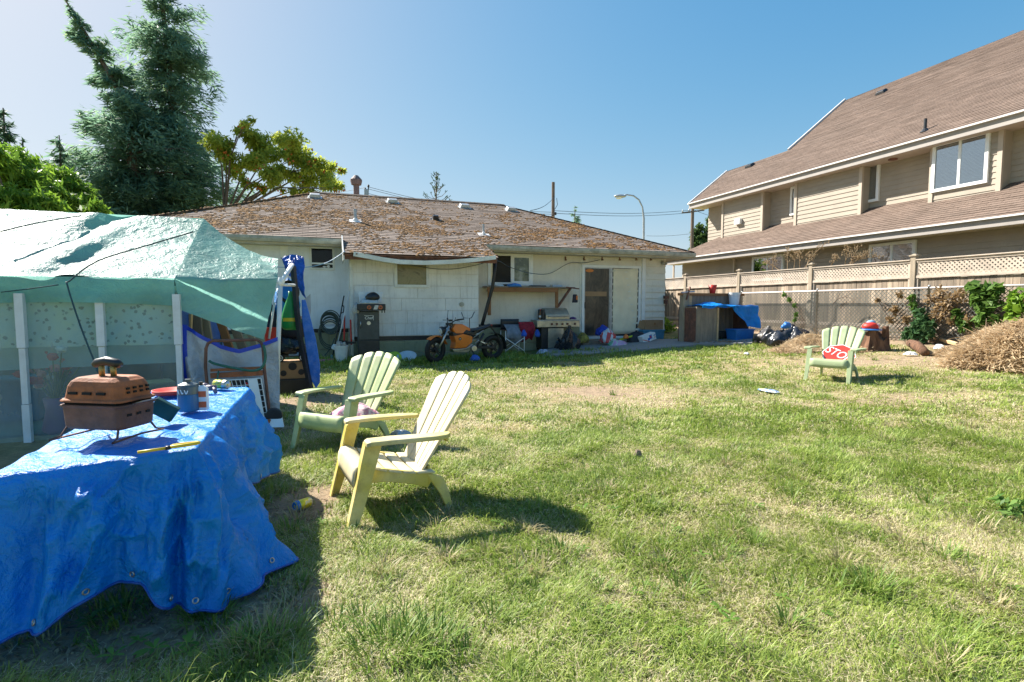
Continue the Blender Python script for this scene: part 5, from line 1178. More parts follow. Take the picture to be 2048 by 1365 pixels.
def make_chair(name, label, cat, group, mt, loc, rz, slats=5, mt2=None, mt3=None):
    t = thing(name, label, cat, loc, rz, group)
    # seat: five boards, the front one rolled over the edge, on two side rails
    path = []                                                 # (y,z) profile of the seat
    for k in range(7): a = PI*.5*k/6; path.append((-.335+.06*(1-math.sin(a)) if 0 else -.345+.055*math.sin(a)-0, .235+.0+.12*k/6 if 0 else .24+.105*math.sin(a*.9)))
    prof = [(-.345,.22),(-.350,.27),(-.343,.315),(-.325,.343),(-.295,.355)]
    boards = [(prof, .0)]
    def seatz(y): return .355-.115*(y+.295)/.66-.02*math.sin(max(0,min(1,(y+.295)/.66))*PI)
    m = MB()
    def board(pr):
        vs = []; fs = []; n_ = len(pr)
        for sx in range(9):
            x = -.27+.54*sx/8
            for (y, z) in pr: vs.append((x*(1-.10*max(0,(y+.3))), y, z-.008*(1-(x/.27)**2)))
        for i in range(8):
            for k in range(n_-1): fs.append((i*n_+k,(i+1)*n_+k,(i+1)*n_+k+1,i*n_+k+1))
        m.add(vs, fs)
    ys = [-.295,-.20,-.188,-.078,-.066,.044,.056,.166,.178,.30]
    board(prof+[(-.25,seatz(-.25)),(-.21,seatz(-.21))])
    for a, b in ((-.186,-.085),(-.061,.040),(.064,.165),(.189,.34)): board([(a,seatz(a)-.006),(a+.006,seatz(a)),((a+b)/2,seatz((a+b)/2)),(b-.006,seatz(b)),(b,seatz(b)-.006)])
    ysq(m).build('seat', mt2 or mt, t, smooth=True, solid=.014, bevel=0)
    for sx in (-1,1):                                          # side rail sweeping into the rear leg
        m = MB(); pr = [(-.33,.34,.10),(-.1,.315,.085),(.15,.265,.085),(.28,.24,.10),(.36,.19,.11),(.42,.10,.08),(.46,.0,.055)]
        x0 = sx*.262; vs = []; fs = []
        for (y, z, h) in pr:
            xx = x0*(1-.10*max(0,y+.3)); spl = sx*.045*max(0,(y-.3)/.16)
            up = .006 if y < .3 else h*.5; dn = h if y < .3 else h*.5
            if y < .3: q = [(y,z),(y,z-dn)]
            else: q = [(y+h*.5,z+.01),(y-h*.5,z-.005)]
            for (yy, zz) in q: vs += [(xx+spl-sx*.0,yy,zz),(xx+spl-sx*.032,yy,zz)]
        for i in range(len(pr)-1):
            a = i*4; fs += [(a,a+1,a+5,a+4),(a+2,a+6,a+7,a+3),(a,a+4,a+6,a+2),(a+1,a+3,a+7,a+5)]
        fs += [(0,2,3,1),tuple((len(pr)-1)*4+k for k in (0,1,3,2))]
        m.add(vs, fs); ysq(m).build('rear_leg', mt, t, bevel=.006)
    # back
    m = MB(); n_ = slats
    for i in range(n_):
        def pt(e, tt):                                         # e 0..1 across the slat, tt 0..1 up
            k = i+(.045+.91*e); c = -.5+k/n_; wd = .39+.28*tt**.9; x = c*2*wd/2
            top = 1-.50*c*c; L = .715*top*tt
            yb = .19+.53*L+.04*c*c*4*tt*-.35; zb = .20+.93*L+.0
            return (x, yb-.05*(abs(c)*2)**2*.6, zb)
        vs = []; fs = []; U, V_ = 4, 12
        for j in range(V_+1):
            tt = j/V_
            for k in range(U+1):
                e = k/U
                if tt > .9: s_ = (tt-.9)/.1; e = .5+(e-.5)*(1-.16*s_**2)
                vs.append(pt(e, tt-(.012*((e-.5)*2)**2 if tt > .95 else 0)))
        for j in range(V_):
            for k in range(U): fs.append((j*(U+1)+k, j*(U+1)+k+1, (j+1)*(U+1)+k+1, (j+1)*(U+1)+k))
        m.add(vs, fs)
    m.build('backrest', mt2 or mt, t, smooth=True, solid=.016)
    m = MB()                                                   # cross ribs behind the slats
    for L, w in ((.05,.37),(.27,.46)): 
        yb = .19+.53*L; zb = .20+.93*L; m.bar((-w/2,yb+.026,zb),(w/2,yb+.026,zb),.02,.045,(0,0,1))
    m.build('back_rib', mt, t, bevel=.005)
    for sx in (-1,1):
        # arm
        ctr = [(-.275,.522),(-.245,.530),(-.09,.532),(.10,.528),(.30,.522),(.40,.520),(.445,.520)]
        wid = [.045,.058,.062,.058,.052,.045,.02]; xo = [.330,.333,.345,.352,.352,.340,.325]
        vs = []; fs = []
        for (y, z), w, x in zip(ctr, wid, xo): vs += [(sx*(x-w),y,z),(sx*(x+w),y,z),(sx*(x+w-.004),y,z-.032),(sx*(x-w+.004),y,z-.026)]
        for i in range(len(ctr)-1):
            for k in range(4): fs.append((i*4+k,i*4+(k+1)%4,(i+1)*4+(k+1)%4,(i+1)*4+k))
        fs += [(3,2,1,0),tuple((len(ctr)-1)*4+k for k in range(4))]
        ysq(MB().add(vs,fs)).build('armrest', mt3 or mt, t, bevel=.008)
        # back end of the arm folds in to the back slats
        # front leg: wide tapering panel
        vs = []; fs = []
        for z, y0, y1, x, w in ((.505,-.272,-.135,.330,.075),(.40,-.305,-.175,.330,.072),(.24,-.350,-.235,.330,.066),(.10,-.395,-.295,.332,.060),(-.01,-.430,-.345,.334,.055)):
            vs += [(sx*x,y0,z),(sx*x,y1,z),(sx*(x-.016),y1,z),(sx*(x-.016),y0+.016,z),(sx*(x-w),y0+.016,z),(sx*(x-w),y0,z)]
        for i in range(4):
            for k in range(6): fs.append((i*6+k,i*6+(k+1)%6,(i+1)*6+(k+1)%6,(i+1)*6+k))
        fs += [tuple(range(5,-1,-1)),tuple(24+k for k in range(6))]
        ysq(MB().add(vs,fs)).build('front_leg', mt, t, bevel=.004)
    return t
CG = 'slatted plastic garden chairs on the lawn'
make_chair('garden_chair','pale green slatted chair with a pink cloth on its seat beside the blue tarp table','chair',CG,M['chair_green'],(-1.62,4.93,0),math.radians(-27))
make_chair('garden_chair','bleached yellow slatted chair, seat and back coloured sunlit white, in the middle foreground, seen from its side','chair',CG,M['chair_yellow'],(-.86,3.52,0),math.radians(-62),mt2=M['chair_bleached_lit'],mt3=M['chair_cream'])
sx_, sy_ = 5.27,8.57
ST_ = make_chair('garden_chair','sage green slatted chair with a stop sign on its seat at the right','chair',CG,M['chair_sage'],(sx_,sy_,TZ(sx_,sy_)),math.radians(-47))
# pink cloth
def cloth(name, label, cat, loc, rz, w, d, h, mt, seed, parent=None):
    g = random.Random(seed); ph = [g.uniform(0,6) for _ in range(6)]
    def fn(u, v):
        a = u*2*PI; rr = v**.8*(1+.16*math.sin(3*a+ph[0])+.1*math.sin(7*a+ph[1])*v); 
        z = h*(1-v**2.4)*(1+.25*math.sin(4*a+ph[2])*v)+.14*h*math.sin(9*a+5*v+ph[3])*v+.1*h*math.sin(14*v+3*a)*v*(1-v)
        return (w/2*rr*math.cos(a), d/2*rr*math.sin(a), max(.003,z))
    o = MB().grid(fn, 48, 14, True).build(name, mt, None, smooth=True); o.location = loc; o.rotation_euler = (0,0,rz); return tag(o, label, cat)
M['pink_cloth'] = mat('pink_cloth', (.52,.22,.30), .85, .25, 9, .5, 30, col2=(.74,.45,.50))
n = NT('pink_towel'); c = n.ramp(n.noise(9,4,n.coord('Object'),.6,.8), [(.38,(.42,.12,.26)),(.47,(.68,.36,.44)),(.56,(.78,.66,.66)),(.66,(.60,.25,.34))]); M['pink_towel'] = n.done(n.bsdf(c,.85,0,n.bump(n.noise(30,4,n.coord('Object')),.5,.02)))
cloth('towel','crumpled pink and white towel lying on the seat of the pale green chair','towel',(-1.50,4.95,.305),-.4,.44,.36,.10,M['pink_towel'],4)
# stop sign on the chair
Ms = M['stop_red'] = mat('stop_red', (.72,.045,.03), .4, .12, 6, .02, dirt=(.5,.15,.1), damt=.2)
SG = thing('stop_sign','red octagonal stop sign with white letters lying tilted on the sage green chair','sign',(sx_,sy_,TZ(sx_,sy_)),math.radians(-47))
TSn = Matrix.Translation((.06,.06,.415)) @ Matrix.Rotation(math.radians(34),4,'X') @ Matrix.Rotation(math.radians(-24),4,'Z') @ Matrix.Rotation(math.radians(8),4,'Y')
def octo(r, z): return [TSn @ Vector((r*math.cos(PI/8+k*PI/4), r*math.sin(PI/8+k*PI/4), z)) for k in range(8)]
nrm = (TSn.to_3x3() @ Vector((0,0,1)))
MB().prism(octo(.245,0), nrm*.003).build('white_border', M['white_trim'], SG); MB().prism(octo(.232,.0033), nrm*.0012).build('red_face', Ms, SG)
text_part('lettering','STOP',.20,M['white_trim'],SG,TSn @ Matrix.Translation((0,0,.0055)) @ Matrix.Diagonal((.86,1.15,1,1)))

# ------------------------------------------------------------------ motorcycle
fa, ra = G(868,729), G(990,712)
fa = Vector((-1.83,12.05,0)); ra = Vector((-.44,12.95,0))
mid = (fa+ra)/2; brz = math.atan2((fa-ra).y,(fa-ra).x)
BK = thing('motorcycle','small orange motorcycle parked on the grass before the bungalow wall','motorcycle',(mid.x,mid.y,TZ(mid.x,mid.y)),brz)
wb = (fa-ra).length/2-.06; LEAN = .07
def B(x, y, z): return (x, y-LEAN*z*-1, z)                    # leans on its stand (to its left, +y)
def wheel(cx, rr, w, steer=0):
    m = MB(); N_ = 36; Ms_ = Matrix.Rotation(steer,4,'Z')
    def W(x, y, z): v = Ms_ @ Vector((x,y,0)); return B(cx+v.x, v.y, z+rr)
    vs = []; fs = []; sec = 10
    for i in range(N_):
        a = 2*PI*i/N_
        for k in range(sec):
            b = 2*PI*k/sec; r = rr-.062+.062*math.cos(b)*1.0; y = w*math.sin(b)
            vs.append(W(r*math.cos(a), y, r*math.sin(a)))
    for i in range(N_):
        for k in range(sec): fs.append((i*sec+k,((i+1)%N_)*sec+k,((i+1)%N_)*sec+(k+1)%sec,i*sec+(k+1)%sec))
    tyre = m.add(vs,fs).build('wheel', M['rubber'], BK, smooth=True)
    m = MB(); m.tube([W((rr-.115)*math.cos(2*PI*i/N_),0,(rr-.115)*math.sin(2*PI*i/N_)) for i in range(N_)], .018, 6, True)
    for k in range(5):
        a = k*2*PI/5
        for da in (-.12,.12): m.bar(W(.05*math.cos(a+da*2),0,.05*math.sin(a+da*2)), W((rr-.115)*math.cos(a+da),0,(rr-.115)*math.sin(a+da)), .022,.02,(0,1,0))
    m.tube([W(0,-.07,0),W(0,.07,0)],.055,14); m.build('rim', M['dark_metal'], tyre)
    m = MB(); m.tube([W(0,-.062,0),W(0,-.058,0)],.12,20); m.build('brake_disc', M['steel'], tyre)
    return W
Wf = wheel(wb, .305, .055, .30); Wr = wheel(-wb, .305, .065)
hx_, hz_ = wb-.34, .86                                         # steering head
for s in (-1,1):
    m = MB(); m.tube([Wf(0,s*.085,0), B(hx_+.20,s*.085,.52), B(hx_+.04,s*.085,hz_)], [.024,.024,.03], 10); m.build('fork', M['steel'], BK, smooth=True)
m = MB(); N_ = 14; vs = []; fs = []                            # orange front mudguard
for i in range(N_+1):
    a = math.radians(48+112*i/N_)
    for k in range(7):
        b = -1.2+2.4*k/6; r = .335+.03*math.cos(b)-.02; vs.append(Wf(r*math.cos(a), .085*math.sin(b), r*math.sin(a)-.0))
for i in range(N_):
    for k in range(6): fs.append((i*7+k,i*7+k+1,(i+1)*7+k+1,(i+1)*7+k))
m.add(vs,fs); m.build('front_mudguard', M['orange_paint'], BK, smooth=True, solid=.006)
m = MB(); m.tube([B(hx_+.0,-.11,.84),B(hx_,.11,.84)],.03,8); m.box(B(hx_,0,.90),(.10,.2,.06)); m.box(B(hx_+.03,0,.72),(.09,.2,.05)); m.build('triple_clamp', M['dark_metal'], BK, bevel=.008)
m = MB(); m.at(B(hx_+.17,.02,.76),ry=.25); m.lathe([(.0,-.07),(.07,-.06),(.095,0),(.10,.04),(.088,.055)],20,(0,0,0),'x'); hl = m.build('headlight', M['dark_metal'], BK, smooth=True)
m = MB(); m.at(B(hx_+.17,.02,.76),ry=.25); m.lathe([(.088,.05),(.07,.062),(0,.066)],20,(0,0,0),'x'); m.build('lens', mat('lens',(.35,.40,.45),.1,.1,4,0), hl, smooth=True)
m = MB(); m.at(B(hx_+.17,.02,.76),ry=.25); m.tube([(.068,.055*math.cos(t*PI/12),.06*math.sin(t*PI/12)) for t in range(24)],.007,5,True); m.bar((.07,0,-.03),(.07,0,.03),.02,.02); m.build('light_ring', M['white_trim'], hl)
m = MB(); m.tube([B(hx_-.14,-.38,1.02),B(hx_-.06,-.22,1.0),B(hx_-.0,-.1,.93),B(hx_,0,.92),B(hx_,.1,.93),B(hx_-.06,.22,1.0),B(hx_-.14,.38,1.02)],.012,8); hb = m.build('handlebar', M['dark_metal'], BK, smooth=True)
for s in (-1,1):
    m = MB(); m.tube([B(hx_-.075,s*.25,1.005),B(hx_-.155,s*.42,1.025)],.018,10); m.build('grip', M['rubber'], hb, smooth=True)
    m = MB(); m.tube([B(hx_-.03,s*.22,.99),B(hx_+.02,s*.30,.99),B(hx_-.06,s*.42,.98)],.007,6); m.build('brake_lever', M['dark_metal'], hb, smooth=True)
    m = MB(); m.tube([B(hx_-.04,s*.2,1.0),B(hx_-.08,s*.24,1.22)] if s < 0 else [B(hx_-.04,s*.2,1.0),B(hx_-.05,s*.22,1.06)],.006,6); m.build('stalk', M['dark_metal'], hb)
m = MB(); m.box(B(hx_-.03,0,.985),(.07,.11,.05)); m.build('instrument', M['black_plastic'], hb, bevel=.01)
def sidepoly(P, w, name, mt, par=BK, bev=.02, wtop=None, seg=3):
    vs = []; n_ = len(P)
    for s in (-1,1):
        for (x, z, k) in P: vs.append(B(x, s*w*k, z))
    fs = [tuple(range(n_-1,-1,-1)), tuple(range(n_,2*n_))]+[(i,(i+1)%n_,(i+1)%n_+n_,i+n_) for i in range(n_)]
    return MB().add(vs,fs).build(name, mt, par, bevel=bev, seg=seg, smooth=False)
sidepoly([(hx_-.03,.80,.8),(hx_-.10,.68,1),(hx_-.30,.66,1),(hx_-.52,.74,.9),(hx_-.50,.80,.8),(hx_-.30,.90,.75),(hx_-.12,.91,.7)],.13,'tank_cover',M['orange_paint'],bev=.03)
sidepoly([(hx_-.06,.63,1),(hx_-.12,.48,1),(hx_-.08,.33,.9),(hx_-.38,.33,.95),(hx_-.56,.46,.95),(hx_-.56,.60,.95),(hx_-.32,.67,1)],.135,'body_panel',M['orange_paint'],bev=.02)
sidepoly([(hx_-.02,.72,.9),(hx_-.06,.62,1.02),(hx_-.32,.675,1.02),(hx_-.60,.615,1.0),(hx_-.60,.70,.95),(hx_-.40,.77,.9),(hx_-.26,.69,.95)],.128,'dark_side_trim',M['black_plastic'],bev=.012)
sidepoly([(hx_-.05,.32,.8),(hx_-.10,.235,.8),(hx_-.42,.22,.8),(hx_-.62,.30,.8),(hx_-.58,.42,.85),(hx_-.40,.325,.85)],.12,'belly_pan',M['steel'],bev=.012)
m = MB(); m.tube([B(hx_-.22,.137,.555),B(hx_-.22,.143,.555)],.035,18); em = m.build('emblem', M['black_plastic'], BK)
m = MB(); m.box(B(hx_-.222,.1445,.56),(.03,.002,.008)); m.box(B(hx_-.216,.1445,.548),(.008,.002,.02)); m.build('emblem_mark', M['white_trim'], em)
m = MB(); vs = []; fs = []                                     # seat
P = [(hx_-.40,.79,.085),(hx_-.50,.775,.115),(hx_-.70,.785,.13),(hx_-.90,.83,.12),(hx_-1.06,.875,.08),(hx_-1.10,.88,.04)]
for (x, z, w) in P: vs += [B(x,-w,z-.045),B(x,-w*.85,z+.0),B(x,0,z+.015),B(x,w*.85,z+.0),B(x,w,z-.045),B(x,0,z-.075)]
for i in range(len(P)-1):
    for k in range(6): fs.append((i*6+k,i*6+(k+1)%6,(i+1)*6+(k+1)%6,(i+1)*6+k))
fs += [(5,4,3,2,1,0),tuple((len(P)-1)*6+k for k in range(6))]
m.add(vs,fs).build('seat', mat('seat_vinyl',(.03,.034,.045),.42,.2,8,.2), BK, bevel=.012, seg=3)
sidepoly([(hx_-.56,.70,1),(hx_-.58,.62,1),(hx_-.85,.72,.9),(hx_-1.12,.83,.5),(hx_-1.12,.86,.5),(hx_-.85,.775,.9)],.10,'tail_fairing',M['black_plastic'],bev=.01)
m = MB(); m.box(B(hx_-1.125,0,.855),(.02,.10,.035)); m.build('tail_light', M['red'], BK, bevel=.006)
for s in (-1,1):
    m = MB(); m.bar(B(hx_-.60,s*.105,.34),Wr(.0,s*.105,.0),.035,.06); m.build('swingarm', M['dark_metal'], BK, bevel=.006)
    m = MB(); m.tube([B(hx_-.58,s*.12,.56),B(hx_-.78,s*.12,.70),B(hx_-.86,s*.12,.74)],.012,6); m.tube([B(hx_-.62,s*.12,.42),B(hx_-.72,s*.13,.50),B(hx_-.86,s*.13,.50)],.012,6); m.build('subframe_tube', M['steel'], BK, smooth=True)
    m = MB(); m.bar(B(hx_-.72,s*.13,.50),B(hx_-.90,s*.16,.42),.03,.016,(0,1,0)); m.tube([B(hx_-.90,s*.13,.43),B(hx_-.90,s*.22,.43)],.012,6); m.build('foot_peg', M['steel'], BK)
m = MB(); m.tube([B(hx_-.66,.13,.34),B(hx_-.86,.13,.66)],.03,10); m.build('shock_absorber', M['dark_metal'], BK, smooth=True)
m = MB(); N_ = 10; vs = []; fs = []
for i in range(N_+1):
    a = math.radians(75+115*i/N_)
    for k in range(5): b = -1+2*k/4; vs.append(Wr((.355)*math.cos(a), .085*b, .355*math.sin(a)))
for i in range(N_):
    for k in range(4): fs.append((i*5+k,i*5+k+1,(i+1)*5+k+1,(i+1)*5+k))
m.add(vs,fs).build('rear_mudguard', M['black_plastic'], BK, smooth=True, solid=.006)
m = MB(); m.bar(B(hx_-1.10,0,.83),B(hx_-1.30,0,.62),.03,.03); m.box(B(hx_-1.31,0,.55),(.02,.16,.18),ry=.4); m.build('plate_hanger', M['black_plastic'], BK, bevel=.005)
m = MB(); m.tube([B(hx_-.60,.12,.31),B(hx_-.60,.16,.31)],.075,18); m.build('motor_cover', M['steel'], BK, bevel=.01)
m = MB(); m.tube([B(hx_-.55,.13,.26),B(hx_-.62,.20,.12),B(hx_-.60,.24,.0)],.012,8); m.bar(B(hx_-.66,.24,.005),B(hx_-.56,.24,.005),.04,.01); m.build('kickstand', M['dark_metal'], BK, smooth=True)
p = G(953,712); o = lump('cap','crumpled blue and white cap on the grass below the motorcycle','cap',953,712,12.9,(.11,.09,.08),mat('cap_blue',(.04,.12,.45),.7,.3,9,.3),12,z=.09)
o.location = (-.88,12.35,.09)
# metal bracket standing behind the motorcycle
a, z = PQ(945,700,13.05); x, y = wor(a,13.05); m = MB(); zz = lambda py: PQ(945,py,13.05)[1]; dx = lambda px: PQ(px,640,13.05)[0]-a
m.tube([(dx(939),0,.02),(dx(939),0,zz(637)),(dx(927),0,zz(636)),(dx(923),0,zz(625))],.010,6); m.tube([(dx(939),0,zz(637)),(dx(943),0,zz(636)),(dx(949),0,zz(624))],.010,6)
o = m.build('wire_stand', M['dark_metal'], None); o.location = (x,y,0); o.rotation_euler = (0,0,TH); tag(o, 'thin forked metal stake against the siding behind the motorcycle', 'stake')

# ------------------------------------------------------------------ black smoker cabinet
w_, h_, s_, z_ = lj(716,757,645,702,12.95)
x, y = wor(s_, 12.95); SM = thing('smoker', 'tall black smoker cabinet with a white badge against the bungalow', 'smoker', (x,y,0), TH)
htop = PQ(736,622,12.75)[1]
m = MB(); m.bb(-w_/2,w_/2,-.20,.20,.12,htop-.0); m.build('cabinet', mat('smoker_black',(.035,.045,.05),.5,.25,5,.06,dirt=(.10,.12,.12),damt=.4), SM, bevel=.012)
m = MB(); zs = PQ(736,680,12.75)[1]; m.bb(-w_/2+.01,w_/2-.01,-.225,-.201,zs,htop-.02); dr2 = m.build('door', mat('smoker_door',(.04,.05,.055),.45,.25,4,.05,dirt=(.13,.15,.14),damt=.4), SM, bevel=.01)
m = MB(); m.bb(-w_/2+.01,w_/2-.01,-.215,-.201,.14,zs-.015); m.build('lower_door', M['dark_metal'], SM, bevel=.01)
m = MB(); m.tube([(-w_/2+.06,-.23,zs+.30),(-w_/2+.06,-.26,zs+.31),(-w_/2+.06,-.26,zs+.42),(-w_/2+.06,-.23,zs+.43)],.010,8); m.build('handle', M['steel'], dr2, smooth=True)
TR = Matrix.Rotation(PI/2,4,'X')
text_part('lettering','Chef',.095,M['white_trim'],dr2,Matrix.Translation((0,-.2265,htop-.17)) @ TR, .0008, shear=.15)
m = MB(); m.bb(-.10,.11,-.2268,-.2262,htop-.115,htop-.108); m.bb(.105,.112,-.2268,-.2262,htop-.225,htop-.115); m.build('badge_frame', M['white_trim'], dr2)
m = MB(); m.tube([(0,-.226,htop-.29),(0,-.230,htop-.29)],.045,18); m.build('thermometer', M['steel'], dr2)
for dx in (-w_/2+.05,w_/2-.05): MB().bb(dx-.02,dx+.02,-.18,.18,0,.12).build('leg', M['dark_metal'], SM)
p = Vector((*wor(s_+.06,12.75),htop)); AP = thing('tabletop_griddle', 'black appliance with two orange dials lying on top of the smoker', 'appliance', p, TH)
m = MB(); m.box((0,.0,.085),(w_*1.32,.32,.15)); m.build('housing', M['black_plastic'], AP, bevel=.015)
for dx in (-.055,.20): 
    k_ = MB().tube([(dx,-.165,.08),(dx,-.195,.08)],.048,20).build('dial', mat('dial_orange',(.55,.13,.04),.45,.2,9,.05), AP, bevel=.006); MB().tube([(dx,-.196,.08),(dx,-.203,.08)],.025,14).build('dial_knob', M['rust_dark'], k_)
m = MB(); m.prism([(.04,-.162,.03),(.13,-.162,.03),(.165,-.162,.13),(.075,-.162,.13)],(0,-.004,0)); m.build('screen', M['galv'], AP)
for dx in (.24,.30): MB().box((dx,-.1,-.02),(.02,.03,.06)).build('foot', M['black_plastic'], AP)
p2 = p+Vector((0,0,.162)); o = MB().box((0,0,.05),(.42,.28,.10),top=(.85,.8)).build('grill_plate', M['galv'], None, bevel=.02); o.location = p2+Vector((-.03,-.01,0)); o.rotation_euler = (0,0,TH); tag(o, 'grey metal pan on top of the black appliance on the smoker', 'pan')
o = lump('steel_kettle','dark round pot with a yellow light catching it, on the pan above the smoker','pot',740,600,12.7,(.16,.12,.10),M['dark_metal'],14,amp=.05,z=htop+.162+.17); o.location.xy = wor(s_+.1,12.72)
m = MB(); m.box((0,0,.15),(.50,.03,.26),rx=-.1,top=(1.15,1)); o = m.build('white_tray', M['pvc'], None, bevel=.008); o.location = p2+Vector((-.05,.17,.0)); o.rotation_euler = (0,0,TH); tag(o, 'white tray propped up against the wall on top of the smoker', 'tray')
lump('grey_rag','pale grey rag hanging over the left end of the appliance on the smoker','rag',712,618,12.75,(.08,.10,.13),mat('rag_grey',(.42,.42,.40),.9,.2,14,.4),15)
# hose on the wall, broom, tools, bucket
hp = lw(660,645,14.0); HS = thing('coiled_hose', 'grey-green garden hose coiled on the wall left of the bump-out', 'hose', hp, TH)
M['hose_grey'] = mat('hose_grey', (.06,.085,.075), .6, .25, 9, .1)
m = MB(); rh = random.Random(9)
for k in range(7):
    r = .16+.012*k+rh.uniform(-.01,.02); cx, cz = rh.uniform(-.02,.02), rh.uniform(-.02,.02)
    m.tube([(cx+r*math.cos(t*PI/14), -.02-.018*k, cz+r*math.sin(t*PI/14)*(.95+.05*k)) for t in range(28)], .014, 7, True)
m.build('coil', M['hose_grey'], HS, smooth=True)
m = MB()
for k in range(3):
    r = .26+.03*k; m.tube([(.0+r*math.sin(t*PI/12)*(1 if 1 else 0)*.85, -.05-.02*k, -.12-(.30+.05*k)*math.cos(t*PI/12)*-1-.16) for t in range(24)], .013, 7, True)
m.tube([(.1,-.08,-.4),(.02,-.06,-.62),(-.16,-.06,-.85),(-.28,-.1,-1.0)],.013,7)
m.build('loose_loop', M['hose_grey'], HS, smooth=True)
m = MB(); m.box((0,0,.0),(.26,.06,.10)); m.box((0,-.02,-.17),(.3,.02,.12)); m.build('hose_hanger', M['white_trim'], HS, bevel=.01)
def pole(name, label, p0, p1, q0, q1, r, mt, cat):
    a, b = lw(*p0,q0), lw(*p1,q1); a.z = max(.0,a.z); c = a.copy(); t = thing(name, label, cat, c); MB().tube([(0,0,0), b-a], r, 8).build('handle', mt, t, smooth=True); return t, b-a
t, v = pole('broom','thin dark broom with a looped grip leaning on the wall right of the coiled hose',(664,728),(688,592),13.3,13.9,.016,M['dark_metal'],'broom'); MB().box((0,0,.07),(.05,.28,.14),rz=.3).build('bristles', mat('bristle',(.15,.32,.33),.9,.3,30,.6), t)
m = MB(); m.tube([v*.86, v*.82+Vector((.05,0,0)), v*.74+Vector((.06,0,0)), v*.72],.014,6); m.build('grip', M['black_plastic'], t, smooth=True)
t, v = pole('mop','thin white mop pole leaning up to the bump-out corner',(672,700),(701,580),13.2,13.45,.013,M['pvc'],'mop'); MB().blob((0,0,.06),(.10,.08,.07),10,6,.25,R).build('mop_head', M['white_paint'], t)
t, v = pole('shovel','red-handled tool standing left of the bump-out corner, the more upright one',(688,700),(689,632),13.3,13.9,.02,M['red'],'tool'); MB().box((0,0,.1),(.18,.02,.25)).build('blade', M['dark_metal'], t)
t, v = pole('rake','red-handled tool against the bump-out corner trim beside the smoker',(703,690),(701,640),13.0,13.1,.02,M['red'],'tool'); MB().box((0,0,.05),(.2,.05,.05)).build('head', M['dark_metal'], t)
p = lw(683,722,12.9); BU = thing('bucket','dirty white bucket full of scraps at the foot of the wall left of the smoker','bucket',(p.x,p.y,0),TH)
MB().lathe([(0,0),(.12,0),(.155,.36),(.165,.36),(.165,.40),(.15,.40),(.13,.2)],20).build('pail', M['white_paint'], BU, smooth=False)
m = MB(); 
for i in range(9): m.box((R.uniform(-.09,.09),R.uniform(-.09,.09),.40+R.uniform(0,.06)),(.09,.06,.08),rz=R.uniform(0,3),rx=R.uniform(-.5,.5))
m.build('scraps', M['galv'], BU, bevel=.01)
p = lw(650,730,13.0); o = MB().at(rz=.5).tube([(-.2,0,.04),(.2,0,.05)],.035,8).build('pink_bottle', mat('pink_plastic',(.6,.2,.25),.4,.2,8,.05), None, smooth=True); o.location = (p.x,p.y,0); tag(o,'pink plastic bottle lying on the ground below the coiled hose','bottle')
# bowls in the grass
p = G(789,722); o = MB().lathe([(0,0),(.10,0),(.17,.12),(.16,.12),(.09,.02)],20).build('green_bowl', mat('lime',(.45,.62,.03),.4,.1,6,.03), None, smooth=True); o.location = (p.x,p.y,.02); o.rotation_euler = (.9,.3,0); tag(o,'lime green bowl tipped over in the weeds below the bump-out','bowl')
p = G(814,722); o = MB().lathe([(0,0),(.16,0),(.24,.10),(.225,.10),(.15,.015)],24).build('white_bowl', mat('pale_blue',(.62,.68,.75),.4,.08,6,.03), None, smooth=True); o.location = (p.x,p.y,.03); o.rotation_euler = (.5,0,0); tag(o,'pale wide bowl in the weeds right of the lime green bowl','bowl')

# ------------------------------------------------------------------ folding chair with clothes
c0 = G(1030,709); CHX, CHQ = lot(c0.x, c0.y); FC = lthing('director_chair','white-framed folding chair piled with clothes beside the barbecue','chair',CHX,CHQ,.03)
m = MB()
ww = .27
for y in (0,.42):
    m.tube([(-ww,y,0),(-ww,y,.62)],.014,8); m.tube([(ww,y,0),(ww,y,.62)],.014,8)
m.build('leg_frame', M['white_trim'], FC, smooth=True)
m = MB()
for y in (.01,.41): m.tube([(-ww,y,.06),(ww,y,.42)],.012,8); m.tube([(ww,y,.06),(-ww,y,.42)],.012,8)
m.build('cross_brace', M['white_trim'], FC, smooth=True)
for s in (-1,1): MB().box((s*ww,.2,.63),(.05,.5,.02)).build('armrest', M['rust_dark'], FC, bevel=.006)
m = MB().grid(lambda u,v: (-ww+2*ww*u, .42*v, .43-.04*math.sin(u*PI)), 8, 4); m.build('seat', mat('canvas',(.12,.08,.06),.9,.2,9,.2), FC, smooth=True, solid=.006)
m = MB().grid(lambda u,v: (-ww+2*ww*u, .44, .62+.3*v), 8, 4); m.build('backrest', M['black_plastic'], FC, smooth=True, solid=.006)
def hang(name, label, cat, sx0, sx1, z0, z1, q, mt, seed, wob=.05):
    g = random.Random(seed); ph = g.uniform(0,6)
    return lgrid(name, lambda u,v: (sx0+(sx1-sx0)*(u+.12*math.sin(v*5+ph)*(u-.5)), q+.10*v-wob*math.sin(u*8+ph+3*v)*(1-v*.3)-.15*math.sin(v*PI), z0+(z1-z0)*v+.05*math.sin(u*6+ph)*(1-v)), 24, 20, mt, label, cat, solid=.012)
a0 = PQ(1013,640,CHQ)[0]; a1 = PQ(1046,640,CHQ)[0]
hang('grey_shirt','grey shirt draped over the white-framed folding chair','clothing',a0,a1,PQ(1030,686,CHQ)[1],PQ(1030,650,CHQ)[1],CHQ+.12,mat('grey_cloth',(.22,.25,.30),.9,.2,10,.4),3)
a0 = PQ(1043,640,CHQ)[0]; a1 = PQ(1070,640,CHQ)[0]
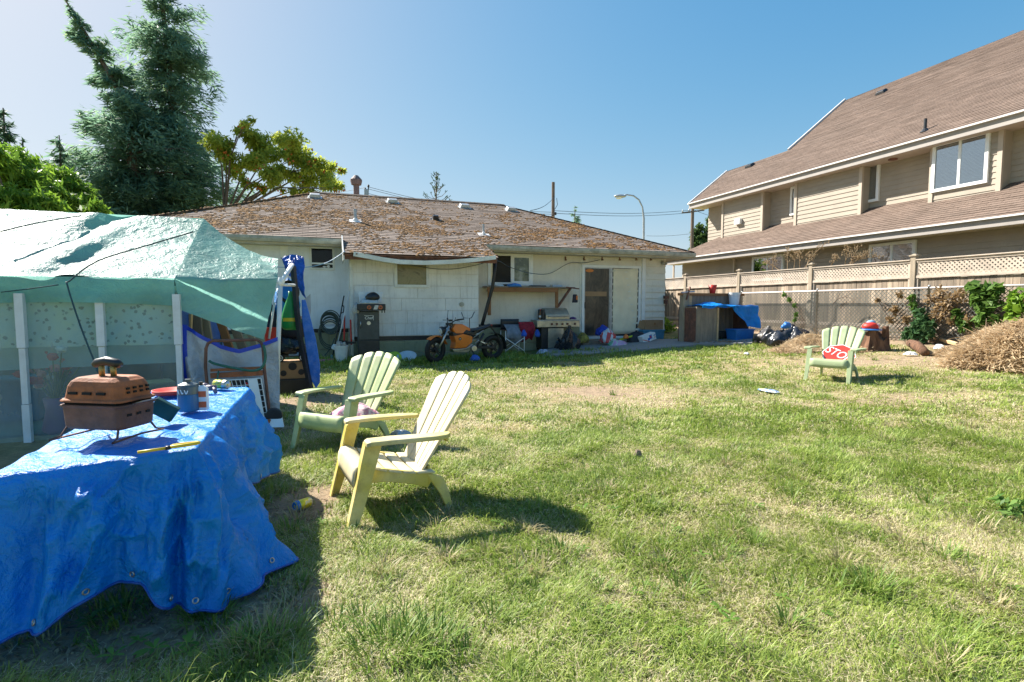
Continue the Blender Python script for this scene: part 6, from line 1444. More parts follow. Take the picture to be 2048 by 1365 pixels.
hang('red_jacket','red and blue jacket hung over the right side of the folding chair','clothing',a0,a1,PQ(1030,682,CHQ)[1],PQ(1030,645,CHQ)[1],CHQ+.14,mat('red_plaid',(.28,.015,.03),.9,.5,16,.4),5)
lump('blue_sleeve','bright blue cuffed bundle on the jacket on the folding chair','clothing',1048,668,CHQ-.22,(.07,.05,.09),mat('sleeve_blue',(.02,.10,.55),.8,.2,9,.3),20)
lump('blue_glove','bright blue bundle at the right edge of the red jacket, near the barbecue','clothing',1075,668,CHQ-.15,(.08,.05,.11),M['cap_b'] if 'cap_b' in M else mat('glove_blue',(.02,.09,.42),.8,.2,9,.3),21)

# ------------------------------------------------------------------ shelf under the kitchen window
z1 = PQ(1000,577,14.0)[1]; xa = PQ(972,577,14.0)[0]; xb2 = PQ(1112,577,14.0)[0]
SH = lthing('wall_shelf','orange-brown timber shelf fixed under the kitchen window of the bungalow','shelf',xa,14.27,0)
W_ = xb2-xa
MB().bb(-.03,W_+.55,-.42,-.012,z1+.02,z1+.055).build('shelf_board', M['plywood'], SH, bevel=.004)
MB().bb(0,W_,-.40,-.36,z1-.10,z1+.018).build('front_rail', M['orange_wood'], SH, bevel=.004)
for x in (.03,W_-.05): MB().bb(x,x+.09,-.352,-.31,z1-.75+(.2 if x > 1 else 0),z1+.018).build('upright', M['orange_wood'], SH, bevel=.004)
m = MB(); m.bar((W_+.03,-.33,z1-.52),(W_+.42,-.36,z1+.02),.05,.09,(0,1,0)); m.build('brace', M['rust_dark'], SH)
zt = z1+.056
def onshelf(px): return PQ(px,570,14.05)[0]
for nm, lb, px, dims, mt in (('foil_pack','flat white packet on the shelf near the black downspout',1000,(.22,.12,.03),'white_trim'),('dark_pot','dark low tray on the shelf left of the blue cloth',1016,(.25,.2,.06),'black_plastic'),('grey_tray','grey-green oval tray at the right end of the shelf',1112,(.34,.2,.06),'galv'),('tool_strip','long dark tool lying in the middle of the shelf',1075,(.55,.12,.04),'dark_metal')):
    o = MB().box((0,0,dims[2]/2),dims,top=(.9,.85)).build(nm, M[mt], None, bevel=.01); o.location = (*wor(onshelf(px),14.05),zt); o.rotation_euler = (0,0,TH+.1); tag(o, lb, nm.split('_')[1])
o = lump('blue_cloth','bright blue cloth spilling over the front edge of the shelf below the window','cloth',1030,571,13.88,(.20,.10,.06),mat('cloth_blue',(.05,.22,.60),.7,.2,9,.4),22)
# hanging pouch
p = lw(1150,585,13.85); HB = thing('hanging_pouch','dark tool pouch with an orange patch hanging from the end of the shelf','pouch',p,TH)
m = MB(); m.box((0,0,-.18),(.17,.09,.24),top=(.7,.7)); m.build('bag', mat('pouch',(.03,.03,.045),.8,.3,9,.3), HB, bevel=.02)
MB().box((.04,-.05,-.16),(.05,.015,.12)).build('orange_patch', M['orange_paint'], HB, bevel=.005)
m = MB(); m.tube([(-.04,0,-.07),(-.02,0,.05),(0,0,.10),(.03,0,.05),(.05,0,-.07)],.008,6); m.build('strap', M['pvc'], HB, smooth=True)
m = MB(); m.tube([lw(1128,575,13.85)-p, lw(1160,578,13.85)-p],.018,8); m.build('hook_rail', M['rust_dark'], HB)

# ------------------------------------------------------------------ gas barbecue
b0 = G(1098,702); BS, BQ = lot(b0.x,b0.y); BG = lthing('gas_barbecue','stainless gas barbecue with a row of five knobs beside the sliding door','barbecue',BS,BQ,b0.z)
M['stainless'] = mat('stainless',(.50,.45,.35),.38,.2,5,.06,metal=.55,dirt=(.20,.15,.09),damt=.5)
bz = lambda py: PQ(1110,py,BQ)[1]-b0.z; bx = lambda px: PQ(px,650,BQ)[0]-BS
m = MB(); m.bb(bx(1084),bx(1128),.04,.48,.06,bz(656)); m.build('cabinet', M['dark_metal'], BG, bevel=.01)
m = MB(); m.bb(bx(1097),bx(1128),.015,.036,.08,bz(657)); m.build('front_panel', M['stainless'], BG, bevel=.006)
m = MB(); m.bb(bx(1074),bx(1159),-.02,.50,bz(655),bz(642)); m.build('control_panel', M['stainless'], BG, bevel=.012)
m = MB(); m.bb(bx(1073),bx(1160),-.03,.50,bz(641.8),bz(640)); m.build('side_shelf', M['galv'], BG, bevel=.005)
for px in (1103,1113,1124,1134,1149):
    m = MB(); m.tube([(bx(px),-.021,bz(648.5)),(bx(px),-.05,bz(648.5))],.033,16); m.build('knob', M['rust_dark'], BG, bevel=.006)
m = MB(); lx0, lx1 = bx(1092),bx(1139); zA, zB, zC = bz(639.7), bz(628), bz(617)
pr = [(.0,zA),(.0,zB-.03),(.03,zB),(.20,zC),(.36,zC+.0),(.44,zB-.03),(.44,zA)]
m.prism([(lx0,y,z) for y,z in pr],(lx1-lx0,0,0)); m.build('lid', M['stainless'], BG, bevel=.012)
m = MB(); m.tube([(lx0+.06,-.0,zB-.07),(lx0+.06,-.05,zB-.07),(lx1-.06,-.05,zB-.07),(lx1-.06,0,zB-.07)],.014,8); m.build('lid_handle', M['galv'], BG, smooth=True)
m = MB(); m.bb(lx0-.09,lx0-.01,.05,.4,zA,zC-.03); m.build('lid_side', M['dark_metal'], BG, bevel=.02)
for px in (1087,1126):
    for y in (.08,.44): MB().tube([(bx(px)-.0,y-.02,.03),(bx(px),y+.02,.03)],.03,10).build('caster', M['rubber'], BG)
def bottle(name, label, p, prof, mt, cap, lab=None):
    t = thing(name, label, 'bottle', p); MB().lathe(prof,16).build('body', mt, t, smooth=True); r, z = prof[-1]; MB().lathe([(.016,prof[-2][1]),(.018,prof[-2][1]+.05),(0,prof[-2][1]+.05)],12).build('cap', cap, t, smooth=True)
    if lab: MB().lathe([(lab[0],lab[1]),(lab[0],lab[2])],16).build('label_band', M['white_trim'], t, smooth=True)
    return t
p = lw(1081,641,BQ+.2); p.z = b0.z+bz(640)+.002
bottle('sauce_bottle','tall red-brown sauce bottle standing on the left shelf of the barbecue',p,[(0,0),(.045,0),(.048,.02),(.045,.17),(.02,.25),(.016,.27)],M['orange_wood'],M['red'],(.049,.06,.12))
o = lump('purple_cloth','small purple cloth on the right shelf of the barbecue','cloth',1146,634,BQ+.2,(.10,.08,.035),mat('purple',(.10,.04,.20),.8,.3,14,.4),24); o.location.z = b0.z+bz(640)+.035
# rubbish bags and bits on the ground by the door
def bag(name, label, px, py, r, seed, mt=None, cat='rubbish bag', group=None, dz=0):
    p = G(px,py); g = random.Random(seed); ph = [g.uniform(0,6) for _ in range(9)]
    def fn(u, v):
        a = u*2*PI; t = v*PI; rr = math.sin(t)**.7*(1+.16*math.sin(3*a+ph[0]+2*t)+.10*math.sin(5*a+ph[1])+.05*math.sin(11*a+ph[2]+4*t)+.04*math.sin(17*a-6*t))
        z = math.cos(t); z = z if z > -.75 else -.75
        return (r[0]*rr*math.cos(a)*(1-.25*max(0,z)), r[1]*rr*math.sin(a)*(1-.25*max(0,z)), r[2]*(z+.75)/1.75*(1+.10*math.sin(2*a+ph[4])+.07*math.sin(7*a+ph[5])*math.sin(t)))
    t = thing(name, label, cat, (p.x,p.y,p.z+dz), g.uniform(0,6), group)
    MB().grid(fn, 56, 28, True).build('bag', mt or M['trash_bag'], t, smooth=True)
    m = MB(); k = g.uniform(-.3,.3); m.tube([(k*r[0],0,r[2]*.92),(k*r[0],.01,r[2]*1.04),(k*r[0]+.03,.02,r[2]*1.15)],[.06,.025,.05],9); m.build('tied_neck', mt or M['trash_bag'], t, smooth=True)
    return t
GB = 'black rubbish bags'
bag('rubbish_bag','bulging black rubbish bag slumped against the right of the barbecue',1138,703,(.30,.26,.62),31,group=GB)
bag('rubbish_bag','low black rubbish bag behind the bag that leans on the barbecue',1122,700,(.25,.2,.30),32,group=GB)
lump('flower_pot_box','dark bundle with a yellow spot on the step left of the sliding door','bundle',1166,684,14.0,(.17,.12,.16),mat('bundle',(.06,.05,.04),.8,.6,6,.4,col2=(.35,.28,.05)),25,z=.35)
lump('purple_bag','purple bag peeping out behind the black rubbish bags','bag',1122,670,14.0,(.10,.08,.12),M['purple'] if 'purple' in M else mat('purple_bag',(.09,.05,.30),.6,.3,9,.3),26)
n = NT('bag_print'); c = n.ramp(n.noise(3.2,2,n.coord('Object',(1.6,1,.5)),.4,.3), [(.40,(.50,.56,.62)),(.47,(.62,.66,.70)),(.50,(.60,.05,.05)),(.60,(.58,.06,.06)),(.63,(.62,.66,.70))]); M['bag_print'] = n.done(n.bsdf(c,.4,0,n.bump(n.noise(14,4,n.coord('Object')),.5,.03)))
n = NT('bag_pink'); c = n.ramp(n.noise(5,3,n.coord('Object'),.5,.6), [(.36,(.12,.35,.20)),(.45,(.62,.66,.60)),(.52,(.60,.30,.52)),(.62,(.62,.42,.58)),(.72,(.05,.05,.08))]); M['bag_pink'] = n.done(n.bsdf(c,.4,0,n.bump(n.noise(14,4,n.coord('Object')),.5,.03)))
lump('blue_bag','royal blue bag slumped on the sliding door step','bag',1205,663,13.75,(.21,.14,.16),mat('royal',(.015,.05,.40),.6,.3,7,.4),27)
lump('printed_sack','white plastic sack with a red print below the blue bag','sack',1216,675,13.5,(.21,.15,.20),M['bag_print'],28,amp=.3)
lump('pink_sack','pink, white and green plastic sack lying on the path below the steps','sack',1234,690,13.35,(.30,.2,.15),M['bag_pink'],29,rz=-.3)
lump('holdall','black holdall lying left of the beer carton beside the blue tote','bag',1275,680,13.7,(.32,.2,.22),mat('holdall',(.02,.022,.03),.7,.3,8,.3),30)
p = lw(1294,676,13.45); BX = thing('beer_carton','white drinks carton with a red and blue logo tipped against the black holdall','carton',p,TH+.1)
BX.rotation_euler = (0,-.28,TH+.1)
m = MB().box((0,0,0),(.50,.22,.22)); m.build('carton', M['white_trim'], BX, bevel=.01)
for dx, dz, w_, h_, mt in ((.05,.02,.10,.12,'blue_plastic'),(.05,.02,.05,.06,'red'),(-.03,-.03,.07,.07,'blue_plastic'),(.20,.03,.06,.03,'blue_plastic'),(.20,-.03,.05,.02,'red')): MB().box((dx,-.1115-(.001 if mt=='red' else 0),dz),(w_,.002,h_)).build('logo_patch', M[mt], BX)
MB().bar((-.25,-.112,.02),(-.02,-.112,-.10),.02,.003,(0,1,0)).build('logo_stripe', M['red'], BX)
wpx_ = lj(1287,1327,661,686,14.0); p = (*wor(wpx_[2],14.0),wpx_[3]); TB = thing('storage_tote','light blue plastic tote by the corner of the bungalow','tote',p,TH)
MB().box((0,.2,wpx_[1]/2),(wpx_[0],.4,wpx_[1]),top=(1.08,1.08)).build('tub', mat('tote_blue',(.06,.25,.42),.45,.15,5,.05), TB, bevel=.015); MB().box((0,.2,wpx_[1]+.005),(wpx_[0]*1.14,.46,.03)).build('rim', mat('tote_rim',(.08,.30,.48),.45,.15,5,.05), TB, bevel=.008)
w2 = lj(1283,1329,640,660,14.05); p = (*wor(w2[2],14.05),wpx_[3]+wpx_[1]+.022); CBX = thing('cardboard_box','brown cardboard box with an open flap on top of the light blue tote','box',p,TH)
MB().box((.05,.2,w2[1]/2),(w2[0]*.8,.36,w2[1])).build('carton', M['cardboard'], CBX, bevel=.005); MB().box((-w2[0]*.42,.1,w2[1]*.5),(.20,.012,w2[1]*.8),rz=-.7,ry=.3).build('flap', M['cardboard'], CBX)
m = MB(); m.bb(-.02,.20,.0185,.0195,w2[1]*.35,w2[1]*.4); m.bb(.0,.17,.0185,.0195,w2[1]*.5,w2[1]*.53); m.tube([(.08,.0195,w2[1]*.6),(.08,.0185,w2[1]*.6)],.04,14); m.build('printed_mark', M['orange_wood'], CBX)
p = lw(1257,678,13.6); o = MB().bar((-.30,0,-.02),(.28,.06,.10),.06,.05).build('toy_blaster', mat('lime_toy',(.55,.65,.03),.4,.15,6,.03), None, bevel=.012); o.location = p; o.rotation_euler = (0,0,TH); tag(o,'yellow-green plastic toy lying between the printed sack and the holdall','toy')
o = MB().at(rz=.2).tube([(-.25,0,.02),(.25,.03,.02)],.02,8).build('lime_stick', M['hose_green'] if 0 else mat('lime_stick',(.52,.60,.04),.4,.1,6,0), None, smooth=True); p = G(1262,694); o.location = p; tag(o,'yellow-green plastic stick lying on the path below the holdall','stick')
lump('orange_ball','small orange plastic piece above the yellow-green toy','toy',1252,674,13.5,(.08,.06,.07),M['orange_paint'],33,amp=.08)
p = G(1183,697); cloth('paper_litter','flat white scrap of paper on the path below the door steps','litter',p,.2,.34,.14,.03,M['white_trim'],6)
p = G(1181,707); cloth('pink_rag','small pink rag at the edge of the path below the door steps','rag',p,.2,.22,.14,.04,M['pink_cloth'],7)
p = G(1085,708); cloth('blue_rag','blue and white rag on the ground left of the barbecue','rag',p,.2,.36,.2,.12,mat('rag_blue',(.08,.10,.35),.8,.6,8,.3,col2=(.6,.6,.65)),8)

# ------------------------------------------------------------------ path
m = MB(); P = [G(1085,716),G(1180,712),G(1290,703),G(1400,693),G(1520,690)]; Pb = [G(1100,695),G(1180,690),G(1290,683),G(1400,681),G(1520,677)]
vs = []; fs = []
for i in range(len(P)-1):
    for t in range(8):
        a = P[i].lerp(P[i+1],t/8); b = Pb[i].lerp(Pb[i+1],t/8); vs += [(a.x,a.y,TZ(a.x,a.y)+.03),(b.x,b.y,TZ(b.x,b.y)+.03)]
for i in range(len(vs)//2-1): fs.append((2*i,2*i+2,2*i+3,2*i+1))
o = m.add(vs,fs).build('path', M['concrete'], None, solid=.06); tag(o, kind='structure')
# ------------------------------------------------------------------ foliage
def quads(c, a, w, bend=0):                                   # centres, half-length vectors, half-width vectors -> pointed leaf cards
    V = np.stack([c-a, c-a*.1-w, c+a, c-a*.1+w], 1).reshape(-1,3); N = len(c)
    return V, (np.arange(N)[:,None]*4+np.arange(4)[None])
def unit(v): return v/np.maximum(np.linalg.norm(v, axis=1, keepdims=True), 1e-9)
M['cedar'] = leafmat('cedar', (.125,.24,.185), (.24,.37,.22), .64, (.42,.44,.14))
M['cedar_pale'] = leafmat('cedar_pale', (.06,.14,.09), (.13,.23,.12), .42)
M['bright_leaf'] = leafmat('bright_leaf', (.08,.19,.03), (.24,.39,.04), .5, (.38,.47,.06))
M['rowan_leaf'] = leafmat('rowan_leaf', (.24,.34,.05), (.50,.54,.08), .62, (.62,.50,.08))
M['berry'] = mat('berry', (.50,.13,.02), .5, .3, 20, 0, island=.3)
M['poplar_leaf'] = leafmat('poplar_leaf', (.05,.11,.03), (.13,.20,.06), .4)
M['vine_leaf'] = leafmat('vine_leaf', (.05,.13,.025), (.15,.26,.05), .4)
M['ivy_leaf'] = leafmat('ivy_leaf', (.03,.09,.03), (.09,.18,.07), .3)
M['dry_leaf'] = leafmat('dry_leaf', (.20,.12,.05), (.36,.25,.13), .3)
M['straw'] = leafmat('straw', (.40,.28,.16), (.64,.50,.32), .35, (.76,.64,.44))
def conifer(name, label, base, trunk, h0, h1, lenf, nb, nl, lsize, mt, seed, group=None, droop=.30, up=.22, dens_in=.08, az_ok=None, gap=.0):
    """trunk(h)->xyz offset; branches with drooping sprays"""
    g = np.random.default_rng(seed); t = thing(name, label, 'tree', base, 0, group)
    hs = np.linspace(0,1,14); pts = [trunk(h0*0+h1*x) for x in hs]; H = h1
    MB().tube(pts, [max(.02,.028*H*(1-.95*x)**.9*.9) for x in hs], 9).build('trunk', M['bark'], t, smooth=True)
    hb = h0+(h1-h0)*np.sqrt(g.random(nb))*1.0; hb = h0+(h1-h0)*g.random(nb)**1.05
    az = g.random(nb)*2*PI; L = np.array([lenf(h, a) for h, a in zip(hb, az)])*(.5+.75*g.random(nb)); br = np.array([trunk(h) for h in hb])
    keep = L > .05; hb, az, L, br = hb[keep], az[keep], L[keep], br[keep]; nb = len(L)
    limb = MB()
    for i in g.permutation(nb)[:min(nb,70)]:
        d = np.array((math.cos(az[i]), math.sin(az[i]), 0)); P = [br[i]+d*L[i]*x+np.array((0,0,L[i]*(up*x-droop*x*x*.8+.18*max(0,x-.75)))) for x in (0,.35,.7,.95)]
        limb.tube(P, [.012*L[i]+.01,.010*L[i]+.006,.006*L[i]+.003,.004], 5)
    limb.build('branches', M['bark'], t)
    w = L**1.25; bi = g.choice(nb, nl, p=w/w.sum()); x = dens_in+(1-dens_in)*g.random(nl)**.75
    d = np.stack([np.cos(az[bi]), np.sin(az[bi]), 0*x], 1); sd_ = np.stack([-np.sin(az[bi]), np.cos(az[bi]), 0*x], 1)
    lat = g.normal(0,1,nl)*L[bi]*.20*(1.15-x)**.6
    z = L[bi]*(up*x-droop*x*x*.8+.18*np.maximum(0,x-.75)) - np.abs(lat)*.5 - g.random(nl)**2*L[bi]*.16 + g.normal(0,.085,nl)*L[bi]
    c = br[bi]+d*(L[bi]*x)[:,None]+sd_*lat[:,None]; c[:,2] += z
    a = unit(d*(.75+.2*g.random(nl))[:,None]+sd_*(np.sign(lat)*(.35+.4*g.random(nl)))[:,None]+np.array((0,0,1.))*(-1.1*g.random(nl)+.25)[:,None]+g.normal(0,.25,(nl,3)))
    wv = unit(np.cross(a, g.normal(0,.55,(nl,3))+np.array((0,0,1.))))
    s = lsize*(.55+.8*g.random(nl)); V, F = quads(c, a*s[:,None], wv*(s*.17)[:,None])
    np_mesh('crown', V, F, mt, t); return t
bx_, by_ = (385-1024)/1050*27, 27.0
def trA(h): return np.array((-.9*(h/17.5)**1.2, 0, h))
pxm = 27/1050
def lenA(h, a):                                                # spans read off the silhouette
    f = h/17.4
    L = np.interp(f, [.0,.18,.3,.45,.6,.72,.82,.9,.97,1.0], [1.6,1.9,2.3,2.7,2.5,2.15,1.9,1.55,.7,.15])
    return L*(1+.18*math.sin(3*a+h*1.7))*(.8+.35*math.sin(h*2.9+a))
conifer('cedar_tree','tallest dark green cedar behind the bungalow, its top cut off by the frame',(bx_,by_,0),trA,2.6,17.9,lenA,430,44000,.20,M['cedar'],21)
bx2, by2 = (305-1024)/1050*25.5, 25.5
def trB(h): return np.array((-.55*(h/10)-.0-2.6*max(0,(h-10.5)/5.4)**1.1, -.2, h))
def lenB(h, a):
    f = h/15.6; L = np.interp(f, [.0,.12,.25,.4,.55,.66,.72,.85,1], [2.4,3.0,3.3,3.0,2.6,1.9,.95,.75,.15]); 
    return L*(1+.2*math.sin(2*a+h))*(.8+.3*math.sin(h*3.3+2*a))
conifer('cedar_tree','broad dark cedar with a spindly top leaning left, beside the tallest cedar',(bx2,by2,0),trB,.8,15.6,lenB,400,54000,.21,M['cedar'],22)
for i, (px, top, Yd, lab, ww) in enumerate(((12,205,21,'feathery pale conifer leader at the very left edge of the sky',1.0),(34,228,20,'feathery pale conifer with a thin top, second from the left edge',1.15),(68,285,19.5,'short feathery conifer beside the bright green trees at the left',1.0),(140,280,22,'thin blue-green conifer tips between the bright trees and the broad cedar',1.3))):
    z1 = CAM_H+(610-top)*Yd/1050
    conifer('feathery_conifer',lab,((px-1024)/1050*Yd,Yd,0),lambda h: np.array((0,0,h)),1.5,z1,lambda h,a,z1=z1,ww=ww: ww*np.interp(h/z1,[0,.5,.8,.95,1],[1.6,1.3,.75,.3,.04])*(.8+.3*math.sin(a*3+h*4)),110,5200,.17,M['cedar_pale'],30+i,droop=.1,up=.45)
def clump_tree(name, label, base, clumps, trunk_pts, nl, lsize, mt, seed, group=None, berries=0, aspect=.4, hang=.3, wid=.05, limbs=True, cat='tree', spread=(1,1,.8)):
    """clumps: (x,y,z,r) relative to the base"""
    g = np.random.default_rng(seed); t = thing(name, label, cat, base, 0, group)
    if trunk_pts: MB().tube(trunk_pts, [wid*3.2*(1-.6*i/max(1,len(trunk_pts)-1)) for i in range(len(trunk_pts))], 9).build('trunk', M['bark'], t, smooth=True)
    C = np.array([c[:3] for c in clumps]); Rr_ = np.array([c[3] for c in clumps])
    if limbs and trunk_pts:
        m = MB(); T0 = np.array(trunk_pts[-1]); 
        for c, r in list(zip(C, Rr_))[::max(1,len(C)//14)]:
            k = g.integers(max(0,len(trunk_pts)-2), len(trunk_pts)); S = np.array(trunk_pts[k]); mid_ = S*.45+c*.55+np.array((g.normal(0,.12),g.normal(0,.12),.10*np.linalg.norm(c-S)))
            m.tube([S,mid_,c], [wid*.95,wid*.55,wid*.2], 6)
            for _ in range(2): m.tube([mid_*.4+c*.6, c+g.normal(0,.6,3)*r], [wid*.3,wid*.1], 4)
        m.build('limbs', M['bark'], t)
    p = Rr_**2; ci = g.choice(len(C), nl, p=p/p.sum())
    dirs = unit(g.normal(0,1,(nl,3))); rr = Rr_[ci]*(.25+.8*g.random(nl)**.55)
    lobes = 1+.28*np.sin(dirs[:,0]*5+ci*1.7)*np.sin(dirs[:,1]*6+ci)+.2*np.sin(dirs[:,2]*7+ci*2.3)
    c = C[ci]+dirs*(rr*lobes)[:,None]*np.array(spread)
    a = unit(dirs*.6+g.normal(0,.55,(nl,3))+np.array((0,0,-hang))); wv = unit(np.cross(a, g.normal(0,.5,(nl,3))+np.array((0,0,1.))))
    s = lsize*(.55+.8*g.random(nl)); V, F = quads(c, a*s[:,None], wv*(s*aspect)[:,None]); np_mesh('crown', V, F, mt, t)
    if berries:
        m = MB()
        for i in range(berries):
            k = g.integers(len(C)); d = unit(g.normal(0,1,(1,3)))[0]; q = C[k]+d*Rr_[k]*(.7+.3*g.random())*np.array(spread)
            for _ in range(5): m.blob(q+g.normal(0,.09,3),(.045,.045,.04),5,4)
        tag(m.build('berries', M['berry'], t), kind='stuff')
    return t
Yr = 24.0; rbx = (418-1024)/1050*Yr
def rel(px, py, Yd, bx0, dy=0): return ((px-1024)/1050*(Yd+dy)-bx0, dy, CAM_H+(610-py)*(Yd+dy)/1050)
cl = []
gr = np.random.default_rng(5)
for px, py, r in ((470,305,26),(505,262,10),(512,290,22),(545,300,26),(580,290,22),(575,325,28),(610,322,26),(640,335,24),(665,350,20),(690,352,9),(605,358,24),(560,350,22),(520,330,24),(480,340,22),(640,370,18),(668,378,13),(540,380,15),(590,388,12),(455,300,18),(500,375,12)):
    cl.append((*rel(px,py,Yr,rbx,float(gr.normal(0,1.1))), r*Yr/1050*.92))
cl = [(x+float(gr.normal(0,r*.55)), y+float(gr.normal(0,r*.8)), z+float(gr.normal(0,r*.5)), r*float(gr.uniform(.4,.95))) for x,y,z,r in cl for _ in range(5)]
clump_tree('rowan_tree','spreading rowan tree with yellow-green leaves and orange berries leaning right behind the roof',(rbx,Yr,0),cl,[(0,0,0),(.0,0,2.6),(.35,0,4.2),(.9,0,5.2)],15000,.125,M['rowan_leaf'],41,berries=46,aspect=.30,wid=.06)
for i, (lab, Yd, bpx, cs_, n_) in enumerate((('bright yellow-green leafy tree at the far left above the green tarp',14.5,30,((10,330,34),(50,345,40),(20,385,46),(75,385,40),(40,420,40),(-30,350,45),(100,415,28),(-20,400,50),(5,312,18)),12000),
                                ('bright green leafy tree between the far-left tree and the cedars',16.5,140,((110,360,26),(140,375,32),(165,395,30),(120,405,34),(180,415,24),(150,430,30),(205,425,16),(95,430,30)),9000))):
    b0 = (bpx-1024)/1050*Yd; cl = [(*rel(px,py,Yd,b0,float(gr.normal(0,.7))), r*Yd/1050*1.1) for px,py,r in cs_]
    clump_tree('leafy_tree',lab,(b0,Yd,0),cl,[(0,0,0),(.05,0,1.6),(0,0,2.6)],n_,.15,M['bright_leaf'],43+i,aspect=.22,hang=.75,wid=.05)
hb0 = (200-1024)/1050*19
cl = [(float(x),float(gr.normal(0,.5)),float(z),1.0) for x in np.arange(-7,5,.9) for z in (1.0,2.2)]
clump_tree('hedge','tall dark hedge behind the tarp shelter and left of the bungalow',(hb0-2.5,20.5,0),cl,None,12000,.15,M['foliage'],47,cat='hedge',aspect=.35)
# distant trees
def rel2(px, py, Yd): return Vector(((px-1024)/1050*Yd, Yd, CAM_H+(610-py)*Yd/1050))
Yd = 55; t = thing('bare_conifer','thin, nearly bare conifer poking up behind the roof ridge','tree',((875-1024)/1050*Yd,Yd,0)); g = random.Random(2)
ztop = CAM_H+(610-350)*Yd/1050
MB().tube([(0,0,0),(0,0,ztop*.6),(0,0,ztop)],[.16,.12,.03],7).build('trunk', M['bark'], t)
m = MB(); fr_ = MB()
for i in range(46):
    h = ztop*(.74+.25*i/46); L = (1-(i/46))*1.5+.18; a = g.uniform(0,2*PI); e = .55+.3*g.random()
    P = [(0,0,h),(L*.5*math.cos(a),L*.5*math.sin(a),h+L*.15*e),(L*math.cos(a),L*math.sin(a),h+L*.75*e)]; m.tube(P,[.035,.028,.012],4)
    for k in range(4): t_ = .4+.6*g.random(); b = Vector(P[1]).lerp(Vector(P[2]),t_); fr_.bar(b, b+Vector((g.uniform(-.2,.2),g.uniform(-.2,.2),g.uniform(0,.25))),.05,.03)
m.build('branches', M['bark'], t); fr_.build('crown', M['cedar_pale'], t)
Yd = 60; z1 = CAM_H+(610-415)*Yd/1050; conifer('small_evergreen','small dark evergreen top showing beyond the right slope of the mossy roof',((1148-1024)/1050*Yd,Yd,0),lambda h: np.array((0,0,h)),4,z1,lambda h,a,z1=z1: np.interp(h/z1,[0,.7,1],[2.4,1.6,.1]),60,2600,.28,M['cedar'],60,droop=.2,up=.3)
Yd = 58
for i, (px, top, w, lab) in enumerate(((1382,455,9,'narrow poplar left of the cross-armed pole, in the gap between the houses'),(1396,445,12,'middle poplar in the gap between the two houses'),(1413,432,12,'tallest poplar, touching the neighbour house in the gap'))):
    b0 = (px-1024)/1050*Yd; cl = []
    for k in range(7): py = top+12+k*12; cl.append((*rel(px+gr.normal(0,2),py,Yd,b0,float(gr.normal(0,.4))), w*Yd/1050*(.55+.12*k if k < 4 else 1)))
    clump_tree('poplar_tree',lab,(b0,Yd,0),cl,[(0,0,0),(0,0,5)],2600,.24,M['poplar_leaf'],70+i,aspect=.4,wid=.07,spread=(1,1,1.3),group='poplars beyond the houses')
b = Vector((*wor(11.9,19.5),.3)); clump_tree('shrub','bright green shrub glimpsed in the side yard past the bungalow corner',tuple(b),[(0,0,1.0,.8),(.2,.3,2.0,.7),(-.2,.2,2.8,.5),(.5,-.2,.6,.6)],[(0,0,0),(0,0,1.5)],2200,.14,M['bright_leaf'],75,cat='shrub',wid=.02)
b = Vector((*wor(10.7,15.8),.3)); clump_tree('weeds','low weeds growing by the fence past the bungalow corner',tuple(b),[(0,0,.2,.4),(.5,.2,.25,.4),(-.4,.3,.2,.35),(.2,.6,.3,.4)],None,1300,.09,M['bright_leaf'],76,cat='weeds')

# ------------------------------------------------------------------ poles, lamps and wires
M['pole_wood'] = mat('pole_wood',(.17,.125,.10),.9,.25,3,.3,30,stretch=(4,4,.5))
def upole(px, top, Yd, label, arm=None, r=.16):
    z = CAM_H+(610-top)*Yd/1050; t = thing('utility_pole',label,'utility pole',((px-1024)/1050*Yd,Yd,0))
    MB().lathe([(r*1.3,0),(r,z),(0,z)],12).build('pole', M['pole_wood'], t); return t, z
P1, z1 = upole(1105,370,38,'plain wooden pole standing behind the right slope of the mossy roof',r=.11)
m = MB(); m.tube([(.12,0,z1-1.9),(.3,-.1,z1-1.6),(.25,0,z1-1.1)],.02,5); m.box((.18,0,z1-2.2),(.12,.1,.2)); m.build('service_loop', M['dark_metal'], P1)
P2, z2 = upole(1380,420,52,'wooden pole with a cross-arm in the gap between the houses',r=.15)
m = MB(); m.box((0,-.1,z2-.35),(2.2,.1,.12),ry=-.12); m.build('cross_arm', M['pole_wood'], P2)
for dx in (-1.0,-.4,.95): MB().lathe([(.04,z2-.3-.12*dx*-1),(.07,z2-.2-.12*dx*-1),(.03,z2-.05-.12*dx*-1)],8,(dx,-.1,0)).build('insulator', M['galv'], P2)
P3, z3 = upole(739,384,42,'short pole top with two insulators behind the ridge near the chimney pipe',r=.13)
for dx, hh in ((-.12,.1),(.14,.35)): MB().lathe([(.03,z3-.3),(.05,z3+hh-.2),(.10,z3+hh-.1),(.06,z3+hh)],10,(dx,-.1,0)).build('insulator', M['dark_metal'], P3)
MB().box((0,-.16,z3-.3),(.34,.2,.6)).build('transformer', M['galv'], P3, bevel=.04)
def slamp(px, py, pts, Yd, label, r=.09):
    t = thing('street_lamp',label,'street lamp',((px-1024)/1050*Yd,Yd,0)); b0 = (px-1024)/1050*Yd
    P = [(0,0,0)]+[rel(x,y,Yd,b0) for x,y in pts]; MB().tube(P,[r]+[r*.8]*2+[r*.55]*(len(P)-3),10).build('pole', M['galv'], t, smooth=True)
    q = Vector(P[-1]); m = MB(); m.blob(q+Vector((-.22,0,-.03)),(.42,.18,.12),14,8); hd = m.build('lamp_head', M['galv'], t, smooth=True)
    MB().blob(q+Vector((-.3,0,-.13)),(.22,.13,.10),12,7).build('lens', M['white_trim'], hd, smooth=True); return t
